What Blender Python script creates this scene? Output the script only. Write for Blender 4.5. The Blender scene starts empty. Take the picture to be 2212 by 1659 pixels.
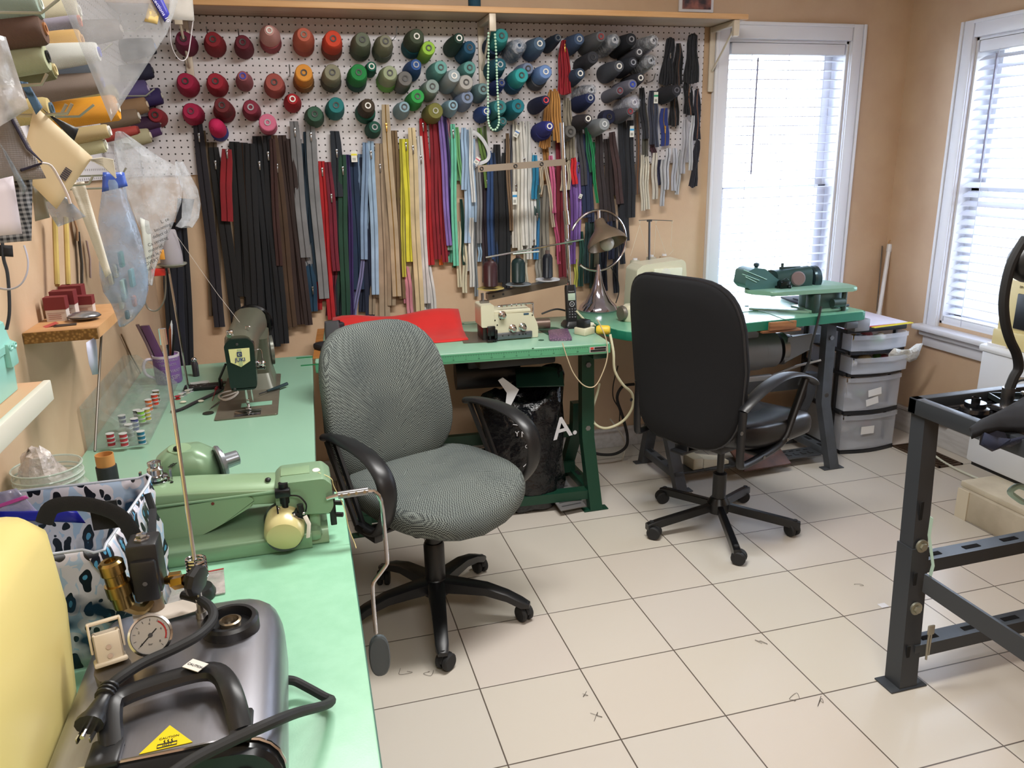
import bpy, bmesh, math, random
from mathutils import Vector, Matrix, Euler
random.seed(7)
SC=bpy.context.scene; COL=SC.collection
# ------------------------------------------------------------------ camera
FPX,YAW,PITCH,ROLL,CAMZ=1679.3,0.266766,0.282228,-0.0221747,1.4567
cy,sy=math.cos(YAW),math.sin(YAW)
FW=Vector((sy*math.cos(PITCH),cy*math.cos(PITCH),-math.sin(PITCH)))
R0=Vector((cy,-sy,0)); U0=R0.cross(FW)
RT=math.cos(ROLL)*R0+math.sin(ROLL)*U0; UP=-math.sin(ROLL)*R0+math.cos(ROLL)*U0
CAM=Vector((0,0,CAMZ))
cd=bpy.data.cameras.new('camera'); cam=bpy.data.objects.new('camera',cd); COL.objects.link(cam)
cd.sensor_width=36; cd.lens=FPX/2212*36; cd.clip_start=0.02; cd.clip_end=200
rm=Matrix((RT,UP,-FW)).transposed().to_4x4(); cam.matrix_world=Matrix.Translation(CAM)@rm
SC.camera=cam
SC.view_settings.view_transform='Standard'; SC.view_settings.look='None'; SC.view_settings.gamma=1
SC.view_settings.use_curve_mapping=False; SC.view_settings.exposure=0.35
SC.cycles.max_bounces=8; SC.cycles.transparent_max_bounces=32; SC.cycles.caustics_reflective=False; SC.cycles.caustics_refractive=False
SC.cycles.sample_clamp_indirect=6
# ------------------------------------------------------------------ world + lights
w=bpy.data.worlds.new('sky'); SC.world=w; w.use_nodes=True
bg=w.node_tree.nodes['Background']; bg.inputs[0].default_value=(0.86,0.93,1,1); bg.inputs[1].default_value=9.0
def area(name,loc,sx,sy_,power,col,rot=(0,0,0)):
    l=bpy.data.lights.new(name,'AREA'); l.shape='RECTANGLE'; l.size=sx; l.size_y=sy_; l.energy=power; l.color=col
    o=bpy.data.objects.new(name,l); COL.objects.link(o); o.location=loc; o.rotation_euler=rot; return o
area('ceiling_lamp_light',(0.75,1.9,2.42),1.2,0.3,42,(1,0.98,0.95))
area('ceiling_lamp_light_rear',(0.5,-0.3,2.42),1.2,0.5,26,(1,0.98,0.95))  # unseen light added behind the camera as frontal fill
def ray(u,v): return RT*((u-1106)/FPX)+UP*(-(v-829.5)/FPX)+FW
def pz(u,v,z): d=ray(u,v); return CAM+d*((z-CAM.z)/d.z)
def py(u,v,y): d=ray(u,v); return CAM+d*(y/d.y)
def px(u,v,x): d=ray(u,v); return CAM+d*(x/d.x)
YB=3.545; XL=-0.575; XR=3.085; ZC=2.45; YN=-1.3
# ------------------------------------------------------------------ materials
def lin(h):
    h=h.lstrip('#'); return tuple(((c/12.92) if c<=0.04045 else ((c+0.055)/1.055)**2.4) for c in (int(h[i:i+2],16)/255 for i in (0,2,4)))+(1,)
MC={}
def mat(h,rough=0.5,metal=0.0,kind=None,sc=1.0,h2=None,amt=0.3):
    key=(h,rough,metal,kind,sc,h2,amt)
    if key in MC: return MC[key]
    m=bpy.data.materials.new((kind or 'plain')+'_'+h.lstrip('#')); m.use_nodes=True; MC[key]=m
    N=m.node_tree.nodes; L=m.node_tree.links; P=N['Principled BSDF']; out=N['Material Output']
    P.inputs['Base Color'].default_value=lin(h); P.inputs['Roughness'].default_value=rough; P.inputs['Metallic'].default_value=metal
    tc=N.new('ShaderNodeTexCoord'); O=tc.outputs['Object']
    def tex(t,**k):
        n=N.new('ShaderNodeTex'+t); L.new(O,n.inputs['Vector'])
        for a,b in k.items(): n.inputs[a].default_value=b
        return n
    def mixc(f,a,b):
        n=N.new('ShaderNodeMix'); n.data_type='RGBA'
        if hasattr(f,'links'): L.new(f,n.inputs[0])
        else: n.inputs[0].default_value=f
        for i,c in ((6,a),(7,b)):
            if hasattr(c,'links'): L.new(c,n.inputs[i])
            else: n.inputs[i].default_value=c
        return n.outputs[2]
    def ramp(f,a,b):
        n=N.new('ShaderNodeMapRange'); L.new(f,n.inputs[0]); n.inputs[1].default_value=a; n.inputs[2].default_value=b; return n.outputs[0]
    def bump(hh,s,d=0.002):
        n=N.new('ShaderNodeBump'); L.new(hh,n.inputs['Height']); n.inputs['Strength'].default_value=s; n.inputs['Distance'].default_value=d; L.new(n.outputs[0],P.inputs['Normal'])
    c1=lin(h); c2=lin(h2) if h2 else tuple(x*0.6 for x in c1[:3])+(1,)
    if kind=='mottle':
        n=tex('Noise',Scale=sc,Detail=5.0); L.new(mixc(ramp(n.outputs[0],.35,.65),c1,c2),P.inputs['Base Color'])
        n2=tex('Noise',Scale=sc*12,Detail=4.0); bump(n2.outputs[0],amt,.001)
    elif kind=='fabric':
        a=tex('Wave',Scale=sc); a.bands_direction='X'; b=tex('Wave',Scale=sc); b.bands_direction='Z'
        mm=N.new('ShaderNodeMath'); mm.operation='ADD'; L.new(a.outputs[1],mm.inputs[0]); L.new(b.outputs[1],mm.inputs[1]); bump(mm.outputs[0],amt,.0006)
        n=tex('Noise',Scale=8.0,Detail=3.0); L.new(mixc(ramp(n.outputs[0],.3,.7),c1,c2),P.inputs['Base Color']); P.inputs['Sheen Weight'].default_value=.15
    elif kind=='thread':
        a=tex('Wave',Scale=sc,Distortion=.6); a.bands_direction='DIAGONAL'; bump(a.outputs[1],.5,.0012)
        L.new(mixc(ramp(a.outputs[1],0,1),tuple(x*.72 for x in c1[:3])+(1,),c1),P.inputs['Base Color'])
    elif kind=='check':
        a=tex('Checker',Scale=sc); a.inputs['Color1'].default_value=c1; a.inputs['Color2'].default_value=c2
        n=tex('Noise',Scale=5.0,Detail=4.0); L.new(mixc(ramp(n.outputs[0],.45,.8),a.outputs[0],mixc(.55,a.outputs[0],lin('#2c353b'))),P.inputs['Base Color']); bump(a.outputs[1],.4,.0008)
    elif kind=='wood':
        n=tex('Noise',Scale=sc,Detail=4.0); mp=N.new('ShaderNodeMapping'); L.new(O,mp.inputs[0]); mp.inputs['Scale'].default_value=(1,14,14); L.new(mp.outputs[0],n.inputs['Vector'])
        L.new(mixc(ramp(n.outputs[0],.35,.65),c1,c2),P.inputs['Base Color']); bump(n.outputs[0],.15,.0008)
    elif kind=='chip':
        n=tex('Voronoi',Scale=sc); L.new(mixc(ramp(n.outputs[0],.1,.6),c1,c2),P.inputs['Base Color']); bump(n.outputs[0],.3,.001)
    elif kind=='streak':
        n=tex('Noise',Scale=sc,Detail=6.0); mp=N.new('ShaderNodeMapping'); L.new(O,mp.inputs[0]); mp.inputs['Scale'].default_value=(6,1,6); L.new(mp.outputs[0],n.inputs['Vector'])
        L.new(ramp(n.outputs[0],.2,.8),P.inputs['Roughness']); r=N.new('ShaderNodeMapRange'); L.new(n.outputs[0],r.inputs[0]); r.inputs[3].default_value=rough*.7; r.inputs[4].default_value=rough*1.6; L.new(r.outputs[0],P.inputs['Roughness'])
        L.new(mixc(ramp(n.outputs[0],.4,.75),c1,c2),P.inputs['Base Color'])
    elif kind=='film':  # thin clear plastic film
        P.inputs['Specular IOR Level'].default_value=.9
        n=tex('Noise',Scale=sc,Detail=5.0); bump(n.outputs[0],.9,.006)
        tr=N.new('ShaderNodeBsdfTransparent'); mx=N.new('ShaderNodeMixShader')
        r=N.new('ShaderNodeMapRange'); L.new(n.outputs[0],r.inputs[0]); r.inputs[1].default_value=.35; r.inputs[2].default_value=.75; r.inputs[3].default_value=amt*.5; r.inputs[4].default_value=min(1,amt*1.6)
        L.new(r.outputs[0],mx.inputs[0]); L.new(tr.outputs[0],mx.inputs[1]); L.new(P.outputs[0],mx.inputs[2]); L.new(mx.outputs[0],out.inputs[0])
    elif kind=='milky':
        tr=N.new('ShaderNodeBsdfTransparent'); mx=N.new('ShaderNodeMixShader'); mx.inputs[0].default_value=amt
        L.new(tr.outputs[0],mx.inputs[1]); L.new(P.outputs[0],mx.inputs[2]); L.new(mx.outputs[0],out.inputs[0])
    elif kind=='glass':
        tr=N.new('ShaderNodeBsdfTransparent'); tr.inputs[0].default_value=c1; gl=N.new('ShaderNodeBsdfGlossy'); gl.inputs['Roughness'].default_value=.02
        lw=N.new('ShaderNodeLayerWeight'); lw.inputs[0].default_value=amt; mx=N.new('ShaderNodeMixShader')
        L.new(lw.outputs[0],mx.inputs[0]); L.new(tr.outputs[0],mx.inputs[1]); L.new(gl.outputs[0],mx.inputs[2]); L.new(mx.outputs[0],out.inputs[0])
    elif kind=='emit':
        P.inputs['Emission Color'].default_value=c1; P.inputs['Emission Strength'].default_value=amt
    elif kind=='crinkle':
        n=tex('Noise',Scale=sc,Detail=6.0); bump(n.outputs[0],1.0,.02)
    elif kind=='leopard':
        n=tex('Voronoi',Scale=sc); n.feature='F1'; nz=tex('Noise',Scale=9.0,Detail=3.0)
        ad=N.new('ShaderNodeVectorMath'); ad.operation='ADD'; s_=N.new('ShaderNodeVectorMath'); s_.operation='SCALE'; L.new(nz.outputs[1],s_.inputs[0]); s_.inputs['Scale'].default_value=.06
        mp=N.new('ShaderNodeMapping'); L.new(O,mp.inputs[0]); mp.inputs['Scale'].default_value=(1,1,.5); L.new(mp.outputs[0],ad.inputs[0]); L.new(s_.outputs[0],ad.inputs[1]); L.new(ad.outputs[0],n.inputs['Vector'])
        cr=N.new('ShaderNodeValToRGB'); L.new(n.outputs[0],cr.inputs[0]); e=cr.color_ramp.elements; cr.color_ramp.interpolation='CONSTANT'
        e[0].position=0; e[0].color=lin('#4f93b8'); e[1].position=.20; e[1].color=lin('#0c1220')
        for p_,c_ in ((.44,'#cfcbd6'),(.66,'#a8bdd8')): q=e.new(p_); q.color=lin(c_)
        L.new(mixc(ramp(nz.outputs[0],.57,.63),cr.outputs[0],lin('#14304e')),P.inputs['Base Color'])
    elif kind=='plaid':
        cols=c1
        wv=[]
        for d in ('X','Z','Y'):
            a=tex('Wave',Scale=sc); a.bands_direction=d; wv.append(ramp(a.outputs[1],.35,.6))
        L.new(mixc(.5,mixc(wv[0],c1,c2),mixc(wv[1],c1,c2)),P.inputs['Base Color'])
    return m
# ------------------------------------------------------------------ mesh builder
class B:
    def __init__(s): s.bm=bmesh.new()
    def loft(s,rings,closed=True,caps=True,loop=False):
        bm=s.bm; vs=[[bm.verts.new(p) for p in r] for r in rings]; n=len(vs[0]); k=len(vs)
        for i in range(k if loop else k-1):
            a=vs[i]; b=vs[(i+1)%k]
            for j in range(n if closed else n-1):
                q=(a[j],a[(j+1)%n],b[(j+1)%n],b[j])
                try: bm.faces.new(q)
                except ValueError: pass
        if caps and closed and not loop:
            for r in (vs[0][::-1],vs[-1]):
                try: bm.faces.new(r)
                except ValueError: pass
        return s
    def box(s,a,b,bev=0,M=None,seg=2):
        t=bmesh.new(); c=[(a[i]+b[i])/2 for i in range(3)]; d=[abs(b[i]-a[i]) for i in range(3)]
        bmesh.ops.create_cube(t,size=1,matrix=Matrix.Translation(c)@Matrix.Diagonal((*d,1)))
        if bev: bmesh.ops.bevel(t,geom=t.edges[:],offset=min(bev,min(d)*.49),segments=seg,affect='EDGES',profile=.5)
        return s.add(t,M)
    def add(s,t,M=None):
        if M is not None: bmesh.ops.transform(t,matrix=M,verts=t.verts)
        me=bpy.data.meshes.new('tmp'); t.to_mesh(me); t.free(); s.bm.from_mesh(me); bpy.data.meshes.remove(me); return s
    def frame(s,d,up=None):
        d=Vector(d).normalized(); up=Vector(up) if up else (Vector((0,0,1)) if abs(d.z)<.9 else Vector((1,0,0)))
        x=up.cross(d).normalized(); y=d.cross(x); return x,y,d
    def lathe(s,prof,o=(0,0,0),d=(0,0,1),n=20,up=None,ring=False):
        x,y,d=s.frame(d,up); o=Vector(o)
        return s.loft([[o+d*h+(x*math.cos(2*math.pi*i/n)+y*math.sin(2*math.pi*i/n))*max(r,1e-5) for i in range(n)] for r,h in prof],loop=ring)
    def cyl(s,p0,p1,r0,r1=None,n=14):
        p0=Vector(p0);p1=Vector(p1); return s.lathe([(r0,0),(r0 if r1 is None else r1,(p1-p0).length)],p0,p1-p0,n)
    def tube(s,pts,r,n=8,loop=False,sm=0,flat=1.0,up=None):
        pts=[Vector(p) for p in pts]
        if sm: pts=spline(pts,sm,loop)
        rings=[]; k=len(pts); px_=None
        for i,p in enumerate(pts):
            a=pts[(i-1)%k] if (i or loop) else p; b=pts[(i+1)%k] if (i<k-1 or loop) else p
            d=(b-a); d=d.normalized() if d.length>1e-9 else Vector((0,0,1))
            if up is not None: x=Vector(up).cross(d)
            elif px_ is None: x,_,_=s.frame(d)
            else: x=px_-d*px_.dot(d)
            if x.length<1e-6: x,_,_=s.frame(d)
            x=x.normalized(); px_=x; y=d.cross(x); rr=r[min(i*len(r)//k,len(r)-1)] if isinstance(r,(list,tuple)) else r
            rings.append([p+x*math.cos(2*math.pi*j/n)*rr+y*math.sin(2*math.pi*j/n)*rr*flat for j in range(n)])
        return s.loft(rings,loop=loop)
    def prism(s,poly,o,ux,uy,h,bev=0):
        o=Vector(o);ux=Vector(ux);uy=Vector(uy);uz=ux.cross(uy).normalized(); t=bmesh.new()
        v0=[t.verts.new(o+ux*a+uy*b) for a,b in poly]; v1=[t.verts.new(v.co+uz*h) for v in v0]; n=len(poly)
        t.faces.new(v0[::-1]); t.faces.new(v1)
        for i in range(n): t.faces.new((v0[i],v0[(i+1)%n],v1[(i+1)%n],v1[i]))
        if bev: bmesh.ops.bevel(t,geom=[e for e in t.edges],offset=bev,segments=2,affect='EDGES',profile=.5)
        bmesh.ops.recalc_face_normals(t,faces=t.faces)
        return s.add(t)
    def sph(s,c,r,n=16):
        r=r if isinstance(r,(tuple,list)) else (r,r,r); t=bmesh.new(); bmesh.ops.create_uvsphere(t,u_segments=n,v_segments=max(6,n*2//3),radius=1,matrix=Matrix.Translation(c)@Matrix.Diagonal((*r,1))); return s.add(t)
    def sheet(s,grid,th=0):
        vs=[[s.bm.verts.new(p) for p in r] for r in grid]
        for i in range(len(vs)-1):
            for j in range(len(vs[0])-1): s.bm.faces.new((vs[i][j],vs[i][j+1],vs[i+1][j+1],vs[i+1][j]))
        s.th=th; return s
    def text(s,txt,o,ux,uy,size,depth=.0004,cx=True,wrap=None,bold=False):
        c=bpy.data.curves.new('t','FONT'); c.body=txt; c.size=size; c.extrude=depth; c.align_x='CENTER' if cx else 'LEFT'; c.align_y='CENTER'; c.offset=size*.012 if bold else 0; c.resolution_u=2
        ob=bpy.data.objects.new('t',c); COL.objects.link(ob); dg=bpy.context.evaluated_depsgraph_get(); me=ob.evaluated_get(dg).to_mesh()
        o=Vector(o);ux=Vector(ux).normalized();uy=Vector(uy).normalized();uz=ux.cross(uy)
        t=bmesh.new(); t.from_mesh(me)
        for v in t.verts:
            a,b,e=v.co
            v.co=wrap(a,b,e) if wrap else o+ux*a+uy*b+uz*e
        ob.evaluated_get(dg).to_mesh_clear(); COL.objects.unlink(ob); bpy.data.objects.remove(ob); bpy.data.curves.remove(c)
        return s.add(t)
def spline(P,k=6,loop=False):
    out=[]; n=len(P)
    for i in range(n if loop else n-1):
        g=lambda j:P[j%n] if loop else P[max(0,min(n-1,j))]
        a,b,c,d=g(i-1),g(i),g(i+1),g(i+2)
        for t in range(k):
            t/=k; out.append(.5*((2*b)+(c-a)*t+(2*a-5*b+4*c-d)*t*t+(3*b-a-3*c+d)*t**3))
    if not loop: out.append(P[-1])
    return out
ALL=[]
def wm(o):
    m=Matrix.Translation(o.location)@o.rotation_euler.to_matrix().to_4x4()
    return wm(o.parent)@m if o.parent else m
def obj(name,b,m,parent=None,world=False,ang=35,loc=None):
    me=bpy.data.meshes.new(name); bmesh.ops.recalc_face_normals(b.bm,faces=b.bm.faces); b.bm.to_mesh(me); b.bm.free()
    if world and parent is not None: me.transform(wm(parent).inverted())
    if world and parent is None:      # put the origin at the base of the mesh
        vs=[v.co for v in me.vertices]; c=Vector(((min(v.x for v in vs)+max(v.x for v in vs))/2,(min(v.y for v in vs)+max(v.y for v in vs))/2,min(v.z for v in vs)))
        me.transform(Matrix.Translation(-c)); loc=c
    for p in me.polygons: p.use_smooth=True
    me.set_sharp_from_angle(angle=math.radians(ang))
    me.materials.append(m); o=bpy.data.objects.new(name,me); COL.objects.link(o)
    if parent is not None: o.parent=parent
    if loc is not None: o.location=loc
    th=getattr(b,'th',0)
    if th: md=o.modifiers.new('thickness','SOLIDIFY'); md.thickness=th; md.offset=0
    return o
def thing(name,label,cat,loc=(0,0,0),rz=0,group=None):
    o=bpy.data.objects.new(name,None); COL.objects.link(o); o.empty_display_size=.05; o.location=loc; o.rotation_euler=(0,0,rz)
    return tag(o,label,cat,group)
def tag(o,label,cat,group=None):
    o['label']=label; o['category']=cat
    if group: o['group']=group
    ALL.append(o); return o
def struct(name,b,m,ang=30):
    o=obj(name,b,m,ang=ang); o['kind']='structure'; return o
def one(name,b,m,label,cat,group=None,ang=35): return tag(obj(name,b,m,world=True,ang=ang),label,cat,group)
# common materials
CHROME=mat('#c9c9cc',.12,1); STEEL=mat('#8e8e90',.3,1); DKSTEEL=mat('#4a4a4c',.4,.8); BLACK=mat('#101114',.45); BLKPL=mat('#17181b',.38)
RUBBER=mat('#1b1c1e',.7); WHITEP=mat('#dcdce0',.35); CREAM=mat('#d8cfae',.4); LAM=mat('#86ad96',.3,0,'mottle',3.0,'#8bb29b',.04); LAMEDGE=mat('#2f7a5c',.35)
GREYPAINT=mat('#4d5157',.45,.2,'mottle',14.0,'#434649',.05); DKGREEN=mat('#123c2c',.4,.1); BENCHP=mat('#3a3e43',.4,.3)
# ================================================================== SETTING
S=.305
def node_floor():
    m=bpy.data.materials.new('floor_tiles'); m.use_nodes=True; N=m.node_tree.nodes; L=m.node_tree.links; P=N['Principled BSDF']
    g=N.new('ShaderNodeNewGeometry'); sx=N.new('ShaderNodeSeparateXYZ'); L.new(g.outputs['Position'],sx.inputs[0])
    def mth(op,a,b=None):
        n=N.new('ShaderNodeMath'); n.operation=op
        for i,v in enumerate((a,b)):
            if v is None: continue
            if hasattr(v,'links'): L.new(v,n.inputs[i])
            else: n.inputs[i].default_value=v
        return n.outputs[0]
    ds=[];ids=[]
    for k,off in ((0,.2858*S),(1,8.0944*S)):
        t=mth('DIVIDE',mth('SUBTRACT',sx.outputs[k],off),S); f=mth('FRACT',t); ids.append(mth('FLOOR',t)); ds.append(mth('MINIMUM',f,mth('SUBTRACT',1.0,f)))
    d=mth('MINIMUM',ds[0],ds[1]); mr=N.new('ShaderNodeMapRange'); L.new(d,mr.inputs[0]); mr.inputs[1].default_value=.004; mr.inputs[2].default_value=.008
    wn=N.new('ShaderNodeTexWhiteNoise'); cb=N.new('ShaderNodeCombineXYZ'); L.new(ids[0],cb.inputs[0]); L.new(ids[1],cb.inputs[1]); L.new(cb.outputs[0],wn.inputs[0])
    nz=N.new('ShaderNodeTexNoise'); nz.inputs['Scale'].default_value=5; L.new(g.outputs['Position'],nz.inputs['Vector']); nz.inputs['Detail'].default_value=5
    a=N.new('ShaderNodeMix'); a.data_type='RGBA'; L.new(nz.outputs[0],a.inputs[0]); a.inputs[6].default_value=lin('#c7bfb4'); a.inputs[7].default_value=lin('#c9c1b6')
    b=N.new('ShaderNodeMix'); b.data_type='RGBA'; b.blend_type='MULTIPLY'; b.inputs[0].default_value=.03; L.new(a.outputs[2],b.inputs[6]); L.new(wn.outputs[1],b.inputs[7])
    c=N.new('ShaderNodeMix'); c.data_type='RGBA'; L.new(mr.outputs[0],c.inputs[0]); c.inputs[6].default_value=lin('#5a5048'); L.new(b.outputs[2],c.inputs[7]); L.new(c.outputs[2],P.inputs['Base Color'])
    r=N.new('ShaderNodeMapRange'); L.new(nz.outputs[0],r.inputs[0]); r.inputs[3].default_value=.27; r.inputs[4].default_value=.30; L.new(r.outputs[0],P.inputs['Roughness'])
    bp=N.new('ShaderNodeBump'); bp.inputs['Distance'].default_value=.0015; bp.inputs['Strength'].default_value=.6; L.new(mr.outputs[0],bp.inputs['Height']); L.new(bp.outputs[0],P.inputs['Normal'])
    return m
WALL=mat('#cdb193',.6,0,'mottle',6.0,'#c5a78a',.35)
struct('floor',B().box((XL-.1,YN-.1,-.1),(XR+.12,YB+.12,0)),node_floor())
struct('ceiling',B().box((XL-.1,YN-.1,ZC),(XR+.12,YB+.12,ZC+.1)),mat('#e8e4dd',.8))
struct('wall_left',B().box((XL-.1,YN-.1,0),(XL,YB+.12,ZC)),WALL)
struct('wall_front',B().box((XL,YN-.1,0),(XR,YN,ZC)),WALL)
W1=(2.06,2.73,.60,1.975)  # opening of window 1: x0,x1,z0,z1
def wall_with_hole(axis,c0,c1,a0,a1,h):
    b=B(); x0,x1,z0,z1=h
    for (p,q,r,s_) in ((a0,x0,0,ZC),(x1,a1,0,ZC),(x0,x1,0,z0),(x0,x1,z1,ZC)):
        if axis=='y': b.box((p,c0,r),(q,c1,s_))
        else: b.box((c0,p,r),(c1,q,s_))
    return b
struct('wall_back',wall_with_hole('y',YB,YB+.12,XL,XR+.12,W1),WALL)
W2=(2.25,3.12,.62,1.94)
struct('wall_right',wall_with_hole('x',XR,XR+.12,YN-.1,YB,W2),WALL)
TRIM=mat('#dfe0e6',.4); BASE=mat('#d2d0d0',.45,0,'streak',8.0,'#bfbcba')
struct('baseboard_back',B().box((XL,YB-.018,0),(XR,YB,.09),.004).box((XL,YB-.03,.09),(XR,YB,.105),.004),BASE)
struct('baseboard_left',B().box((XL,YN,0),(XL+.018,YB-.03,.09),.004),BASE)
struct('baseboard_right',B().box((XR-.02,YN,0),(XR,YB-.03,.12),.004).box((XR-.028,YN,.12),(XR,YB-.03,.135),.004),BASE)
def window(name,ax,h,wallc,depth,sgn,sill=True):
    # local frame: a along wall, n = into room
    x0,x1,z0,z1=h; root=bpy.data.objects.new(name,None); COL.objects.link(root); root['kind']='structure'
    def bx(b,a0,a1,n0,n1,c0,c1,bev=.003):
        if ax=='y': b.box((a0,wallc-n1,c0),(a1,wallc-n0,c1),bev)
        else: b.box((wallc-n1,a0,c0),(wallc-n0,a1,c1),bev)
        return b
    root.location=((x0+x1)/2,wallc,z0) if ax=='y' else (wallc,(x0+x1)/2,z0)
    fr=B(); T=.075
    for (a0,a1,c0,c1) in ((x0-T,x0,z0-.02,z1+T),(x1,x1+T,z0-.02,z1+T),(x0-.001,x1+.001,z1,z1+T)):
        bx(fr,a0,a1,0,.018,c0,c1); m=.018
        bx(fr,a0+(m if a0<x0-.01 else m*.2)*1,a1-(m if a1>x1+.01 else m*.2),.016,.026,c0,c1)
        if a0<x0-.01 and a1<x1: bx(fr,a0,a0+.016,.016,.032,c0,c1)
        if a0>x0: bx(fr,a1-.016,a1,.016,.032,c0,c1)
        if a0>x0-.01 and a1<x1+.01: bx(fr,a0,a1,.016,.032,c1-.016,c1)
    obj('window_frame',fr,TRIM,root,world=True)
    b=B(); bx(b,x0,x0+.012,-.115,0,z0,z1,0); bx(b,x1-.012,x1,-.115,0,z0,z1,0); bx(b,x0,x1,-.115,0,z1-.012,z1,0); bx(b,x0,x1,-.115,0,z0,z0+.012,0); obj('window_reveal',b,TRIM,root,world=True)
    b=B(); zm=(z0+z1)/2
    hm=.02 if ax=='x' else .006
    for c0,c1,n in ((z0+.012,zm+hm,-.07),(zm-hm,z1-.012,-.1)):
        bx(b,x0+.012,x0+.06,n-.025,n,c0,c1); bx(b,x1-.06,x1-.012,n-.025,n,c0,c1); bx(b,x0+.012,x1-.012,n-.025,n,c0,c0+(.045 if c0<zm-.1 else hm*2)); bx(b,x0+.012,x1-.012,n-.025,n,c1-(.04 if c1>zm+.1 else hm*2),c1)
    obj('window_sash',b,TRIM,root,world=True)
    g=B()
    for c0,c1,n in ((z0+.05,zm-.01,-.083),(zm+.02,z1-.05,-.113)): bx(g,x0+.05,x1-.05,n-.003,n,c0,c1,0)
    obj('window_pane',g,mat('#f4f8ff',.02,0,'glass',1.0,None,.08),root,world=True)
    b=B(); bx(b,x0-T-.03,x1+T+.03,-.02,.075,z0-.045,z0-.018,.008); bx(b,x0-T-.01,x1+T+.01,0,.045,z0-.075,z0-.045,.01); bx(b,x0-T,x1+T,0,.022,z0-.13,z0-.075,.006)
    obj('window_sill',b,TRIM,root,world=True)
    return bx
def blinds(label,bx,h,z_bot,tilt,ax,wallc,wand,step=.043):
    x0,x1,z0,z1=h; x0+=.022; x1-.022
    x1-=.022; t=thing('venetian_blinds',label,'blinds',((x0+x1)/2,wallc-0 if ax=='y' else 0,z_bot) if ax=='y' else (wallc,(x0+x1)/2,z_bot),0)
    b=B(); bx(b,x0,x1,-.05,.004,z1-.065,z1-.014,.004); obj('head_rail',b,TRIM,t,world=True)
    z=z1-.09; sl=mat('#dfe3f2',.45); w_=.024; k=0
    while z>z_bot+.05:
        b=B(); c,s_=math.cos(tilt)*w_,math.sin(tilt)*w_; q=.0015; n0=.022
        ring=[(-c,-s_-q),(0,q*1.6-q),(c,s_-q),(c,s_+q),(0,q*1.6+q),(-c,-s_+q)]
        f=(lambda a,n,z_:(a,wallc+n0+n*-1,z_)) if ax=='y' else (lambda a,n,z_:(wallc+n0-n,a,z_))
        b.loft([[Vector(f(a,n,z+dz)) for n,dz in ring] for a in (x0+.003,x1-.003)]); obj('slat',b,sl,t,world=True); z-=step; k+=1
    b=B(); bx(b,x0,x1,-.044,.002,z_bot+.005,z_bot+.03,.004); bx(b,x0,x1,-.044,.002,z_bot+.031,z_bot+.036,0); obj('bottom_rail',b,TRIM,t,world=True)
    for a in (x0+.11,(x0+x1)/2,x1-.11):
        b=B()
        for n in (-.046,.004): bx(b,a-.001,a+.001,n-.001,n+.001,z_bot,z1-.06,0)
        obj('ladder_cord',b,mat('#cfd3e2',.6),t,world=True)
    a=wand; b=B(); f=(lambda a,n,z_:(a,wallc-n,z_)) if ax=='y' else (lambda a,n,z_:(wallc-n,a,z_))
    b.cyl(f(a,.012,z1-.08),f(a,.012,z1-.62),.004); obj('tilt_wand',b,mat('#8a8aa0',.2),t,world=True)
bx1=window('window_1','y',W1,YB,.12,1)
blinds('white slatted blinds filling the bright window behind the zippers',bx1,W1,W1[2]+.01,.0,'y',YB,W1[0]+.16)
bx2=window('window_2','x',W2,XR,.12,1)
blinds('white slatted blinds of the window above the white fridge',bx2,W2,W2[2]+.005,-.45,'x',XR,W2[1]-.13)
# outdoors
struct('ground_outside',B().box((-6,YB+.3,-.9),(30,40,-.8)).box((XR+.3,-20,-.9),(30,YB+.3,-.8)),mat('#c4bfae',.9,0,'mottle',.7,'#8f8a70',.2))
fb=B()
for i in range(14): fb.cyl((7.5,-3+i*.9,-.8),(7.5,-3+i*.9,.5),.03,n=8)
for k in range(5): fb.box((7.48,-3,-.6+k*.25),(7.52,9,-.57+k*.25))
one('garden_fence',fb,mat('#9a8f80',.8),'grey railed fence seen outside through the slatted window blinds','fence')
# floor register
b=B(); 
for i in range(16): b.box((2.86,2.78+i*.018,0),(2.98,2.788+i*.018,.006))
b.box((2.85,2.77,0),(2.86,3.08,.007)).box((2.98,2.77,0),(2.99,3.08,.007)).box((2.85,2.77,0),(2.99,2.78,.007)).box((2.85,3.07,0),(2.99,3.08,.007)).box((2.86,2.78,-.001),(2.98,3.07,.001))
one('floor_register',b,mat('#4e3d30',.5,.4),'brown slotted floor vent beside the white fridge','vent')
# pegboard -------------------------------------------------------------
def peg_mat():
    m=bpy.data.materials.new('pegboard_white'); m.use_nodes=True; N=m.node_tree.nodes; L=m.node_tree.links; P=N['Principled BSDF']
    g=N.new('ShaderNodeNewGeometry'); sx=N.new('ShaderNodeSeparateXYZ'); L.new(g.outputs['Position'],sx.inputs[0]); sq=[]
    for k,off in ((0,.0),(1,0.),(2,2.008)):
        n=N.new('ShaderNodeMath'); n.operation='SUBTRACT'; L.new(sx.outputs[k],n.inputs[0]); n.inputs[1].default_value=off-.01295*(k!=3)
        if k==1: n.inputs[1].default_value=-.001
        q=N.new('ShaderNodeMath'); q.operation='WRAP'; L.new(n.outputs[0],q.inputs[0]); q.inputs[1].default_value=.01295; q.inputs[2].default_value=-.01295
        p=N.new('ShaderNodeMath'); p.operation='POWER'; L.new(q.outputs[0],p.inputs[0]); p.inputs[1].default_value=2; sq.append(p.outputs[0])
    return m,N,L,P,sq
def add_(N,L,a,b):
    n=N.new('ShaderNodeMath'); n.operation='ADD'; L.new(a,n.inputs[0]); L.new(b,n.inputs[1]); return n.outputs[0]
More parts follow.
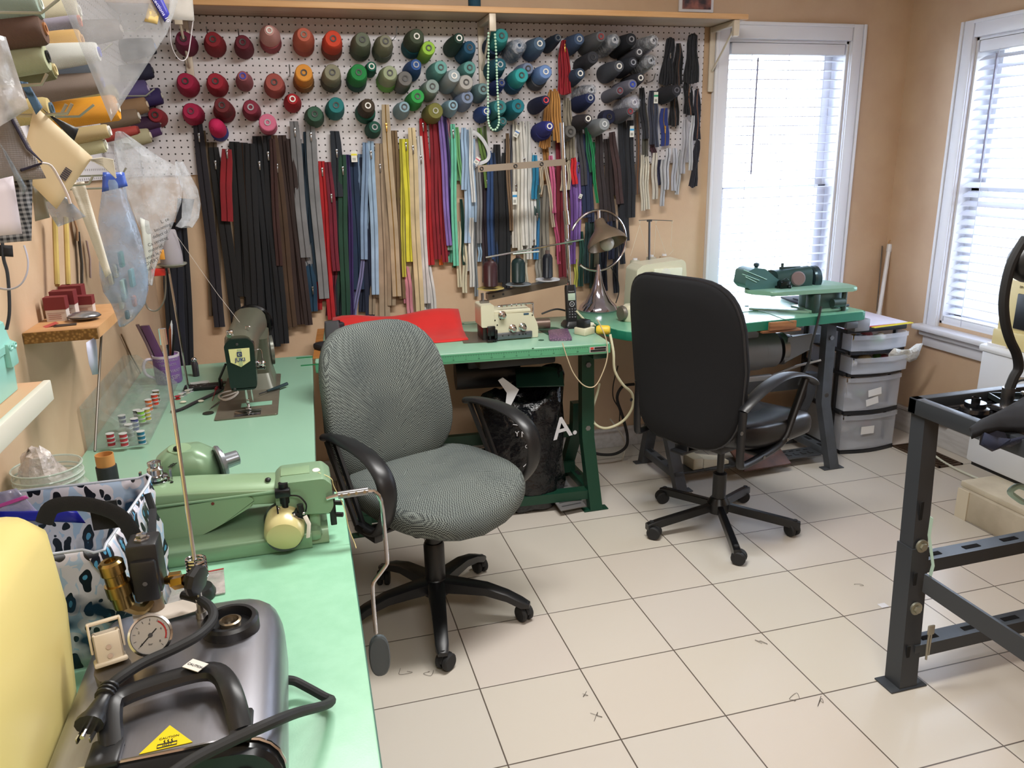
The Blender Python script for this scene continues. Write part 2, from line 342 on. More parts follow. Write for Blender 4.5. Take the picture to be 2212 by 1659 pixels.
for nm,k in (('pb',0),('pl',1)):
    m,N,L,P,sq=peg_mat(); d=add_(N,L,sq[k],sq[2]); r=N.new('ShaderNodeMapRange'); L.new(d,r.inputs[0]); r.inputs[1].default_value=.0030**2; r.inputs[2].default_value=.0037**2
    c=N.new('ShaderNodeMix'); c.data_type='RGBA'; L.new(r.outputs[0],c.inputs[0]); c.inputs[6].default_value=lin('#1c1715'); c.inputs[7].default_value=lin('#d3cfd2'); L.new(c.outputs[2],P.inputs['Base Color']); P.inputs['Roughness'].default_value=.45
    if k==0: PBM=m
    else: PLM=m
YP=YB-.012
one('pegboard',B().box((XL+.016,YP,1.42),(1.93,YB-.001,2.022)),PBM,'white pegboard on the back wall full of thread cones and zippers','pegboard')
one('pegboard',B().box((XL+.001,1.35,1.42),(XL+.012,YB-.001,2.022)),PLM,'white pegboard on the left wall behind the bagged thread cones','pegboard')
SHW=mat('#d9ad7c',.5,0,'wood',3.0,'#c99a68')
t=thing('wall_shelf','long pine shelf above the pegboard of thread cones','shelf',(.8,3.43,2.022))
obj('board',B().box((XL+.01,3.325,2.024),(2.02,YB-.001,2.042)),mat('#cdb7a2',.5,0,'wood',3.0,'#bfa691'),t,True)
obj('front_edge',B().box((XL+.01,3.31,2.022),(2.02,3.325,2.044),.002),SHW,t,True)
for x in (-.33,.86,1.97):
    t=thing('shelf_bracket',{-.33:'cream metal shelf bracket above the leftmost thread cones',.86:'cream metal shelf bracket where the pale beads hang',1.97:'white metal shelf bracket reaching over the bright window'}[x],'bracket',(x,3.53,1.74),0,'brackets under the long shelf')
    BK=mat('#cfc4b2',.4,.1)
    obj('upright',B().box((x-.014,3.522,1.74),(x+.014,3.533,2.022),.003),BK,t,True)
    obj('arm',B().box((x-.012,3.33,1.998),(x+.012,3.522,2.022),.003).box((x-.014,3.318,1.955),(x+.014,3.336,2.022),.003),BK,t,True)
    obj('brace',B().tube([(x,3.345,1.985),(x,3.52,1.83)],.005),BK,t,True)
t=thing('snapshot','small framed snapshot standing above the shelf end','photo',py(1504,20,3.5))
a=py(1467,25,3.53);c=py(1541,25,3.53)
obj('frame',B().box((a.x,3.53,a.z),(c.x,3.542,a.z+.12),.002),WHITEP,t,True)
obj('picture',B().box((a.x+.015,3.527,a.z+.012),(c.x-.015,3.5305,a.z+.11)),mat('#3a3540',.4,0,'mottle',25.0,'#a06a60'),t,True)
p=py(1025,12,3.45)
# ================================================================== THREAD CONES
def sp(orig,x,y): ox,oy=orig; return ox+x/3.95,oy+y/3.95
O2,O3,O4=(340,20),(820,20),(1160,20)
def cone_mesh(base,tip,r0,r1,col,mt=None,prof=None):
    d=tip-base; L=d.length; pr=prof or [(r0*.55,0),(r0*.97,.0),(r0,.006),(r0*.985,L*.3),(r1+(r0-r1)*.55,L*.62),(r1*1.03,L*.95),(r1*.93,L*.985),(r1*.5,L*.99)]
    return B().lathe(pr,base,d,18)
def core_mesh(base,tip,rc):
    d=(tip-base); L=d.length; d=d.normalized(); t=base+d*(L*.985)
    return B().lathe([(rc*.62,-.02),(rc*.62,.004),(rc,.0045),(rc,0),(rc,-.004)],t,d,14,ring=True)
CONES=[]
ORDN='first second third fourth fifth sixth seventh eighth ninth tenth eleventh twelfth thirteenth fourteenth fifteenth sixteenth seventeenth eighteenth nineteenth twentieth'.split()+['twenty-'+x for x in 'first second third fourth fifth sixth seventh eighth ninth'.split()]+['thirtieth']+['thirty-'+x for x in 'first second third fourth fifth sixth'.split()]
def put_cone(u,v,col,name,r0=.042,r1=.029,L=.13,core='#2a2826',pair=None,wrap=0,y0=0.0):
    tip=py(u,v,YP-L-y0); base=Vector((tip.x,YP-y0,tip.z-.10*L)); 
    if pair:
        pc,pn=pair; b2=Vector((base.x+.0,YP,base.z-.008)); dd=(tip-base).normalized()
        o=obj('thread_cone',cone_mesh(b2,b2+dd*.07,.043,.036,pc),mat(pc,.75,0,'thread',260.0),world=True)
        CONES.append((u,v+22,pn,o,'inner')); base=base+dd*.052; tip=py(u,v,(base+dd*.11).y); L=.11
        tip=py(u,v,YP-.162); base=Vector((tip.x,YP-.052,tip.z-.011)); y0=.05
    o=obj('thread_cone',cone_mesh(base,tip,r0,r1,col),mat(col,.75,0,'thread',260.0),world=True)
    k=obj('cone_core',core_mesh(base,tip,.0125),mat(core,.5),o,True)
    h=obj('core_hole',B().lathe([(1e-4,0),(.0078,0),(.0078,.001),(1e-4,.001)],base+(tip-base)*.97,tip-base,12),mat('#0b0a0a',.9),o,True)
    if wrap:
        dd=(tip-base); dl=dd.normalized(); s=B(); rr=random.Random(int(u)); R=[]
        x_,y_,_=s.frame(dd)
        for i,(f,q) in enumerate(((0.02,1.08),(.25,1.1),(.5,1.12),(.8,1.1),(.98,1.12),(1.08,.7),(1.1,.25))):
            rad=(r0+(r1-r0)*min(f,1))*q+.002
            R.append([base+dd*f+(x_*math.cos(a*math.pi/9)+y_*math.sin(a*math.pi/9))*rad*rr.uniform(.95,1.08) for a in range(18)])
        s.loft(R,caps=False); obj('plastic_wrap',s,mat('#dfe2ea',.12,0,'film',60.0,None,.35),o,True)
    CONES.append((u,v,name,o,'outer' if pair else ''))
    return o
WR='#d8d6d0'
for row in [
 (O2,222,248,'#7a2144','plum',.042,.027,.12),(O2,472,255,'#8c1c28','crimson',.042,.028,.12),(O2,727,280,'#6a1a2c','maroon',.038,.027,.12),
 (O2,955,180,'#dba7a2','pale pink',.04,.019,.16,WR,('#a84f58','rose red')),(O2,1250,215,'#c96a54','salmon',.043,.026,.15,'#6e665a',('#b85c4a','dark salmon')),
 (O2,1500,250,'#dd4a2e','orange red',.041,.031,.15,'#2a2826',('#8f4530','rust brown')),(O2,1750,258,'#6f7866','grey green',.041,.028,.15,'#2a2826',('#5e6a5a','slate green')),
 (O2,1948,272,'#8d8d78','khaki grey',.040,.024,.15,'#2a2826',('#7a8076','stone grey')),(O3,317,230,'#44503e','dark olive',.042,.029,.17,WR,('#125d68','petrol')),
 (O2,238,612,'#aa1844','raspberry',.043,.030,.11),(O2,495,612,'#a61e34','carmine',.042,.030,.11),(O2,728,568,'#a8606a','dusty rose',.034,.019,.14,'#2c3aa8'),
 (O2,997,622,'#a8524a','brick pink',.043,.034,.12),(O2,1250,540,'#e89b3c','orange',.038,.032,.15,'#2a2826',('#a8743a','ochre brown')),
 (O2,1493,538,'#8d8b74','taupe',.039,.031,.15,'#2a2826',('#5c5a4c','dark taupe')),(O2,1718,538,'#1f8a44','bright green',.041,.032,.15,'#2a2826',('#1a5648','bottle green')),
 (O2,1828,487,'#186b58','teal green',.026,.019,.10,WR),(O2,1985,543,'#a2ad8c','sage',.040,.028,.15,'#2a2826',('#7ec05a','lime green')),
 (O2,2115,590,'#767472','mid grey',.038,.029,.14),(O2,285,868,'#ae1448','magenta red',.042,.030,.11,'#5a2a3a'),(O2,550,818,'#6e2026','dark red',.036,.028,.12,'#2a2826',('#84202c','wine red')),
 (O2,795,835,'#8a2a40','burgundy',.037,.028,.12,'#9a9a9e'),(O2,1153,765,'#b01c26','red',.036,.021,.12,WR),(O2,1525,818,'#217d7e','teal',.040,.031,.14),
 (O2,1797,822,'#423628','brown olive',.036,.027,.15,WR,('#14604e','deep green')),(O2,1343,893,'#38604c','forest green',.041,.030,.11),(O2,1855,1005,'#1b5243','pine green',.034,.024,.11,'#8e8e90'),
 (O2,940,965,'#dc7494','candy pink',.036,.033,.12,'#a0a0a4'),(O3,212,833,'#93b2c0','pale blue',.034,.022,.13),
 (O3,420,330,'#a4d64e','lime',.030,.027,.15),(O3,312,472,'#325ca0','royal blue',.037,.022,.16,'#8a8e98'),(O3,680,245,'#1c3f36','blackish green',.034,.021,.19,WR),
 (O3,770,325,'#205676','steel teal',.040,.026,.14),(O3,523,495,'#74b2ac','aqua',.040,.027,.15),(O3,770,497,'#68a6a2','seafoam',.036,.026,.12),
 (O3,637,567,'#aab8be','silver blue',.042,.026,.18,WR),(O3,740,622,'#b6b4b0','greige',.040,.029,.15,'#2a2826',('#9299a2','bluish grey')),(O3,452,657,'#94a6a2','grey aqua',.038,.028,.15),
 (O3,325,742,'#32a850','emerald green',.036,.028,.15),(O3,887,680,'#789a9e','grey teal',.038,.024,.13),(O3,750,750,'#8494b2','lavender grey',.040,.026,.14),
 (O3,628,818,'#94b8ca','sky blue',.034,.021,.13,'#1c1c20'),(O3,478,865,'#7c7a3c','olive',.041,.032,.13,'#9a9a8a'),
 (O3,1043,225,'#319494','turquoise teal',.043,.028,.19,'#2a2826',('#1a3a5c','navy teal')),(O3,1030,470,'#226276','petrol blue',.042,.026,.15,'#9aa0a4'),(O3,1042,627,'#243c84','ink blue',.030,.017,.14,'#4a4a4c'),
 (O3,1190,310,'#385678','denim blue',.042,.026,.14,'#8c98a8',None,1),(O3,1367,292,'#526c88','slate blue',.042,.027,.15,WR),(O3,1268,505,'#7e8caa','pale slate',.036,.024,.13),
 (O3,1213,563,'#34a8aa','bright turquoise',.038,.029,.16,'#2a2826',('#20587a','ocean blue')),(O3,1418,532,'#7294cc','periwinkle',.037,.028,.16,WR,('#5c6068','iron grey')),
 (O3,1523,243,'#13263a','midnight blue',.028,.017,.16,'#4a4e54'),(O3,1705,253,'#42587a','dusk blue',.038,.024,.15,'#9aa0a8'),(O3,1890,232,'#62656a','pewter grey',.040,.022,.19,'#8a2a2c'),
 (O3,2003,262,'#324254','storm blue',.040,.024,.16,'#a8acb4',None,1),(O3,2150,255,'#171a24','jet black',.042,.026,.18,'#7c7c82'),(O3,1823,410,'#32343c','charcoal',.032,.026,.17,'#26262c'),
 (O3,1713,547,'#364860','gunmetal blue',.034,.023,.14,WR),(O3,2045,485,'#50545e','lead grey',.041,.024,.17,WR),(O3,2165,452,'#30343e','graphite',.038,.022,.16,'#8a8e98'),
 (O3,1030,832,'#36868a','muted teal',.040,.028,.14),(O3,1183,825,'#167a8a','cyan teal',.040,.029,.15),(O3,912,870,'#284a90','cobalt blue',.034,.020,.12,WR),(O3,1052,955,'#247478','sea green',.028,.018,.13,'#3c4a4a'),
 (O3,1420,775,'#171f48','navy',.033,.020,.18,'#c22c38'),(O3,1450,998,'#30368c','indigo',.034,.021,.15,WR,('#2a2e78','dark indigo')),(O3,1800,755,'#1e2c5a','dark navy',.040,.024,.16,'#9aa0a8'),
 (O3,1632,1043,'#64625f','ash grey',.036,.026,.14),(O3,1780,933,'#38343a','brownish black',.036,.020,.18,WR),(O3,1920,980,'#93999e','light grey',.038,.026,.16,'#c4c8cc'),
 (O3,2052,693,'#73737f','dove grey',.028,.018,.16,'#6a2a34'),(O3,2160,640,'#7c7c8c','lilac grey',.034,.022,.18,'#2a46b4'),(O3,2175,795,'#8e8ea0','pearl grey',.036,.026,.16,'#c0c0cc',None,1),
 (O3,2140,870,'#5c5c66','smoke grey',.034,.018,.16,'#8a3038'),(O4,990,270,'#3e3e46','wrapped charcoal',.038,.024,.17,'#a8a8b0',None,1),(O4,873,365,'#42424a','dark ash',.034,.020,.17,'#b4b4b8'),
 (O4,970,440,'#2e343e','wrapped slate',.038,.024,.16,'#9aa0a8',None,1),(O4,885,585,'#32323c','coal grey',.034,.020,.16,WR),(O4,1193,690,'#2a2a32','soot black',.038,.024,.15,'#5c5c66'),
 (O4,460,690,'#404854','wrapped blue grey',.038,.022,.15,'#a8acb4',None,1)]:
    (o_,x,y,c,n,r0,r1,L)=row[:8]; core=row[8] if len(row)>8 else '#2a2826'; pair=row[9] if len(row)>9 else None; wr=row[10] if len(row)>10 else 0
    u,v=sp(o_,x,y); put_cone(u,v,c,n,r0,r1,L,core,pair,wr)
put_cone(1316,252,'#1e2240','hidden navy',.036,.03,.06); put_cone(335,248,'#94202e','cherry red',.034,.026,.10)
cs=sorted([c for c in CONES],key=lambda c:c[1])
for k,(u,v,n,o,w_) in enumerate(CONES):
    r_='top row' if v<118 else ('second row' if v<190 else 'bottom rows')
    rowc=sorted([c for c in CONES if (('top row' if c[1]<118 else ('second row' if c[1]<190 else 'bottom rows'))==r_)],key=lambda c:c[0])
    tag(o,f"{n} thread cone{' underneath its pair' if w_=='inner' else ''}, {ORDN[rowc.index(CONES[k])]} from left in the {r_}",'thread cone','thread cones on the back wall pegboard')
# hot pink hank spool on blue cone
b1=py(480,300,YP-.03)
t=thing('yarn_spool','hot pink wound yarn spool with a blue foot above the zippers','yarn spool',(b1.x,YP,b1.z))
a=py(465,268,YP-.13); bb=Vector((a.x+.005,YP,a.z-.03)); d=a-bb
obj('blue_foot',B().lathe([(.01,0),(.034,0),(.035,.02),(.031,.045),(.02,.05)],bb,d,18),mat('#2a3490',.6,0,'thread',240.0),t,True)
obj('yarn',B().lathe([(.031,.04),(.033,.06),(.031,.09),(.027,.12),(.018,.135),(.008,.14)],bb,d,18),mat('#cf1c5c',.8,0,'thread',160.0),t,True)
# spool standing on the shelf
p=Vector((py(1025,12,3.40).x,3.40,2.0425)); t=thing('thread_spool','dark teal thread spool standing on the pine shelf','thread spool',p)
obj('thread',B().lathe([(.01,.006),(.026,.006),(.026,.06),(.01,.06)],p,n=18),mat('#1b4a62',.7,0,'thread',260.0),t,True); obj('flange',B().lathe([(.028,0),(.028,.006),(.01,.006)],p,n=18),BLKPL,t,True)
# bare peg hooks
for (u,v) in ((625,150),(852,70),(1365,235),(1400,168),(405,75),(450,70),(517,75)):
    p=py(u,v,YP-.03); P=Vector((p.x,YP,p.z-.02)); b=B().tube([P,P+Vector((0,-.05,0)),P+Vector((0,-.09,.006)),P+Vector((0,-.105,.03))],.0022,6).box((P.x-.006,YP-.003,P.z-.004),(P.x+.006,YP,P.z+.004))
    k=['on the bare spot below the pink cone','beside the khaki grey cone','among the grey cones at right','beside the soot black cone','above the plum cone','above the crimson cone','above the maroon cone'][[625,852,1365,1400,405,450,517].index(u)]
    one('peg_hook',b,STEEL,'bent steel peg hook '+k,'peg hook','empty peg hooks on the pegboard')
# pale bead necklace hanging on the bracket
t=thing('bead_necklace','long loop of pale mint beads hanging from the shelf bracket','necklace',py(1065,280,3.31)); NB=[]
a=py(1056,72,3.312); c=py(1070,72,3.312); pts=[py(u,v,3.31) for u,v in ((1055,72),(1055,120),(1054,170),(1054,220),(1054,255),(1058,273),(1066,281),(1074,276),(1078,262),(1077,240),(1074,180),(1072,120),(1069,74))]
pl=spline(pts,30); acc=0; last=pl[0]; bd=B()
beads=[pl[0]]
for q in pl:
    if (q-beads[-1]).length>=.0105: beads.append(q)
bm=B().sph((0,0,0),.0051,8); bo=None
for q in beads[:99]:
    if bo is None: bo=obj('bead',bm,mat('#b9ddc4',.3),t); bo.location=q-t.location
    else: o=bo.copy(); COL.objects.link(o); o.parent=t; o.location=q-t.location
bm=B()
for q in beads[99:]: bm.sph(q,.0051,8)
if len(beads)>99: o=obj('bead_rest',bm,mat('#b9ddc4',.3),t,True); o['kind']='stuff'
# ================================================================== ZIPPERS
ZIPS=[]
def zipper(u0,v0,u1,v1,wpx,col,name,y,pull=None,bend=0,top=.8,teeth=None,notop=False):
    yy=YP-.006-y if v0<360 else YB-.012-y
    a=py(u0,v0,yy); b=py(u1,v1,yy); L=(b-a).length; W=wpx/500*1.15
    dirn=(b-a).normalized(); side=Vector((0,-1,0)).cross(dirn).normalized(); n=max(6,int(L/.05)); rr=random.Random(int(u0*7+v0)); ph=rr.uniform(0,6)
    def P(t): return a+(b-a)*t+side*(bend*math.sin(math.pi*t)*.01+.0022*math.sin(ph+7*t))+Vector((0,-.004*math.sin(ph+9*t)-.003,0))
    rings=[];tr=[]
    for i in range(n+1):
        t=i/n; w_=W*(top+(1-top)*min(1,t*5))*.5; c=P(t); fold=.0025+.0015*math.sin(ph+11*t); N_=Vector((0,-1,0)); q=.0016
        sec=[(-1,.0),(-.55,fold),(-.16,.0008),(0,.0016),(.16,.0008),(.55,fold*.8),(1,0)]
        rings.append([c+side*(w_*s_)+N_*(h_+q) for s_,h_ in sec]+[c+side*(w_*s_)+N_*(h_-q) for s_,h_ in sec[::-1]])
        tr.append([c+side*x_+N_*(y_+.0016) for x_,y_ in ((-.0022,.001),(0,.0034),(.0022,.001),(0,0))])
    o=obj('zipper',B().loft(rings),mat(col,.8,0,'fabric',300.0,None,.3),world=True,ang=50)
    tc=teeth or '#'+''.join('%02x'%max(0,min(255,int(int(col[i:i+2],16)*.72))) for i in (1,3,5))
    obj('zipper_teeth',B().loft(tr),mat(tc,.45,.6 if teeth else 0,'thread',500.0),o,True)
    if pull is not None:
        c=P(pull)+Vector((0,-.006,0)); s=B().box((-.0045,-.003,-.006),(.0045,.001,.007),.001).box((-.003,-.0045,-.028),(.003,-.003,-.004),.001)
        bmesh.ops.transform(s.bm,matrix=Matrix.Translation(c),verts=s.bm.verts); obj('slider',s,mat('#c8a052' if teeth=='#b08a40' else '#8d8f93',.25,1),o,True)
    ZIPS.append(((u0+u1)/2,(v0+v1)/2,v1-v0,name,o)); return o
Z=[ # u0 v0 u1 v1 w colour name layer pull teeth
(378,480,392,800,20,'#141a2c','blue black',.03),(395,470,412,820,16,'#10141f','inky black',.018),(362,560,372,790,16,'#15181f','soot black',.024),
(428,268,476,706,19,'#1e1a24','plum black',.016,.05),(441,282,468,690,8,'#6a5844','drab tan',.006),(470,640,481,705,9,'#737480','dusty grey',.01),
(462,318,514,702,21,'#0c0c0f','pitch black',.014,.08),(489,322,490,478,20,'#8e1420','short crimson',.04,.03),(507,306,528,640,22,'#0d0d10','coal black',.01),
(524,308,552,742,24,'#0b0c10','raven black',.02,None,'#5a4438'),(540,310,560,745,20,'#0c0e14','ebony black',.028),(556,294,596,748,20,'#0b1018','ink black',.016,.12),(575,293,614,742,18,'#0c0f16','onyx black',.024,.08),
(587,300,603,574,12,'#3a1c18','narrow red brown',.034),(592,292,633,706,17,'#4e3826','mid brown',.02,.15),(610,292,652,700,18,'#362420','dark brown',.012),(624,300,666,702,15,'#332422','chocolate brown',.022),
(634,262,660,556,19,'#7c7d80','mid grey',.026,.06),(655,540,668,580,14,'#85868a','short ash grey',.008),(661,285,688,608,14,'#22384a','slate blue',.006),(670,570,678,672,17,'#133c56','short petrol blue',.014,.5),
(668,262,700,645,19,'#85878a','light grey',.024,.07),(694,348,716,690,15,'#b61820','bright red',.012,.05),(709,350,727,585,14,'#74142c','wine red',.022,.3),(722,560,722,690,11,'#5a1024','deep maroon',.008),
(724,283,730,425,20,'#1d2530','short dark navy',.02,.3),(733,420,734,680,15,'#18202a','blackish blue',.008),(738,334,747,684,17,'#1a4634','bottle green',.018,.08),(752,334,762,680,8,'#34205e','deep purple',.014),
(762,335,776,625,21,'#16304f','navy blue',.01),(784,340,800,690,18,'#16233e','dark navy',.004),(789,308,786,560,13,'#86a2c4','denim blue',.022,None),(786,550,764,690,8,'#7a7ca8','grey lilac',.02),
(801,305,812,636,14,'#a3c1de','pale blue',.026,.07),(820,310,832,690,21,'#af9b83','sand beige',.014,.12),(836,300,846,660,16,'#a39078','stone beige',.02),(832,226,858,640,17,'#bda98c','brass toothed beige',.032,.1,'#b08a40'),
(850,282,868,645,14,'#80684a','olive tan',.008),(866,300,873,598,8,'#c8c248','olive yellow',.02),(877,300,887,565,15,'#e6e040','bright yellow',.026,.04),(888,276,907,675,17,'#dcc89e','cream',.034,.1),
(905,294,922,655,13,'#dad6d4','white',.024,.12),(925,560,940,690,11,'#e0dedc','short white',.016),(911,600,914,692,12,'#dcd8d6','snow white',.006),(877,570,888,684,13,'#da8f9c','rose pink',.012),(869,590,876,655,8,'#cf8494','narrow pink',.008),
(917,380,924,490,9,'#d8602a','short orange',.006),(914,256,931,572,16,'#b01a22','scarlet',.014,.04),(932,256,945,560,13,'#8a1424','blood red',.022),(944,262,962,566,12,'#8c1626','garnet red',.016),(950,480,953,572,8,'#e8661e','vivid orange',.006),(966,300,966,550,9,'#5a2138','aubergine',.004),
(951,250,970,530,11,'#8a70bc','lavender',.026),(962,252,976,520,9,'#33285c','violet',.018),(966,255,975,300,7,'#b07a90','dusty pink',.012),
(974,285,972,540,11,'#7aa894','sage green',.014),(977,268,984,574,11,'#74d4b2','mint green',.026,.05),(985,275,998,400,8,'#76b878','leaf green',.018),(996,430,1002,572,7,'#15443a','dark teal',.01),(984,560,982,578,10,'#2a5a3c','short moss',.006),
(1002,276,1003,410,11,'#a4c2e2','baby blue',.03),(1008,280,1010,525,13,'#b0cbe8','powder blue',.018),(1015,276,1022,437,8,'#e2e6e8','narrow white',.038),(1019,300,1024,480,12,'#a9c4e0','ice blue',.012),
(990,478,992,620,9,'#ded4b6','pale cream',.014),(1003,520,1004,632,10,'#e0d8bc','ivory',.01),(1017,470,1019,620,10,'#e6e6e2','chalk white',.022),(1025,480,1028,640,8,'#8c9298','thin grey',.006),
(1034,360,1036,525,10,'#86888a','steel grey',.03),(1036,520,1036,565,8,'#9cbcd8','short sky blue',.01),(1043,360,1048,610,12,'#30242e','plum brown',.012),(1035,276,1054,405,11,'#62823c','moss green',.022,.9),(1046,272,1058,380,8,'#4c5a38','dark olive',.014),
(1056,326,1060,560,12,'#28487a','cobalt blue',.026),(1064,330,1072,600,11,'#1f3558','marine blue',.016),(1074,312,1078,610,17,'#15171d','lamp black',.022),(1091,330,1094,625,17,'#15181e','dull black',.014),(1094,288,1104,498,8,'#806850','walnut',.03),
(1105,270,1100,420,8,'#55555e','thin slate',.008),(1113,262,1112,535,11,'#d6d2c8','bone white',.02,.5),(1120,270,1124,540,11,'#e2dfd2','off white',.03),(1128,262,1134,530,12,'#e6e4de','milk white',.036,.3),(1138,262,1142,560,11,'#dcdcd8','paper white',.026),(1149,330,1153,530,11,'#e4e6e6','frost white',.018,.95),
(1133,540,1136,610,9,'#cfc9b8','linen',.01),(1156,335,1154,430,12,'#1f7ea6','cerulean',.032),(1160,360,1158,560,11,'#3480b8','azure',.014),(1160,400,1158,470,13,'#46605f','dusty teal',.024,.9),
(1172,358,1167,420,7,'#d4c6ae','thin ecru',.02),(1178,350,1196,490,7,'#cdbba4','oatmeal',.034),(1178,400,1180,600,14,'#8f8a80','putty grey',.012),(1162,560,1163,610,12,'#a2a09a','short stone',.008),
(1190,336,1197,460,10,'#d0648e','pink',.03),(1197,455,1208,570,8,'#c05078','raspberry pink',.026),(1206,300,1214,600,16,'#761426','burgundy',.014),(1222,370,1224,600,11,'#64142a','oxblood',.02),
(1236,345,1238,570,12,'#6e4894','purple',.022),(1249,350,1248,520,12,'#8c6cb8','lilac',.014,.05),(1229,345,1228,410,7,'#c8bca4','thin linen',.036),(1219,350,1213,412,8,'#cdbfa8','pale sand',.03),
(1237,340,1241,398,12,'#d41c24','short red',.04),(1244,560,1243,620,8,'#c9c858','thin yellow',.01),(1262,290,1266,470,18,'#1e2c50','dark cobalt',.016),(1250,262,1262,400,13,'#404046','dark slate',.026),(1270,300,1276,480,14,'#1b2745','deep navy',.01),
(1264,276,1276,372,7,'#1c6a4a','pine green',.03),(1273,282,1290,438,6,'#159256','kelly green',.04),(1292,290,1304,480,17,'#2e2426','coffee brown',.02),(1309,300,1322,478,16,'#2a2022','dark coffee',.012),(1322,285,1340,440,16,'#3e2828','mahogany',.028),(1310,460,1308,520,9,'#7c4628','rust',.006),
(1344,250,1350,520,20,'#121620','jet black',.022,None,'#4a4e58'),(1360,260,1364,470,17,'#171a22','tar black',.032),(1384,190,1394,300,13,'#1c1e26','peaty black',.04),(1377,212,1377,420,9,'#544640','cocoa',.03,None,'#b07850'),(1391,222,1394,338,13,'#48463c','olive drab',.024,.12),
(1405,196,1408,312,11,'#363a4c','ink grey',.034),(1414,196,1418,318,9,'#3c4256','blue grey',.04),(1433,234,1436,315,18,'#22347c','ultramarine',.02,.5,'#b08a40'),(1409,310,1413,340,12,'#3c1a28','short plum',.008),
(1382,330,1380,400,9,'#c8c2b4','antique white',.02),(1386,335,1388,455,9,'#d6d0c0','ivory white',.03),(1396,335,1398,452,9,'#d9d3c2','eggshell',.024),(1413,330,1414,430,13,'#cfcac0','warm white',.016,None,'#8a8078'),
(1422,345,1424,400,12,'#2c2e4c','dull navy',.004),(1432,345,1430,445,10,'#b9bbc2','cool grey white',.028),(1442,320,1438,410,11,'#c2c4cc','silver white',.036,None,'#6a6a72'),(1458,320,1454,412,11,'#b8bac4','pale silver',.026),(1468,325,1462,420,9,'#c4c6cc','frosty grey',.018),
(1482,258,1474,375,11,'#b0b0b8','ash white',.03),(1495,250,1490,368,9,'#c4c6cc','light silver',.04,None),(1500,330,1496,400,9,'#2a2a38','short charcoal',.016)]
for r_ in Z:
    u0,v0,u1,v1,w_,c,n,y=r_[:8]; zipper(u0,v0,u1,v1,w_,c,n,y,r_[8] if len(r_)>8 else None,teeth=r_[9] if len(r_)>9 else None)
# fanned bunches: each zipper of a bunch its own thing
def fan(cx_,v0,spread_u,v1,w,col,name,y0,k,teeth=None,pull=None):
    for i in range(k):
        f=i/(k-1)*2-1; zipper(cx_+f*w*.35,v0+abs(f)*6,spread_u+f*w*1.5+f*4,v1-abs(f)*5,w*.8,col,name+' '+['bunch'],y0,None) if False else \
        zipper(cx_+f*w*.55,v0+abs(f)*5,spread_u+f*w*(.55+.42*k/3),v1-abs(f)*4,w*1.05,col,name,y0+.006*(i%3)+.003*(1-abs(f)),pull if i==k//2 else None,teeth=teeth if i==k//2 else None,top=.7)
fan(1217,86,1219,206,8,'#981224','bunched crimson',.05,6,'#b08a40',.1)
fan(1190,194,1176,322,7,'#b98244','golden tan',.03,5); fan(1197,192,1206,308,8,'#c48c48','bunched gold',.06,3)
fan(1224,212,1229,345,9,'#8e8676','bunched taupe',.035,3)
fan(1232,300,1234,350,6,'#d0c4ac','short cream',.02,4)
fan(1448,80,1437,186,8,'#13151d','bunched black',.03,6,'#a87848',.3)
fan(1466,92,1462,186,7,'#1a1a20','second black bunch',.022,4,'#8a6a58'); fan(1496,72,1492,182,9,'#14161e','rightmost black bunch',.04,6,'#6a6a70')
fan(1456,180,1455,275,7,'#171a20','low black bunch',.016,4,'#8a6a58'); fan(1484,170,1488,250,7,'#15171f','lower right black bunch',.03,4,'#a87860',.2); fan(1505,190,1503,305,6,'#1b1e2e','edge blue black bunch',.026,4,'#a87860')
fan(1506,300,1496,406,5,'#22222f','lowest dark bunch',.03,5)
for r_ in [(1256,500,1254,618,11,'#1d4a40','sea green',.008),(1268,480,1266,612,12,'#1b3a3c','dark blue green',.014),(1280,470,1279,622,12,'#16342f','spruce green',.010),(1292,470,1292,616,13,'#1b2c38','petrol black',.018),(1304,480,1306,628,12,'#161c30','midnight',.012),(1316,478,1320,560,13,'#1a2140','ink navy',.022),(1326,470,1331,632,12,'#121724','night black',.016),(1338,440,1344,570,12,'#181b28','tar blue',.010)]: zipper(*r_[:8])
rq=random.Random(21); front=sorted(ZIPS,key=lambda z:z[0])
for k in range(74):
    u=436+k*12.2+rq.uniform(-2,2); near=min([z for z in front if z[2]>120],key=lambda z:abs(z[0]-u-6)); cen=rq.choice([near]); 
    if not any(z[0]-14<u<z[0]+14 for z in front if z[2]>120): continue
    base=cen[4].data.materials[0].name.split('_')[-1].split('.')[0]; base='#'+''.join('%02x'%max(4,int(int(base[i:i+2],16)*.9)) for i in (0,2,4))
    v1=min(cen[1]+cen[2]/2+rq.uniform(-50,0),1e4); v0=max(cen[1]-cen[2]/2+25,300); v1=max(v1,v0+90)
    lean=(640-u)*.05 if u<900 else 0
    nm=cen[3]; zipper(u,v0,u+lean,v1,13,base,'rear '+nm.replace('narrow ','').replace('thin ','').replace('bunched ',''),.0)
zs=sorted(ZIPS,key=lambda z:z[0]); seen={}
for i,(u,v,L,n,o) in enumerate(zs):
    le=next((q[3] for q in zs[:i][::-1] if q[3]!=n),None); ri=next((q[3] for q in zs[i+1:] if q[3]!=n),None)
    sz='long ' if L>240 and 'short' not in n else ''
    same=[q for q in zs if q[3]==n]
    pos='' if len(same)==1 else (['leftmost ','second ','third ','fourth ','fifth ','rightmost '][same.index(zs[i])] if same.index(zs[i])<len(same)-1 else 'rightmost ')
    tag(o,f"{pos}{sz}{n} zipper hanging "+(f"between {le} and {ri} ones" if le and ri and len((n+le+ri).split())<8 else f"beside the {le or ri} one"),'zipper','zippers hanging along the back wall')
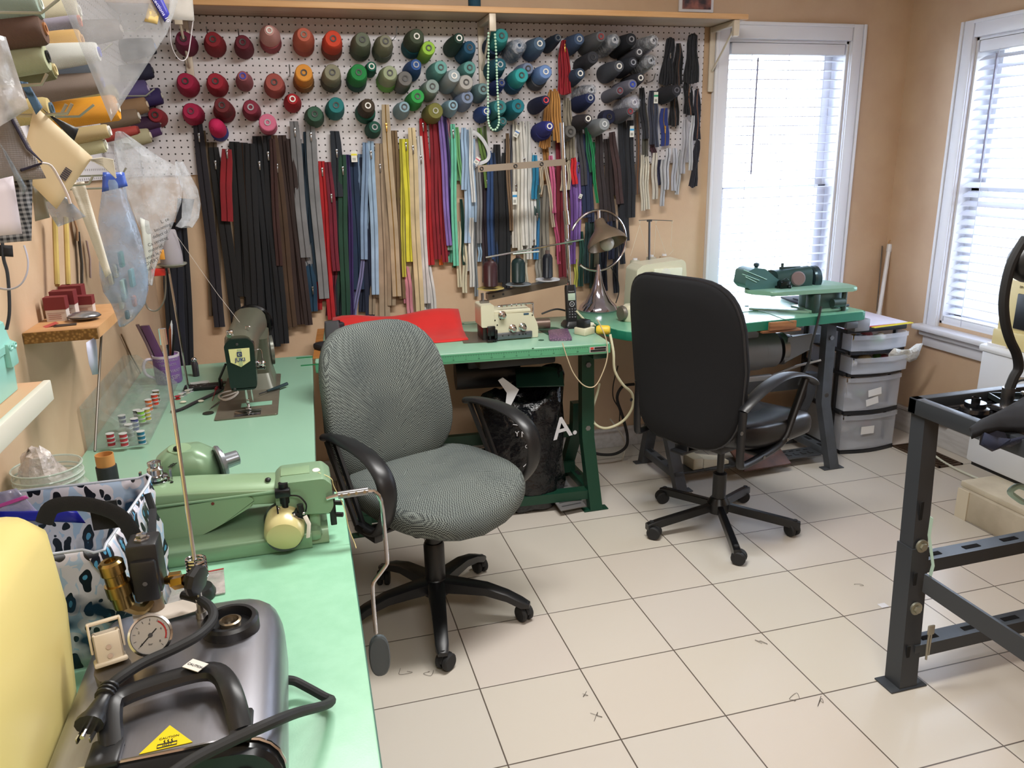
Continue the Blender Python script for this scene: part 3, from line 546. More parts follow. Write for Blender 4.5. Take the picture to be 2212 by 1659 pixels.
# looped pale zippers
b=B().tube([py(u,v,YP-.05) for u,v in ((1021,284),(1034,292),(1047,308),(1056,330),(1053,345),(1040,352),(1030,354))],.0075,6,sm=5,flat=.2,up=(0,1,0)); one('zipper_loop',b,mat('#dde0e4',.7,0,'fabric',300.0,None,.3),'white zipper curling in a loop beside the powder blue ones','zipper')
# price tags
def ptag(u,v,w_,h_,y,band,lab,rot=0):
    c=py(u,v,YP-y); k=1/500*.95; M=Matrix.Translation(c)@Matrix.Rotation(rot,4,'Y'); t=thing('price_tag',lab,'tag',c,0,'zipper tags')
    s=B().box((-w_*k/2,-.0005,-h_*k/2),(w_*k/2,.0005,h_*k/2),0,M); obj('card',s,mat('#d9dad2',.5),t,True)
    s=B().box((-w_*k/2+.0002,-.0009,h_*k*.08),(w_*k/2-.0002,-.0004,h_*k*.25),0,M); obj('colour_band',s,mat(band,.5),t,True)
    s=B()
    for i in range(7): s.box((-w_*k*.3+i*w_*k*.085,-.0009,-h_*k*.36),(-w_*k*.3+i*w_*k*.085+.0005*(1+i%2),-.0004,-h_*k*.12),0,M)
    obj('barcode',s,BLACK,t,True)
ptag(765,338,13,24,.05,'#d8cf3a','yellow banded price tag on the navy zippers'); ptag(1365,284,11,26,.06,'#3c9ad0','blue banded price tag on the jet black zipper'); ptag(1417,211,11,26,.06,'#2f9a70','green banded price tag on the blue grey zipper')
ptag(1112,428,11,30,.06,'#2c8ac0','blue banded price tag on the bone white zipper'); ptag(1116,288,11,18,.06,'#4a78b8','small tilted tag on the milk white zipper',.5); ptag(1031,347,11,16,.07,'#c8506a','small tilted tag on the white zipper loop',.6); ptag(1254,424,8,11,.05,'#b8b8b8','tiny white tag on the dark cobalt zipper',.4)
# ================================================================== TABLES
def tabletop(b,poly,z0,z1,bev=.003): return b.prism(poly,(0,0,z0),(1,0,0),(0,1,0),z1-z0,bev)
def rounded(poly,r,k=4):
    out=[];n=len(poly)
    for i in range(n):
        p=Vector(poly[i]);a=(Vector(poly[i-1])-p);c=(Vector(poly[(i+1)%n])-p); rr=r[i] if isinstance(r,(list,tuple)) else r
        if rr<=0: out.append(tuple(p)); continue
        p0=p+a.normalized()*rr; p1=p+c.normalized()*rr
        for j in range(k+1):
            t=j/k; q=p0.lerp(p,t).lerp(p.lerp(p1,t),t); out.append((q.x,q.y))
    return out
def lframe(t,x,yf,yb,ypost,ztop,m,wd=.05,side=1,bolts=True,dx=0.0):
    # industrial K-leg: upper post, kinked front and back legs, floor rail with slots, feet
    def chan(pts,w=wd,dp=.045):
        rings=[]
        for i,(yy,zz) in enumerate(pts):
            rings.append([Vector((x-w/2,yy-dp/2,zz)),Vector((x+w/2,yy-dp/2,zz)),Vector((x+w/2,yy+dp/2,zz)),Vector((x-w/2,yy+dp/2,zz))])
        return B().loft(rings)
    obj('leg',chan([(yf,.004),(yf+.005,.02),(ypost-.02,.30),(ypost-.01,ztop)]),m,t,True)
    obj('leg',chan([(yb,.004),(yb-.005,.02),(ypost+.10,.30),(ypost+.09,.42)]),m,t,True)
    b=B().box((x-wd/2+.004,yf+.01,.05),(x+wd/2-.004,yb-.01,.085),.003); obj('floor_rail',b,m,t,True)
    for k in range(3): yy=yf+.07+k*(yb-yf-.14)/2.2; obj('rail_slot',B().box((x-.009,yy,.0845),(x+.009,yy+.045,.0865),.0009),mat('#0c0d0e',.9),t,True)
    b=B().box((x-.055,yf-.022,0),(x+.055,yf+.022,.005),.002).box((x-.055,yb-.02,0),(x+.055,yb+.02,.005),.002); obj('foot_plate',b,m,t,True)
    obj('top_bracket',B().box((x-.03,ypost-.17,ztop-.03),(x+.03,ypost+.2,ztop),.003),m,t,True)
    for z in (.62,.34): obj('bolt',B().cyl((x,ypost-.037,z),(x,ypost-.042,z),.012,n=6),STEEL,t,True)
def rail(t,a,b_,h,w,m,name='cross_rail'):
    a=Vector(a);b_=Vector(b_);d=(b_-a).normalized(); s=Vector((0,0,1)).cross(d).normalized()*(w/2); u=Vector((0,0,h/2))
    obj(name,B().loft([[p-s-u,p+s-u,p+s+u,p-s+u] for p in (a,b_)]),m,t,True)
# --- left tables (two tops along the left wall)
NEARLAM=mat('#8cc2a2',.35,0,'mottle',30.0,'#94c9aa',.1)
t=thing('sewing_table','long pale green table holding the grey head sewing machine','table',(-.27,2.4,0))
obj('tabletop',tabletop(B(),rounded([(-.57,1.665),(-.005,1.665),(.028,2.995),(-.57,2.995)],[.004,.02,.012,.004]),.712,.75),LAM,t,True)
lframe(t,-.06,2.0,2.85,2.4,.712,GREYPAINT); lframe(t,-.5,2.0,2.85,2.4,.712,GREYPAINT); rail(t,(-.5,2.5,.2),(-.06,2.5,.2),.04,.02,GREYPAINT)
b=B()
for u,v in ((652,773),(662,789)): p=pz(u,v,.7505); b.box((p.x-.02,p.y-.006,.75),(p.x+.045,p.y+.006,.7515))
b.th=0; obj('green_tape',b,mat('#0f6b3c',.5),t,True)
t=thing('sewing_table','worn pale green table holding the light green blind stitcher','table',(-.27,1.1,0))
obj('tabletop',tabletop(B(),rounded([(-.57,.35),(.036,.35),(.052,1.66),(-.57,1.66)],[.01,.01,.035,.004]),.712,.75),NEARLAM,t,True)
obj('edge_band',tabletop(B(),rounded([(-.571,.349),(.0385,.349),(.0545,1.6615),(-.571,1.6615)],[.01,.01,.035,.004]),.716,.740),mat('#28584a',.5),t,True)
lframe(t,-.02,.5,1.4,.9,.712,GREYPAINT); lframe(t,-.5,.5,1.4,.9,.712,GREYPAINT)
# --- overlock table
t=thing('sewing_table','mid green overlock table with a printed ruler edge','table',(.6,3.1,0))
pl=[(.045,2.868),(.855,2.805),(.858,2.845),(.872,2.845),(.872,2.800),(1.165,2.778),(1.20,3.35),(.10,3.47)]
pl=[(.034,2.868),(.851,2.805),(.854,2.815),(.858,2.805),(1.165,2.778),(1.20,3.35),(.075,3.47)]
obj('tabletop',tabletop(B(),rounded(pl,[.01,0,0,0,.012,.01,.01]),.708,.75),LAM,t,True)
LAME2=mat('#549b74',.35); e0=Vector((.034,2.868));e1=Vector((1.165,2.778)); ed=(e1-e0).normalized(); en=Vector((ed.y,-ed.x))
def fe(s_,off=0): q=e0+ed*s_+en*off; return q
q0=fe(0,.0035);q1=fe(1.1335,.0035)
b=B().prism([(q0.x,q0.y),(q1.x,q1.y),(fe(1.1335).x,fe(1.1335).y),(fe(0).x,fe(0).y)],(0,0,.712),(1,0,0),(0,1,0),.034); obj('edge_band',b,LAME2,t,True)
b=B()
for k in range(106):
    s_=.02+k*.0098
    if .81<s_<.83: continue
    q=fe(s_,.0037); h=.009 if k%5==0 else .005
    b.prism([(q.x,q.y),(q.x+ed.x*.0009,q.y+ed.y*.0009),(q.x+ed.x*.0009+en.x*.0003,q.y+ed.y*.0009+en.y*.0003),(q.x+en.x*.0003,q.y+en.y*.0003)],(0,0,.741-h),(1,0,0),(0,1,0),h)
q=fe(.02,.0037); q2=fe(1.045,.0037)
for z in (.7415,.718): b.tube([(q.x,q.y,z),(q2.x,q2.y,z)],.0004,4)
for k in range(1,22):
    q=fe(.02+k*.049,.0040); b.text(str(k),(q.x,q.y,.7245),(ed.x,ed.y,0),(0,0,1),.008,.0002)
obj('ruler_print',b,mat('#1c4a36',.6),t,True)
q=fe(1.083,.0042); b=B().box((-.035,-.0006,-.011),(.035,.0006,.011),0,Matrix.Translation((q.x,q.y,.729))@Matrix.Rotation(math.atan2(ed.y,ed.x),4,'Z')); obj('maker_plate',b,mat('#b8b4b2',.4),t,True)
b=B(); Mq=Matrix.Translation((q.x,q.y,.729))@Matrix.Rotation(math.atan2(ed.y,ed.x),4,'Z'); b.box((-.031,-.0012,-.009),(.032,-.0005,-.0008),0,Mq).box((-.015,-.0012,.0008),(.032,-.0005,.009),0,Mq); obj('plate_print',b,mat('#1a1a1a',.5),t,True)
b=B().box((-.031,-.0013,.001),(-.018,-.0005,.009),0,Mq); obj('plate_mark',b,mat('#b8342a',.5),t,True)
# recess beside overlock, slot, holes
b=B().prism(rounded([(.98,2.97),(1.06,2.95),(1.07,3.14),(.97,3.17)],.04),(0,0,.7498),(1,0,0),(0,1,0),.001); obj('belt_cutout',b,mat('#1d4c3a',.5),t,True)
b=B().tube([pz(u,v,.7503) for u,v in ((905,708),(960,703),(1030,699))],.0012,4); obj('seam',b,mat('#2f6a50',.6),t,True)
b=B()
for u,v in ((997,700),(1169,735)): p=pz(u,v,.75); b.lathe([(.012,0),(.012,.0012),(.001,.0013)],p,n=16)
obj('hole_cap',b,mat('#2a4d3d',.4),t,True)
lframe(t,1.14,2.865,3.262,2.99,.708,DKGREEN,.055); lframe(t,.17,2.93,3.34,3.06,.708,DKGREEN,.055)
rail(t,(.17,3.2,.27),(1.14,3.13,.27),.05,.03,DKGREEN); rail(t,(.17,2.96,.065),(1.14,2.9,.065),.04,.05,DKGREEN); rail(t,(.17,3.17,.1),(1.14,3.12,.1),.05,.02,DKGREEN)
obj('under_tray',B().box((.66,2.9,.655),(.98,3.12,.70),.01),mat('#16191a',.5),t,True)
obj('motor',B().cyl((.62,3.2,.56),(.84,3.18,.56),.065,n=20).cyl((.84,3.18,.56),(.9,3.175,.56),.05,n=20).box((.66,3.12,.60),(.82,3.26,.71),.01),BLACK,t,True)
obj('drawer',B().box((.05,2.9,.66),(.19,3.2,.70),.006),mat('#8a8c92',.45),t,True)
# --- right table
t=thing('sewing_table','long green table with rounded corners in front of the bright window','table',(1.83,3.1,0))
pl=[(1.232,3.05),(1.30,2.835),(2.462,2.905),(2.425,3.47),(1.225,3.42)]
obj('tabletop',tabletop(B(),rounded(pl,[.06,.12,.03,.02,.02]),.722,.762),mat('#72ad8e',.2,0,'mottle',3.0,'#7ab495',.02),t,True)
obj('edge_band',tabletop(B(),rounded([(1.2285,3.05),(1.298,2.8315),(2.4655,2.9015),(2.4285,3.4735),(1.2215,3.4235)],[.06,.12,.03,.02,.02]),.7235,.7605),mat('#1f7058',.35),t,True)
p0=py(1660,700,2.86);p1=py(1716,697,2.863)
b=B().box((p0.x,2.848,.724),(p1.x,2.86,.7595)).box((p0.x-.03,2.853,.712),(p1.x+.03,2.92,.7215),.002); obj('wood_patch',b,mat('#a8764c',.6,0,'wood',4.0,'#6e4428'),t,True)
b=B().tube([pz(u,v,.7623) for u,v in ((1585,676),(1635,671),(1660,677),(1714,697))],.0011,4).lathe([(.01,0),(.01,.001),(.001,.0011)],pz(1613,661,.762),n=14).lathe([(.009,0),(.009,.001),(.001,.0011)],pz(1631,666,.762),n=14); obj('seam',b,mat('#2f5a48',.6),t,True)
lframe(t,2.38,2.935,3.30,3.06,.72,GREYPAINT,.05); lframe(t,1.57,2.915,3.29,3.10,.72,GREYPAINT,.05)
rail(t,(1.57,3.2,.36),(2.38,3.2,.36),.07,.012,GREYPAINT); rail(t,(1.57,3.12,.60),(2.38,3.12,.60),.04,.03,GREYPAINT)
b=B().box((1.585,2.99,.045),(2.36,3.09,.055),.002); obj('treadle_bar',b,GREYPAINT,t,True)
b=B()
for x in (1.70,1.74,1.79,1.85,2.19,2.23,2.27,2.31):
    for y in (3.01,3.06): b.box((x,y,.0548),(x+.022,y+.007,.0562)); 
    b.box((x,3.02,.0548),(x+.006,3.036,.0562))
obj('treadle_slot',b,mat('#0c0d0e',.9),t,True)
obj('treadle_hinge',B().tube([(1.95,3.02,.06),(1.93,3.1,.18)],.008,6).tube([(2.12,3.0,.06),(2.04,3.1,.17)],.008,6),BLACK,t,True)
M=Matrix.Translation((2.03,3.05,.095))@Matrix.Rotation(.05,4,'Z')@Matrix.Rotation(.45,4,'X')
obj('treadle',B().box((-.13,-.12,-.006),(.13,.12,.006),.004,M),mat('#5e3c30',.55,.2,'mottle',12.0,'#3f2a22',.2),t,True)
obj('motor',B().cyl((1.80,3.12,.565),(2.05,3.12,.565),.092,n=28).cyl((2.055,3.12,.565),(2.13,3.12,.565),.085,n=28).box((1.86,3.06,.64),(2.02,3.2,.722),.01),mat('#77787a',.4,.4),t,True)
b=B().lathe([(.045,0),(.075,.004),(.078,.03),(.05,.034)],(2.15,3.12,.565),(1,0,0),24).lathe([(.03,0),(.03,.03),(.062,.034),(.062,.042),(.03,.046)],(2.18,3.12,.565),(1,0,0),20).cyl((2.22,3.12,.565),(2.25,3.12,.565),.016); obj('clutch_wheel',b,STEEL,t,True)
obj('belt_cover',B().prism([(-.06,-.1),(.09,-.04),(.08,.03),(-.05,.02)],(2.22,3.06,.61),(1,0,0),(0,0,1),.004),mat('#6d6e70',.45),t,True)
obj('clutch_lever',B().box((1.83,3.0,.452),(2.06,3.02,.478),.004).tube([(2.05,3.01,.465),(2.2,3.02,.50),(2.3,2.98,.53)],.006,6).cyl((1.86,3.01,.46),(1.84,3.03,.1),.004),mat('#8a8b8d',.35,.7),t,True)
obj('switch_box',B().box((2.42,2.92,.665),(2.50,2.99,.72),.004),mat('#7d8086',.4),t,True)
# pull chain rod from the blindstitcher foot
P=[py(u,v,2.88) for u,v in ((1774,662),(1765,700),(1752,750),(1748,780))]
one('lift_rod',B().tube(P,.0055,6).tube([P[-1],P[-1]+Vector((-.01,.05,-.12))],.006,6),mat('#3a3d3f',.4,.6),'dark steel lift rod hanging in front of the right green table','rod')
# ================================================================== DRAWERS
X0,X1,Y0,Y1=2.515,2.86,3.075,3.42
t=thing('drawer_tower','translucent plastic drawer tower with black frame in the corner','drawer unit',((X0+X1)/2,(Y0+Y1)/2,0))
FR=mat('#1c1e22',.4); MK=mat('#d6dae2',.3,0,'milky',1.0,None,.42)
b=B()
zz=[.0,.205,.40,.51,.612]
for i,z in enumerate(zz): b.box((X0,Y0+.01,z),(X1,Y1,z+(.018 if i<4 else .03)),.006)
for x in (X0+.006,X1-.018):
    for y in (Y0+.06,Y1-.02): b.box((x-.004,y,0),(x+.012,y+.018,.62))
obj('frame',b,FR,t,True)
def bow(k,n=8): return [(X0+.016+(X1-X0-.032)*i/n, -.022*math.sin(math.pi*i/n)) for i in range(n+1)]
for i,(z0,z1,out,open_) in enumerate(((.02,.200,0,0),(.225,.394,0,0),(.42,.50,.03,1),(.53,.608,.012,0))):
    yf=Y0-out; f=bow(0)
    d=B(); n=len(f)
    d.loft([[Vector((x,yf+dy+e,z)) for x,dy in f] for z,e in ((z0,0),(z1-.02,-.002),(z1-.02,-.010),(z1,-.010),(z1,-.002))],closed=False,caps=False)
    d.box((X0+.016,yf+.004,z0),(X0+.020,Y1-.03,z1)).box((X1-.02,yf+.004,z0),(X1-.016,Y1-.03,z1)).box((X0+.016,yf+.004,z0),(X1-.016,Y1-.03,z0+.003))
    obj('drawer',d,MK,t,True)
    f2=B().loft([[Vector((x,Y0+dy-.004,z)) for x,dy in f]+[Vector((x,Y0+.01,z)) for x,dy in f[::-1]] for z in (zz[i],zz[i]+.016)]); obj('rail_lip',f2,FR,t,True)
    rr=random.Random(i)
    for k in range(7):
        c=(X0+.05+rr.random()*.25,yf+.05+rr.random()*.1,z0+.035+rr.random()*(.012+.02*(i<2))); r_=.016+rr.random()*.02
        cc_=['#b8964e','#5a8a48','#8c8f98','#c9b48a','#a8545a','#d8d4cc','#6b6f78'][k]; b=B().sph(c,(r_,r_*.9,r_*.7),8)
        one('notion',b,mat(cc_,.6),['golden','green','grey','buff','rosy','off white','slate'][k]+' bundle of notions inside the '+['bottom','second lowest','third','top'][i]+' drawer of the tower','sewing notion','notions in the drawer tower')
for (u,v,a_,w_,h_) in ((1890,847,-.15,.075,.035),(1884,867,-.2,.07,.035),(1874,929,0,.076,.04)):
    b=B(); p=py(u,v,3.046); b.box((-w_/2,-.0006,-h_/2),(w_/2,.0006,h_/2),0,Matrix.Translation(p)@Matrix.Rotation(a_,4,'Y')); obj('paper_label',b,mat('#d9d8d6',.6),t,True)
pb=Vector((2.80,3.03,.52)); g=[[pb+Vector((-.07+.028*j+random.uniform(-.006,.006),-.01+.035*i*.3+random.uniform(-.015,.01),.02-.03*i*.9+random.uniform(-.012,.012))) for j in range(7)] for i in range(4)]
b=B().sheet(g); b.th=.002; one('tissue_wad',b,mat('#dfe0dc',.6,0,'crinkle',30.0),'crumpled white tissue spilling out of the third drawer','tissue')
b=B().box((X0-.03,Y0-.005,.6425),(X1+.01,Y1-.01,.6445),0,None); one('paper_sheet',b,mat('#d4cfdd',.6),'large pale paper sheet lying on the drawer tower','paper')
b=B().box((-.12,-.01,0),(.13,.01,.003),0,Matrix.Translation((2.74,3.055,.645))@Matrix.Rotation(.12,4,'Z')); one('pencil_strip',b,mat('#c8b42c',.5),'yellow strip lying on top of the drawer tower front','strip')
b=B().box((-.14,-.004,0),(.16,.012,.002),0,Matrix.Translation((2.62,3.06,.645))@Matrix.Rotation(.03,4,'Z')); one('folder_edge',b,mat('#a82838',.5),'thin red folder edge on the drawer tower','folder')
# pole in the corner
P0,P1=py(1898,684,3.44),py(1922,528,3.52)
t=thing('blind_pole','slim white pole leaning in the room corner','pole',P0); obj('tube',B().cyl(P0,P1,.011,n=12).cyl(P0,P0+(P1-P0)*.06,.0135,n=12).cyl(P0+(P1-P0)*.9,P1,.0135,n=12),WHITEP,t,True)
obj('eyelet',B().tube([P1+Vector((.01*math.cos(a),0,.012+.01*math.sin(a))) for a in [k*math.pi/5 for k in range(10)]],.0022,6,loop=True),mat('#c9a070',.4),t,True)
a,b_=py(1894,672,3.5),py(1906,531,3.535); one('thin_rod',B().cyl(a,b_,.0035,n=8),mat('#6a6058',.5),'thin brown rod leaning beside the white corner pole','rod')
# ================================================================== FRIDGE, BOXES, CASE
t=thing('mini_fridge','small white fridge behind the dark bench','fridge',(2.86,2.35,0))
obj('body',B().box((2.705,1.95,.165),(3.05,2.50,.655),.012),mat('#d3d7dd',.3),t,True); obj('top',B().box((2.697,1.94,.65),(3.055,2.512,.68),.012),mat('#dfe3e8',.3),t,True)
obj('hinge_cover',B().box((2.715,2.40,.679),(2.77,2.49,.688),.003),WHITEP,t,True)
obj('foot',B().box((2.72,2.0,.15),(2.77,2.48,.165)).box((2.98,2.0,.15),(3.03,2.48,.165)),RUBBER,t,True)
t=thing('plinth_box','old cream wooden box supporting the white fridge','box',(2.8,2.2,0))
obj('box',B().box((2.53,1.7,0),(3.04,2.345,.125),.004),mat('#c2b8a4',.6,0,'mottle',9.0,'#b0a591',.2),t,True); obj('lid',B().box((2.545,1.69,.125),(3.045,2.355,.15),.004),mat('#cfc6b2',.6,0,'mottle',9.0,'#bdb39e',.2),t,True)
obj('end_board',B().box((2.524,2.29,0),(2.5299,2.345,.125)),mat('#cfc5b0',.6),t,True)
t=thing('sewing_machine_case','pale yellow sewing machine with black front on the white fridge','sewing machine',(2.8,2.0,.6805))
YEL=mat('#d2c48e',.4)
obj('housing',B().box((2.73,1.9,.6805),(2.98,2.47,.955),.012).box((2.72,1.9,.6805),(2.75,2.475,.75),.006),YEL,t,True); obj('front_panel',B().box((2.722,1.9,.765),(2.73,2.39,.905),.004),BLKPL,t,True)
b=B().text('BROTHER',(2.7285,2.36,.93),(0,-1,0),(0,0,1),.014,.0003); obj('lettering',b,mat('#6a6248',.5),t,True)
b=B().tube([py(u,v,2.0) for u,v in ((2170,700),(2190,712),(2212,705))],.008,6); b.bm.free()
t=thing('power_outlet','grey surface power outlet low on the right wall','outlet',(3.05,3.0,.13)); obj('box',B().box((3.03,2.95,.135),(XR-.028,3.07,.20),.004),mat('#8a8784',.45,.3),t,True); obj('plug',B().box((3.0,3.01,.15),(3.03,3.04,.18),.004),mat('#d8d5b8',.5),t,True)
one('white_cable',B().tube([(3.0,3.025,.16),(2.95,3.02,.17),(2.91,2.99,.08),(2.93,2.88,.012),(2.9,2.7,.010),(2.92,2.5,.010),(2.98,2.42,.01)],.0055,8,sm=6),mat('#cfd0c0',.5),'white power cord running from the right wall outlet to the fridge','cord')
# ================================================================== BENCH (front right)
t=thing('machine_bench','dark metal machine stand with mesh lined tray at right','bench',(1.75,1.4,0))
C0=Vector((1.635,1.72,0)); ux=Vector((.99,.0,0)); BT=.79
BX0,BX1,BY0,BY1=1.625,2.20,.62,1.715
b=B(); b.box((BX0,BY0,BT-.045),(BX0+.03,BY1,BT),.003).box((BX1-.03,BY0,BT-.045),(BX1,BY1,BT),.003).box((BX0,BY1-.03,BT-.045),(BX1,BY1,BT),.003).box((BX0,BY0,BT-.045),(BX1,BY0+.03,BT),.003); obj('rim',b,BENCHP,t,True)
obj('tray',B().box((BX0+.02,BY0+.02,BT-.04),(BX1-.02,BY1-.02,BT-.03)),mat('#15161a',.6),t,True)
b=B()
for k in range(26): y=BY1-.045-k*.018; b.tube([(BX0+.03,y,BT-.028),(BX1-.03,y,BT-.028)],.004,4)
obj('mesh_mat',b,mat('#1b1c20',.5),t,True)
def post(x,y,xt,yt,z0=0,z1=BT-.045,w_=.05): return B().loft([[Vector((X+a*w_/2,Y+c*w_/2,z)) for a,c in ((-1,-1),(1,-1),(1,1),(-1,1))] for X,Y,z in ((x,y,z0),(xt,yt,z1))])
for (x,y,xt,yt) in ((1.545,1.53,1.66,1.685),(2.16,1.545,2.15,1.68),(1.545,.70,1.66,.66),(2.16,.70,2.15,.66)):
    obj('leg',post(x,y,xt,yt),BENCHP,t,True); k_=.52
    obj('leg_sleeve',post(x,y,x+(xt-x)*k_,y+(yt-y)*k_,.005,(BT-.045)*k_,.058),BENCHP,t,True)
    b=B().box((x-.06,y-.035,0),(x+.06,y+.035,.005),.003); obj('foot_plate',b,BENCHP,t,True)
    for f in (.30,.53):
        b=B(); c=Vector((x+(xt-x)*f,y+(yt-y)*f,(BT-.045)*f)); b.cyl(c+Vector((0,-.028,0)),c+Vector((0,-.034,0)),.019,n=14); b.cyl(c+Vector((0,-.03,0)),c+Vector((0,-.042,0)),.011,n=6); obj('bolt',b,mat('#a8a898',.35,.8),t,True)
    for f in (.13,.4,.66): b=B(); c=Vector((x+(xt-x)*f-.012,y+(yt-y)*f-.03,(BT-.045)*f)); b.box(c-Vector((.006,.0015,.028)),c+Vector((.006,.0015,.028)),.005); obj('leg_slot',b,mat('#08090a',.9),t,True)
def hrail(a,b_,n,w_=.05,h=.04):
    a=Vector(a);b_=Vector(b_); rail(t,a,b_,h,w_,BENCHP); d=(b_-a)
    for k in range(n):
        s=B(); c=a+d*(.12+.76*k/(n-1)); u=d.normalized()*.028; nn=Vector((0,0,1)).cross(d.normalized())*.008; s.loft([[c-u-nn+Vector((0,0,z)),c+u-nn+Vector((0,0,z)),c+u+nn+Vector((0,0,z)),c-u+nn+Vector((0,0,z))] for z in (h/2-.001,h/2+.0012)])
        obj('rail_slot',s,mat('#08090a',.9),t,True)
hrail((1.60,1.60,.33),(2.15,1.61,.33),4); hrail((1.57,1.545,.10),(2.15,1.555,.10),4)
a=Vector((1.57,1.52,.335)); b_=Vector((1.57,.75,.335-.33*.5))
rail(t,Vector((1.585,1.535,.31)),Vector((1.585,.62,.30)),.055,.008,BENCHP,'side_brace')
P=[Vector((1.60,1.60,.42)),Vector((1.585,1.58,.33))]
one('cloth_tape',B().tube([(1.592,1.548,.50),(1.60,1.556,.44),(1.606,1.535,.36),(1.597,1.535,.30)],.006,6,flat=.2),mat('#a9c4b4',.6),'pale green tape hanging from the dark bench leg','tape')
obj_=one('steel_hook',B().tube([(1.593,1.502,.18),(1.59,1.50,.13),(1.588,1.496,.09)],.003,6).tube([(1.60,1.502,.19),(1.598,1.50,.10)],.003,6).box((1.585,1.498,.165),(1.607,1.504,.195),.003),mat('#9a9688',.4,.5),'small metal clips hanging on the dark bench leg','clip')
kc=pz(2104,893,BT-.022); t=thing('round_cap','black round stepped knob lying on the bench tray','knob',kc)
obj('base',B().lathe([(.001,0),(.036,0),(.0385,.007),(.035,.017),(.027,.020),(.026,.032),(.001,.033)],kc,n=28),mat('#0d0e11',.18),t,True)
obj('spindle',B().lathe([(.011,.032),(.011,.045),(.008,.046),(.007,.04)],kc,n=16,ring=True),mat('#2c2d30',.15,.8),t,True)
t=thing('magnifier_lamp','black goosenecked lamp arm rising from the bench','lamp',(2.05,1.6,BT-.02))
pts=[py(u,v,1.58) for u,v in ((2178,845),(2190,815),(2200,795),(2196,765),(2182,735),(2172,700),(2168,660),(2172,620),(2183,575),(2200,540),(2216,515))]
obj('gooseneck',B().tube(pts,.0125,10,sm=4),RUBBER,t,True); obj('head',B().sph(py(2225,565,1.58),(.055,.05,.055),16),BLKPL,t,True)
obj('clamp',B().cyl(pts[0]+Vector((0,0,-.05)),pts[0]+Vector((0,0,.01)),.016,n=12).box((pts[0].x-.03,1.55,BT-.02),(pts[0].x+.03,1.6,BT-.005),.003),STEEL,t,True)
hc=pz(2188,868,BT-.02); M=Matrix.Translation(hc)@Matrix.Rotation(-.35,4,'Z')
t=thing('tool_holder','chrome and black clamp fitting standing in the bench tray','fitting',hc)
obj('plate',B().box((-.05,-.04,0),(.08,.04,.004),.002,M).box((-.05,-.04,.004),(-.046,.04,.016),0,M).box((-.05,.036,.004),(.08,.04,.016),0,M).box((-.05,-.04,.004),(.08,-.036,.016),0,M),mat('#2a3030',.35,.4),t,True)
obj('chrome_arch',B().tube([M@Vector(p) for p in ((.005,.015,.004),(.005,.015,.05),(.025,.01,.064),(.055,0,.060),(.065,0,.004))],.006,8,sm=4),CHROME,t,True)
obj('clip_block',B().box((.02,-.02,.004),(.06,.01,.03),.004,M),CHROME,t,True)
A_=[(2096,931),(2120,915),(2150,898),(2185,880),(2225,858)]; L_2=[(2100,940),(2125,934),(2155,928),(2190,925),(2225,930)]; g=[]
for k,(p,q) in enumerate(zip(A_,L_2)):
    a_=pz(p[0],p[1],BT+.012); c_=pz(q[0],q[1],BT+.012); g.append([a_.lerp(c_,f)+Vector((0,0,.014*math.sin(math.pi*f)*min(1,k*.6)+.003*math.sin(k*2+f*5))) for f in (0,.25,.5,.75,1)])
b=B().sheet(g); b.th=.016; one('cloth_strip',b,mat('#0a0b10',.95),'black cloth draped over the front edge of the bench tray','cloth',ang=70)
g=[[pz(u,v+14*f,BT-.01)+Vector((0,0,.02*math.sin(f*3+u*.05))) for f in (0,.4,.8,1.3)] for u,v in ((2120,942),(2150,938),(2185,936),(2225,940))]
b=B().sheet(g); b.th=.012; one('navy_cloth',b,mat('#141d38',.85,0,'fabric',120.0),'dark navy cloth bunched under the black cloth in the tray','cloth',ang=70)
t=thing('tape_roll','mint green gloves of tape hanging off the bench leg','tape roll',(2.15,1.52,.28))
obj('ring',B().tube([py(u,v,1.50) for u,v in ((2182,1062),(2195,1075),(2212,1085),(2225,1082),(2222,1060),(2200,1050))],.008,8,loop=True,sm=4),mat('#a8ccc4',.5),t,True)
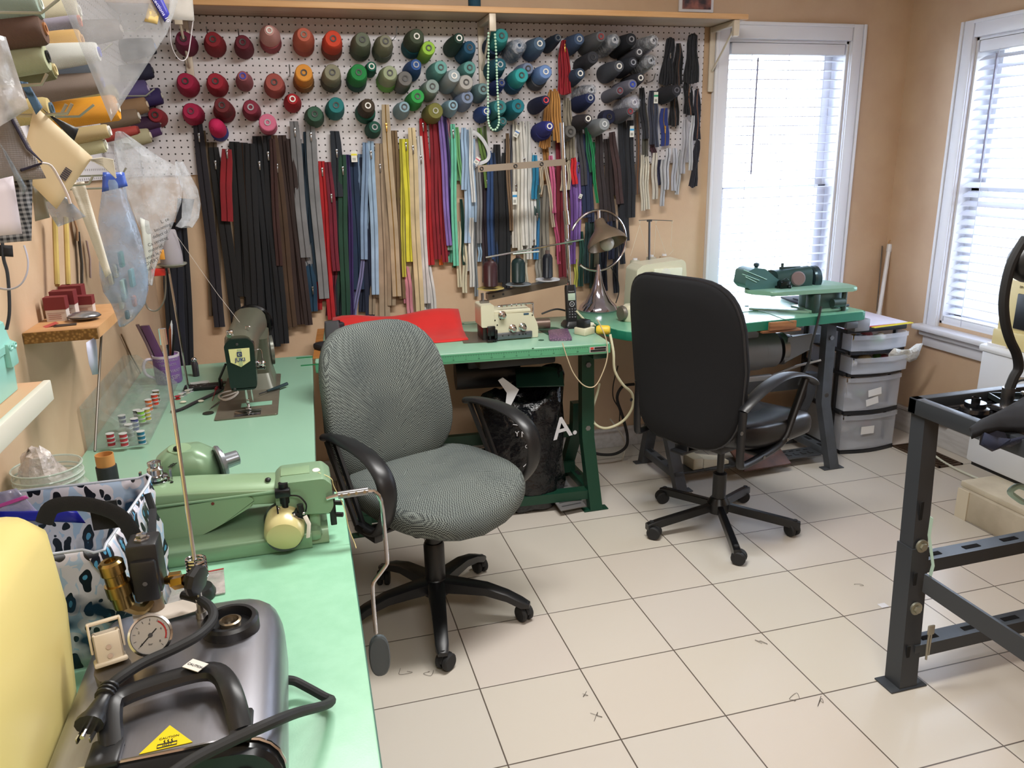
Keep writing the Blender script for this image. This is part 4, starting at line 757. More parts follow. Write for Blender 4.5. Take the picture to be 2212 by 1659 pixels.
# ================================================================== OFFICE CHAIRS
def castor(p,ang,r=.027):
    M=Matrix.Translation(p)@Matrix.Rotation(ang,4,'Z'); b=B()
    for s_ in (-1,1): b.add(B().lathe([(.006,-.009),(r-.004,-.009),(r,-.005),(r,.005),(r-.004,.009),(.006,.009)],(.012,s_*.013,r),(0,1,0),18).bm,M)
    h=B().lathe([(.001,0),(.009,0),(.009,.02),(.001,.02)],(0,0,r*2-.002)); h.prism([(r*1.06*math.cos(a)+.012,r*1.06*math.sin(a)+r) for a in [math.radians(10+k*16) for k in range(11)]]+[(.012-r*.5,r*1.0)],(0,.006,0),(1,0,0),(0,0,1),.012)
    b.add(h.bm,M); return b
def star(t,C,ang0,R,curved,hz,m):
    hub=B().lathe([(.02,hz-.05),(.042,hz-.05),(.045,hz-.01),(.03,hz+.012),(.02,hz+.012)],(0,0,0),n=20); obj('hub',hub,m,t)
    for k in range(5):
        a=math.radians(ang0+72*k)-t.rotation_euler.z; d=Vector((math.cos(a),math.sin(a),0)); s_=Vector((-d.y,d.x,0)); rings=[]
        if curved: pr=[(.02,hz+.005,.03,.045),(.09,hz+.0,.026,.04),(.17,hz-.008,.023,.034),(.24,hz-.03,.021,.03),(.285,hz-.052,.02,.03),(R+.012,.068,.014,.014)]
        else: pr=[(.03,hz-.01,.012,.036),(R-.03,hz-.045,.013,.036),(R+.005,hz-.052,.014,.036),(R+.02,hz-.056,.014,.03)]
        for r_,z,w_,h in pr: rings.append([d*r_+s_*x+Vector((0,0,z+y)) for x,y in ((-w_,-h*.9),(w_,-h*.9),(w_,-.004),(w_*.72,.0),(-w_*.72,0),(-w_,-.004))])
        o=obj('leg',B().loft(rings),m,t); c=d*R
        obj('castor',castor(c,a+(1.1 if k%2 else 2.4)),RUBBER,o)
def profile_panel(outline,ctr,curve,front,back,ny=9):
    pass
def cushion(b,W,D,H,shape,M,n=36,m_=7,E=.62):
    # superellipse cushion: rings from bottom to top; shape(u,v)->dz
    rings=[]
    for i in range(m_+1):
        f=i/m_; a=-math.pi/2+math.pi*f; s_=(math.cos(a))**.45 if math.cos(a)>1e-6 else .0; s_=.80+.20*s_ if 0<i<m_ else .72; z=H/2*math.sin(a)
        r=[]
        for j in range(n):
            th=2*math.pi*j/n; e=E; x=math.copysign(abs(math.cos(th))**e,math.cos(th))*W/2*s_; y=math.copysign(abs(math.sin(th))**e,math.sin(th))*D/2*s_
            r.append(M@Vector(shape(x,y,z)))
        rings.append(r)
    # fill top and bottom with inner rings
    def inner(r,flip,z):
        c=sum(r,Vector())/len(r); out=[]
        for f in (.66,.33,.02):
            out.append([c+(p-c)*f for p in r])
        return out
    def cap(z,sg):
        out=[]
        for f in (.5,.25,.01):
            rr=[]
            for j in range(n):
                th=2*math.pi*j/n; e=E+(1-E)*(1-f); x=math.copysign(abs(math.cos(th))**e,math.cos(th))*W/2*f; y=math.copysign(abs(math.sin(th))**e,math.sin(th))*D/2*f
                rr.append(M@Vector(shape(x,y,sg*H/2*1.04)))
            out.append(rr)
        return out
    b.loft(cap(0,-1)[::-1]+rings+cap(0,1)); return b
# --- grey checked chair
CH1=mat('#23282a',.85,0,'check',260.0,'#7f8782')
t=thing('office_chair','grey checked fabric office chair with looped black armrests','office chair',(.345,2.27,0),math.radians(25))
def seat_shape(x,y,z):
    fr=max(0,(-y-.06)/.2); return (x,y,z-.045*fr*fr*(1+.5*math.cos(x*14))-.012*math.exp(-((x/.13)**2+((y-.02)/.13)**2))*(z>0)+ .02*max(0,abs(x)-.12)*3)
obj('seat',cushion(B(),.50,.49,.085,seat_shape,Matrix.Translation((0,-.03,.475))),CH1,t,ang=60)
def back_shape(x,y,z): return (x*(1+.10*(y/.25)*(1 if y<0 else .0)*-1-.05*(y>0)*y/.2),y,z+.09*(x/.24)**2*.6+.02*math.cos(y*7))
Mb=Matrix.Translation((-.03,.235,.715))@Matrix.Rotation(math.radians(90-10),4,'X')
obj('backrest',cushion(B(),.455,.50,.07,back_shape,Mb),CH1,t,ang=60)
obj('back_bar',B().tube([(0,.06,.42),(0,.2,.41),(0,.27,.46),(0,.275,.7)],.03,8,flat=.3,sm=5,up=(1,0,0)),BLKPL,t)
obj('seat_pan',B().box((-.19,-.2,.415),(.19,.17,.44),.012).box((-.1,-.1,.38),(.1,.1,.42),.01),BLKPL,t)
for s_ in (-1,1):
    x=s_*.27
    arm=B().tube([Vector((x,y,z)) for y,z in ((.15,.655),(.08,.672),(-.03,.675),(-.12,.665),(-.18,.63),(-.195,.575),(-.17,.51),(-.12,.45),(-.08,.43))],[.027,.028,.028,.028,.028,.026,.022],10,sm=4,flat=.38,up=(1,0,0)) if False else B()
    pts=spline([Vector((x,y,z)) for y,z in ((.16,.655),(.08,.672),(-.03,.675),(-.12,.662),(-.18,.625),(-.195,.565),(-.175,.50),(-.12,.44),(-.06,.425))],5); rg=[]
    for i,p in enumerate(pts):
        dd=(pts[min(i+1,len(pts)-1)]-pts[max(i-1,0)]).normalized(); nn=Vector((1,0,0)).cross(dd); f=i/(len(pts)-1); w_=.016+.014*min(1,f*5) if f<.6 else .03-.014*(f-.6)/.4
        rg.append([p+Vector((w_*math.cos(q),0,0))+nn*(.012*math.sin(q)) for q in [k*math.pi/5 for k in range(10)]])
    o=obj('armrest',arm.loft(rg),BLKPL,t,ang=50)
    obj('arm_strut',B().tube([(x-.012,.12,.655),(x-.012,.06,.56),(x-.01,-.02,.43)],.009,6).tube([(x+.012,.12,.655),(x+.012,.06,.56),(x+.01,-.02,.43)],.009,6),BLKPL,o)
    obj('arm_foot',B().box((x-.02 if s_>0 else x-.01,-.12,.405),(x+.01 if s_>0 else x+.02,0,.435),.006).box((min(x,s_*.17),-.09,.408),(max(x,s_*.17),-.03,.42),.003),BLKPL,o)
obj('column',B().lathe([(.033,.09),(.034,.26),(.030,.27),(.026,.27),(.024,.39)],n=22),BLKPL,t)
star(t,None,-25,.30,True,.135,BLKPL)
# --- black chair
t=thing('office_chair','black high backed office chair seen from behind','office chair',(1.55,2.555,0),math.radians(112))
MESH=mat('#06070c',.95); LEA=mat('#17181d',.32)
def bshape(x,y,z):
    k=y/.285; wid=1-.06*max(0,k)**2-.09*max(0,-k)**1.5; return (x*wid,y,z+.035*(x/.24)**2+.018*math.cos(y*6))
Mb=Matrix.Translation((.02,.262,.735))@Matrix.Rotation(math.radians(90-6),4,'X')
obj('backrest',cushion(B(),.53,.645,.055,bshape,Mb,E=.46),MESH,t,ang=60)
pp=[]; 
for j in range(40):
    th=2*math.pi*j/40; x=math.copysign(abs(math.cos(th))**.46,math.cos(th))*.262; y=math.copysign(abs(math.sin(th))**.46,math.sin(th))*.317; pp.append(Mb@Vector(bshape(x,y,-.012)))
obj('back_piping',B().tube(pp,.005,6,loop=True),LEA,t)
def sshape(x,y,z): fr=max(0,(-y-.1)/.14); return (x,y,z-.03*fr*fr+.02*max(0,y/.24)+ (.012*abs(x)/.24 if z>0 else 0))
obj('seat',cushion(B(),.50,.54,.085,sshape,Matrix.Translation((0,-.045,.455)),E=.5),LEA,t,ang=60)
obj('seat_panel',cushion(B(),.30,.40,.01,lambda x,y,z:(x,y,z-.02*max(0,(-y-.12)/.1)**2),Matrix.Translation((0,-.01,.499))),MESH,t,ang=60)
obj('mechanism',B().box((-.09,-.1,.365),(.09,.12,.41),.01).tube([(.05,0,.38),(.16,-.03,.365),(.22,-.05,.34)],.006,6),BLKPL,t)
obj('back_bracket',B().box((-.03,.1,.385),(.03,.27,.397),.003).box((-.03,.235,.39),(.03,.245,.5),.003),BLKPL,t)
for s_ in (-1,1):
    x=s_*.246
    def strip(pts,w_,th,sm=5):
        pts=spline([Vector(p) for p in pts],sm); rg=[]
        for i,p in enumerate(pts):
            dd=(pts[min(i+1,len(pts)-1)]-pts[max(i-1,0)]).normalized(); nn=Vector((1,0,0)).cross(dd); w__=w_(i/(len(pts)-1)) if callable(w_) else w_
            rg.append([p+Vector((w__*math.cos(q),0,0))+nn*(th*math.sin(q)) for q in [k*math.pi/4 for k in range(8)]])
        return B().loft(rg)
    o=obj('armrest',strip([(x,.222,.60),(x,.19,.625),(x,.10,.665),(x,.0,.685),(x,-.1,.675),(x,-.18,.645),(x,-.215,.62)],lambda f:.02+.012*math.sin(math.pi*f),.009),BLKPL,t,ang=50)
    obj('arm_loop',strip([(x,.218,.60),(x,.222,.5),(x,.22,.41),(x,.2,.395),(x,.08,.405),(x,.0,.42),(x,-.045,.445),(x,-.09,.53),(x,-.135,.62),(x,-.15,.655)],.016,.012,4),BLKPL,o,ang=50)
    obj('arm_screw',B().lathe([(.001,.0),(.007,0),(.007,.003),(.001,.004)],(x+s_*.014,.242,.53),(s_,0,0),10).lathe([(.001,.0),(.007,0),(.007,.003),(.001,.004)],(x+s_*.014,.10,.405),(s_,0,0),10).lathe([(.001,.0),(.007,0),(.007,.003),(.001,.004)],(x+s_*.014,-.04,.44),(s_,0,0),10),STEEL,o)
    obj('arm_mount',B().box((min(x,s_*.15),-.02,.398),(max(x,s_*.15),.1,.412),.003),BLKPL,o)
obj('column',B().lathe([(.026,.07),(.027,.235),(.018,.24),(.014,.24),(.014,.38)],n=22),BLKPL,t)
star(t,None,37,.295,False,.12,mat('#0c0d10',.3))
# ================================================================== MACHINES
def rrect(w_,h,r,k=4,c=(0,0)):
    P=[(c[0]-w_/2,c[1]-h/2),(c[0]+w_/2,c[1]-h/2),(c[0]+w_/2,c[1]+h/2),(c[0]-w_/2,c[1]+h/2)]; return rounded(P,r,k)
def ringy(poly,y): return [Vector((a,y,b)) for a,b in poly]
def ringx(poly,x): return [Vector((x,a,b)) for a,b in poly]
# --- straight stitch machine on the far left table
JG=mat('#58594c',.35,.1); JX=-.182
t=thing('sewing_machine','olive grey industrial straight stitch sewing machine with dark green face plate','sewing machine',(JX,2.5,.75))
bed=[(-.268,2.27),(-.092,2.27),(-.086,2.74),(-.262,2.745)]
obj('bed',B().prism(rounded(bed,.008),(0,0,.7502),(1,0,0),(0,1,0),.004,.001),mat('#6d675b',.3,.5,'mottle',9.0,'#7d7768',.2),t,True)
obj('needle_plate',B().box((-.215,2.278,.7545),(-.14,2.335,.756),.001).box((-.214,2.29,.756),(-.141,2.297,.7575),.0005),mat('#8d9094',.15,1),t,True)
obj('tape_patch',B().box((-.2,2.37,.7543),(-.11,2.41,.7549)),mat('#7aa58f',.5),t,True)  # green strip standing in for the table showing between bed parts
b=B().loft([ringy(rrect(.075,.10,.03,4,(-.182,.93)),2.345),ringy(rrect(.085,.125,.035,4,(-.182,.925)),2.38),ringy(rrect(.085,.11,.035,4,(-.18,.93)),2.46),ringy(rrect(.09,.10,.04,4,(-.178,.935)),2.58),ringy(rrect(.10,.11,.048,4,(-.172,.932)),2.68),ringy(rrect(.11,.115,.05,4,(-.17,.932)),2.76)])
obj('arm',b,JG,t,True)
obj('column',B().loft([[Vector((x,y,z)) for x,y in rounded([(-.18-w_,2.60-e),(-.18+w_+.02,2.60-e),(-.18+w_+.02,2.745),(-.18-w_,2.745)],.02)] for z,w_,e in ((.754,.06,.05),(.80,.05,.02),(.86,.048,.03),(.92,.05,.05))]),JG,t,True)
fp=rounded([(-.213,.818),(-.150,.818),(-.143,.83),(-.140,.955),(-.155,.972),(-.207,.972),(-.223,.955),(-.219,.83)],.008)
obj('face_plate',B().prism(fp,(0,2.338,0),(1,0,0),(0,0,1),-.03,.003) if False else B().loft([ringy(fp,2.33),ringy(fp,2.385)]),mat('#0b1c1a',.25),t,True)
bd=[(-.209,.905),(-.182,.889),(-.155,.905),(-.153,.944),(-.211,.944)]
o=obj('badge',B().prism(bd,(0,2.330,0),(1,0,0),(0,0,1),.0016),mat('#d8d59a',.4),t,True)
obj('badge_stripe',B().box((-.187,2.3277,.892),(-.176,2.3284,.943)),mat('#a8b488',.4),o,True)
b=B().text('JUKI',(-.182,2.3275,.911),(1,0,0),(0,0,1),.0155,.0003,bold=True); obj('lettering',b,mat('#1c2470',.4),o,True)
b=B().box((-.189,2.3270,.921),(-.1755,2.3277,.9235)).box((-.189,2.3270,.932),(-.1755,2.3277,.9345)).box((-.189,2.3270,.921),(-.1865,2.3277,.9345)).box((-.178,2.3270,.921),(-.1755,2.3277,.9345)).box((-.184,2.327,.927),(-.1795,2.3277,.929)).box((-.1812,2.327,.924),(-.1795,2.3277,.929)); obj('logo_square',b,mat('#1c2470',.4),o,True)
b=B().lathe([(.001,0),(.004,0),(.004,.002),(.001,.003)],(-.186,2.33,.957),(0,-1,0),10).lathe([(.001,0),(.004,0),(.004,.002),(.001,.003)],(-.207,2.33,.824),(0,-1,0),10); obj('screw',b,DKSTEEL,t,True)
obj('needle_bar',B().cyl((-.178,2.35,.77),(-.178,2.35,.82),.004).cyl((-.178,2.35,.757),(-.178,2.35,.772),.0012).cyl((-.163,2.355,.775),(-.163,2.355,.82),.003),CHROME,t,True)
obj('presser_foot',B().box((-.184,2.33,.7575),(-.168,2.352,.761),.001).box((-.18,2.345,.76),(-.172,2.355,.785),.001),CHROME,t,True)
obj('hand_wheel',B().lathe([(.02,-.012),(.062,-.012),(.069,-.006),(.069,.006),(.062,.012),(.02,.014),(.012,.02)],(-.165,2.79,.925),(0,1,0),30),mat('#111214',.15,.5),t,True)
obj('lower_wheel',B().lathe([(.01,-.01),(.045,-.01),(.05,-.004),(.05,.006),(.01,.01)],(-.108,2.72,.845),(1,.1,0),24),mat('#6a6b64',.3,.5),t,True)
b=B().lathe([(.004,0),(.011,0),(.012,.004),(.006,.006),(.006,.012),(.011,.014),(.01,.02),(.003,.024)],(-.139,2.37,.885),(1,0,0),16).lathe([(.004,0),(.009,0),(.009,.01),(.004,.014)],(-.139,2.41,.875),(1,0,0),14).lathe([(.004,0),(.009,0),(.009,.02),(.004,.022)],(-.139,2.40,.868),(1,-.3,0),14); obj('tension_dial',b,CHROME,t,True)
b=B().box((-.215,2.36,.972),(-.195,2.375,.992),.002).cyl((-.205,2.35,.98),(-.205,2.342,.98),.006).tube([(-.165,2.40,.97),(-.160,2.40,.995),(-.150,2.39,.992)],.002,6).tube([(-.142,2.36,.93),(-.125,2.36,.93),(-.122,2.36,.91),(-.125,2.36,.885),(-.14,2.36,.88)],.0016,6,sm=4).sph((-.150,2.39,.994),.004,8); obj('thread_guide',b,CHROME,t,True)
obj('knee_lever',B().tube([(-.275,2.60,.757),(-.27,2.56,.80),(-.24,2.50,.86)],.004,6).box((-.39,2.62,.7503),(-.27,2.66,.765),.004),BLACK,t,True)
# things around it
def fz(u,v): return pz(u,v,.7505)
t=thing('scissors','small scissors with white loop handles beside the olive grey machine','scissors',fz(495,862))
a=fz(452,885);c=fz(490,868);e=fz(512,855)
obj('handle',B().tube([fz(u,v)+Vector((0,0,.004)) for u,v in ((474,856),(490,849),(512,847),(511,855),(492,865),(477,864))],.0035,6,loop=True,sm=4).tube([fz(u,v)+Vector((0,0,.004)) for u,v in ((478,862),(498,855),(513,850),(506,860),(488,868))],.003,6,loop=True,sm=4),mat('#cfc9c2',.4),t,True)
obj('blade',B().tube([a,fz(480,866)+Vector((0,0,.003))],[.0008,.004],6,flat=.4).tube([fz(455,881),fz(478,867)+Vector((0,0,.003))],[.0008,.003],6,flat=.4),CHROME,t,True)
t=thing('screwdriver','dark handled small screwdriver lying across the machine bed','screwdriver',pz(600,838,.757))
P=[pz(u,v,.762) for u,v in ((560,851),(577,845),(597,838),(620,829))]
obj('shaft',B().tube([P[0],P[1]],.002,6),DKSTEEL,t,True); obj('handle',B().tube([P[1],P[2],P[3]],[.004,.0055,.006],8),mat('#1a2c30',.4),t,True)
one('black_strap',B().tube([fz(u,v)+Vector((0,0,.004)) for u,v in ((371,892),(392,886),(420,872),(450,858),(470,848),(480,838))],.009,6,sm=4,flat=.3),mat('#10141d',.8,0,'fabric',200.0),'black fabric strap lying between the bobbins and the scissors','strap')
one('seam_ripper',B().tube([fz(478,825)+Vector((0,0,.006)),fz(467,845)+Vector((0,0,.006))],.005,8).tube([fz(467,845)+Vector((0,0,.006)),fz(459,868)+Vector((0,0,.004))],[.002,.001],6),mat('#8c2a34',.4),'dark red seam ripper next to the scissors','seam ripper')
for k,(u,v) in enumerate(((396,871),(434,869))):
    one('white_chalk',B().sph(fz(u,v)+Vector((0,0,.004)),(.010,.006,.004),12),mat('#d9d5c2',.6),['oval piece of white chalk beside the bobbin tray','oval piece of white chalk lying on the black strap'][k],'chalk','tailor chalk pieces')
for k,(u,v) in enumerate(((450,893),(480,827))): one('table_plug',B().lathe([(.001,0),(.016,0),(.016,.002),(.001,.0022)],fz(u,v),n=20),mat('#1c231f',.4),['black round plug in the table near the scissor tips','black round plug in the table beside the dark green face plate'][k],'plug')
t=thing('bobbin_lamp','dark little bottle with steel cap standing behind the clutter','bottle',fz(424,812)); obj('body',B().lathe([(.001,0),(.011,0),(.011,.045),(.006,.055)],fz(424,812),n=16),mat('#2c2a2c',.4),t,True); obj('cap',B().sph(fz(424,812)+Vector((0,0,.058)),.009,12),CHROME,t,True)
t=thing('needle_packet','clear packet of needles lying behind the strap','packet',fz(425,835)); obj('card',B().box((-.03,-.02,0),(.03,.02,.002),0,Matrix.Translation(fz(432,828))@Matrix.Rotation(.2,4,'Z')),mat('#b8bcb8',.5),t,True)
g=[[fz(408,846)+Vector((.012*i,.010*j,.004+.012*abs(math.sin(i*1.7+j*2.1)))) for j in range(5)] for i in range(6)]; b=B().sheet(g); b.th=.0006; obj('bag',b,mat('#9aa2a0',.15,0,'film',50.0,None,.4),t,True)
t=thing('white_clips','loose red and clear bobbins scattered behind the chalk','bobbins',fz(390,857))
for k in range(5): obj('bobbin',B().lathe([(.002,0),(.009,0),(.009,.0015),(.005,.002),(.005,.008),(.009,.0085),(.009,.01),(.002,.01)],fz(384+k*7,862-k*4)+Vector((0,.006*(k%2),0)),n=14),mat(['#a82424','#c8c8c0','#9aa0a0','#c8c4b8','#b8bcc0'][k],.3),t,True)
# mug -------------------------------------------------
mc=Vector((-.452,2.77,.7505)); MR,MH=.043,.098
t=thing('mug','purple mug with white lettering and handle holding pens','mug',mc)
PUR=mat('#7d5a9a',.35); WC=mat('#c9bfcc',.3)
obj('body',B().lathe([(.001,.002),(MR*.92,.0),(MR,.006),(MR,MH-.006)],mc,n=32),PUR,t,True)
obj('rim',B().lathe([(MR,MH-.008),(MR+.0006,MH),(MR-.003,MH),(MR-.0035,.01),(.001,.008)],mc,n=32),WC,t,True)
an=math.radians(196); hd=Vector((math.cos(an),math.sin(an),0))
obj('handle',B().tube([mc+hd*r_+Vector((0,0,z)) for r_,z in ((MR-.002,.085),(MR+.018,.086),(MR+.030,.065),(MR+.024,.035),(MR-.003,.018))],.0055,8,sm=5),WC,t,True)
af=math.atan2(-mc.y,-mc.x)+.05
def wrapm(zc):
    def f(a,b_,e): th=af+a/MR; rr=MR+.0006+abs(e); return mc+Vector((math.cos(th)*rr,math.sin(th)*rr,zc+b_))
    return f
b=B()
for s_,z,sz in (("I DON'T WANT",.083,.0115),('THE FACTS',.068,.0115),('I JUST WANT',.046,.0145),('GOSSIP!',.024,.021)): b.text(s_,(0,0,0),(1,0,0),(0,1,0),sz,.0002,wrap=wrapm(z),bold=True)
obj('lettering',b,mat('#c9c0d0',.5),t,True)
one('purple_case',B().loft([[mc+Vector((x*.8+dx,y+dy,z)) for x,y in rrect(.034,.014,.006,3)] for z,dx,dy in ((.02,-.008,.0),(.10,-.022,.0),(.20,-.050,.0))]),mat('#5d3c62',.25),'translucent purple case leaning out of the mug','case')
one('purple_sleeve',B().loft([[mc+Vector((x*.5+dx,y+dy,z)) for x,y in rrect(.02,.014,.005,3)] for z,dx,dy in ((.05,-.030,.0),(.14,-.052,.0),(.205,-.072,.0))]),mat('#6f5a62',.3),'dull mauve sleeve beside the purple case in the mug','case')
for k,(dx,dy,h,c,n) in enumerate(((.02,.008,.16,'#7a3c22','brown pencil standing in the mug'),(.03,-.005,.145,'#0e1014','black pen standing rightmost in the mug'),(.012,-.012,.13,'#16181c','black marker standing at the front of the mug'),(.024,.016,.175,'#c4c8cc','silver pen standing tallest among the pens'))):
    q=mc+Vector((dx*.3,dy*.4,.02)); one('pen',B().tube([q,q+Vector((dx*.9,dy,h))],.004,8).tube([q+Vector((dx*.9,dy,h)),q+Vector((dx*1.0,dy,h+.012))],[.003,.001],8),mat(c,.3),n,'pen','pens in the purple mug')
one('tweezers',B().tube([mc+Vector((-.02,0,.05)),mc+Vector((-.045,-.004,.125))],.002,6).tube([mc+Vector((-.018,.004,.05)),mc+Vector((-.04,.006,.122))],.002,6),DKSTEEL,'slim steel tweezers leaning left in the mug','tweezers')
# bobbin rack ------------------------------------------
t=thing('bobbin_rack','clear plastic stepped rack of bobbins leaning on the left wall','rack',(-.5,2.4,.7505))
CL=mat('#a9b4ae',.12,0,'film',14.0,None,.22)
sidep=[(-.566,.7505),(-.42,.7505),(-.42,.76),(-.53,.865),(-.566,.865)]
for y in (2.125,2.72): b=B().prism(sidep,(0,y,0),(1,0,0),(0,0,1),.002); obj('side_panel',b,CL,t,True)
b=B().box((-.568,2.125,.7505),(-.566,2.72,.87)).box((-.566,2.125,.7505),(-.42,2.72,.7525)); g=[[Vector((x,y,z)) for x,z in ((-.42,.7525),(-.42,.762),(-.45,.765),(-.46,.79),(-.49,.795),(-.50,.82),(-.53,.83),(-.54,.86))] for y in (2.125,2.3,2.5,2.72)]; b.sheet(g); obj('tray',b,CL,t,True)
BOB=[('#9c2430',(240,945)),('#a8323c',(268,945)),('#1e6480',(306,940)),('#8a8c90',(280,925)),('#2a2a5c',(265,905)),('#3c3c78',(292,912)),('#7ab43c',(306,895)),('#c8642c',(322,870)),('#c43a24',(335,858)),('#222226',(297,893)),('#a89c48',(318,890)),('#6a5a34',(338,850))]
proto=None
for k,(c,(u,v)) in enumerate(BOB):
    for j in range(3):
        q=pz(u,v+8,.775)+Vector((0,0,-.012+.0115*j)); q.x=max(q.x,-.552)
        r_=.0105; o=thing('bobbin',f"{['dark red','brick red','petrol blue','grey','navy','violet blue','lime green','rust orange','scarlet','black','mustard','brown'][k]} bobbin, {['lowest','middle','topmost'][j]} of its stack in the clear rack",'bobbin',q,0,'bobbins in the clear rack')
        obj('spool',B().lathe([(.003,0),(r_,0),(r_,.0012),(.0035,.0014),(.0035,.0092),(r_,.0096),(r_,.0108),(.003,.0108)],n=16),mat('#b8bcbc',.25,0),o); obj('thread',B().lathe([(.0036,.0014),(r_-.0015,.0014),(r_-.0015,.0094),(.0036,.0094)],n=14),mat(c,.6),o)
# --- blind stitcher on the near table --------------------------------
BG=mat('#7c9a7c',.3,.15,'mottle',3.0,'#82a082',.04); BG2=mat('#86a380',.33,.1)
t=thing('blind_stitcher','light green blind stitch machine lying along the near table','sewing machine',(-.13,1.5,.75))
Q=lambda u,v,y:py(u,v,y)
# base casting
b=B().loft([ringx(rounded([(1.395,.7505),(1.56,.7505),(1.56,.79),(1.53,.80),(1.42,.795),(1.393,.782)],[.004,.004,.01,.01,.01,.008],3),x) for x in (-.33,-.02)])
b.loft([ringx(rounded([(1.405+.0,.7505),(1.55,.7505),(1.55,.782),(1.42,.782)],.008,3),x) for x in (-.02,.0,.012)])
obj('base',b,BG,t,True)
# lower side body with curved front cut
b=B().prism(rounded([(-.345,.782),(-.345,.852),(-.14,.862),(-.118,.855),(-.118,.846),(-.15,.825),(-.20,.80),(-.25,.782)],[.0,.0,.006,.01,.006,.02,.03,0],4),(0,1.425,0),(1,0,0),(0,0,1),-.12) if False else B().loft([ringy(rounded([(-.345,.782),(-.25,.782),(-.20,.80),(-.15,.825),(-.118,.842),(-.118,.857),(-.14,.862),(-.345,.852)],[0,.01,.03,.03,.008,.008,.01,0],3),y) for y in (1.425,1.545)])
obj('side_casting',b,BG2,t,True)
# upper arm
sec=rounded([(1.43,.845),(1.52,.845),(1.52,.875),(1.49,.884),(1.45,.886),(1.428,.874)],[.003,.003,.01,.01,.012,.006],3)
b=B().loft([ringx([(a,z+.012) for a,z in sec],-.35),ringx([(a,z+.004) for a,z in sec],-.22),ringx([(a,z-.010) for a,z in sec],-.07)]); obj('arm',b,BG2,t,True)
b=B().loft([ringx(rounded([(1.4235,.860),(1.45,.860),(1.45,.8645),(1.4235,.8645)],.001,1),x) for x in (-.35,-.075)]); obj('arm_rib',b,BG,t,True)
# head
hd_=[(-.078,.815),(.018,.805),(.026,.82),(.026,.872),(.012,.888),(-.066,.888),(-.078,.876)]
b=B().loft([ringy(rounded([(x,(z-.86)*k+.86) for x,z in hd_],[.005]*7,3),y) for y,k in ((1.408,.86),(1.42,1.0),(1.48,1.0),(1.50,.92))]); obj('head',b,BG,t,True)
b=B().box((-.066,1.435,.8875),(-.012,1.475,.8895),.001); obj('head_lid',b,BG2,t,True)
obj('sight_glass',B().lathe([(.001,.002),(.007,.002),(.008,0)],(.0,1.445,.8875),(0,-.2,1),14),mat('#d8dcd0',.1),t,True)
b=B().lathe([(.001,.001),(.004,.001),(.004,0)],(.006,1.4195,.865),(0,-1,0),12).lathe([(.001,.001),(.003,.001),(.003,0)],(-.19,1.4245,.855),(0,-1,0),10).lathe([(.001,.001),(.003,.001),(.003,0)],(-.31,1.4245,.845),(0,-1,0),10); obj('red_cap',b,mat('#6e2a22',.4),t,True)
obj('dark_port',B().lathe([(.001,.001),(.005,.001),(.005,0)],(.006,1.4195,.835),(0,-1,0),12).lathe([(.001,.0),(.003,0),(.003,.001),(.001,.001)],(-.26,1.46,.893),(0,0,1),10),BLACK,t,True)
# bearing post right and cloth plate cylinder
obj('post',B().box((-.022,1.42,.7505),(.0,1.53,.83),.006).box((-.03,1.40,.76),(-.0,1.45,.785),.01),BG,t,True)
p=Vector((-.0685,1.375,.795))
obj('cylinder_bed',B().lathe([(.034,-.03),(.036,.0),(.036,.05)],p+Vector((0,.03,0)),(-.05,1,-.05),24),DKSTEEL,t,True)
obj('cream_cap',B().lathe([(.001,-.012),(.02,-.011),(.031,-.006),(.036,.004),(.037,.03),(.035,.05)],p,(.06,1,.25),32),mat('#c9bf88',.25),t,True)
b=B().cyl((-.062,1.41,.845),(-.062,1.41,.885),.009).cyl((-.062,1.405,.83),(-.062,1.405,.862),.006).box((-.078,1.395,.86),(-.05,1.42,.876),.003).box((-.085,1.385,.818),(-.028,1.41,.832),.003).cyl((-.035,1.39,.826),(-.035,1.39,.846),.006).tube([(-.05,1.40,.862),(-.035,1.395,.86),(-.024,1.39,.845),(-.026,1.39,.83)],.0015,6,sm=4).tube([(-.076,1.39,.85),(-.074,1.382,.81),(-.06,1.378,.808),(-.05,1.385,.818)],.0016,6).box((-.09,1.39,.80),(-.078,1.42,.83),.002).cyl((-.1,1.41,.80),(-.085,1.40,.805),.006)
obj('needle_mechanism',b,mat('#25272a',.3,.6),t,True)
b=B()
for x,y,z in ((-.068,1.383,.826),(-.056,1.383,.824),(-.047,1.384,.829),(-.03,1.383,.83),(-.074,1.396,.84)): b.sph((x,y,z),.0032,8)
b.tube([(-.072,1.382,.822),(-.05,1.38,.828),(-.03,1.382,.818)],.0013,6); obj('chrome_linkage',b,CHROME,t,True)
b=B()
for z in (.825,.80): b.cyl((.03,1.425,z),(.042,1.42,z),.005,n=8)
b.box((.018,1.43,.775),(.03,1.45,.84),.002); obj('adjust_bolt',b,BLACK,t,True)
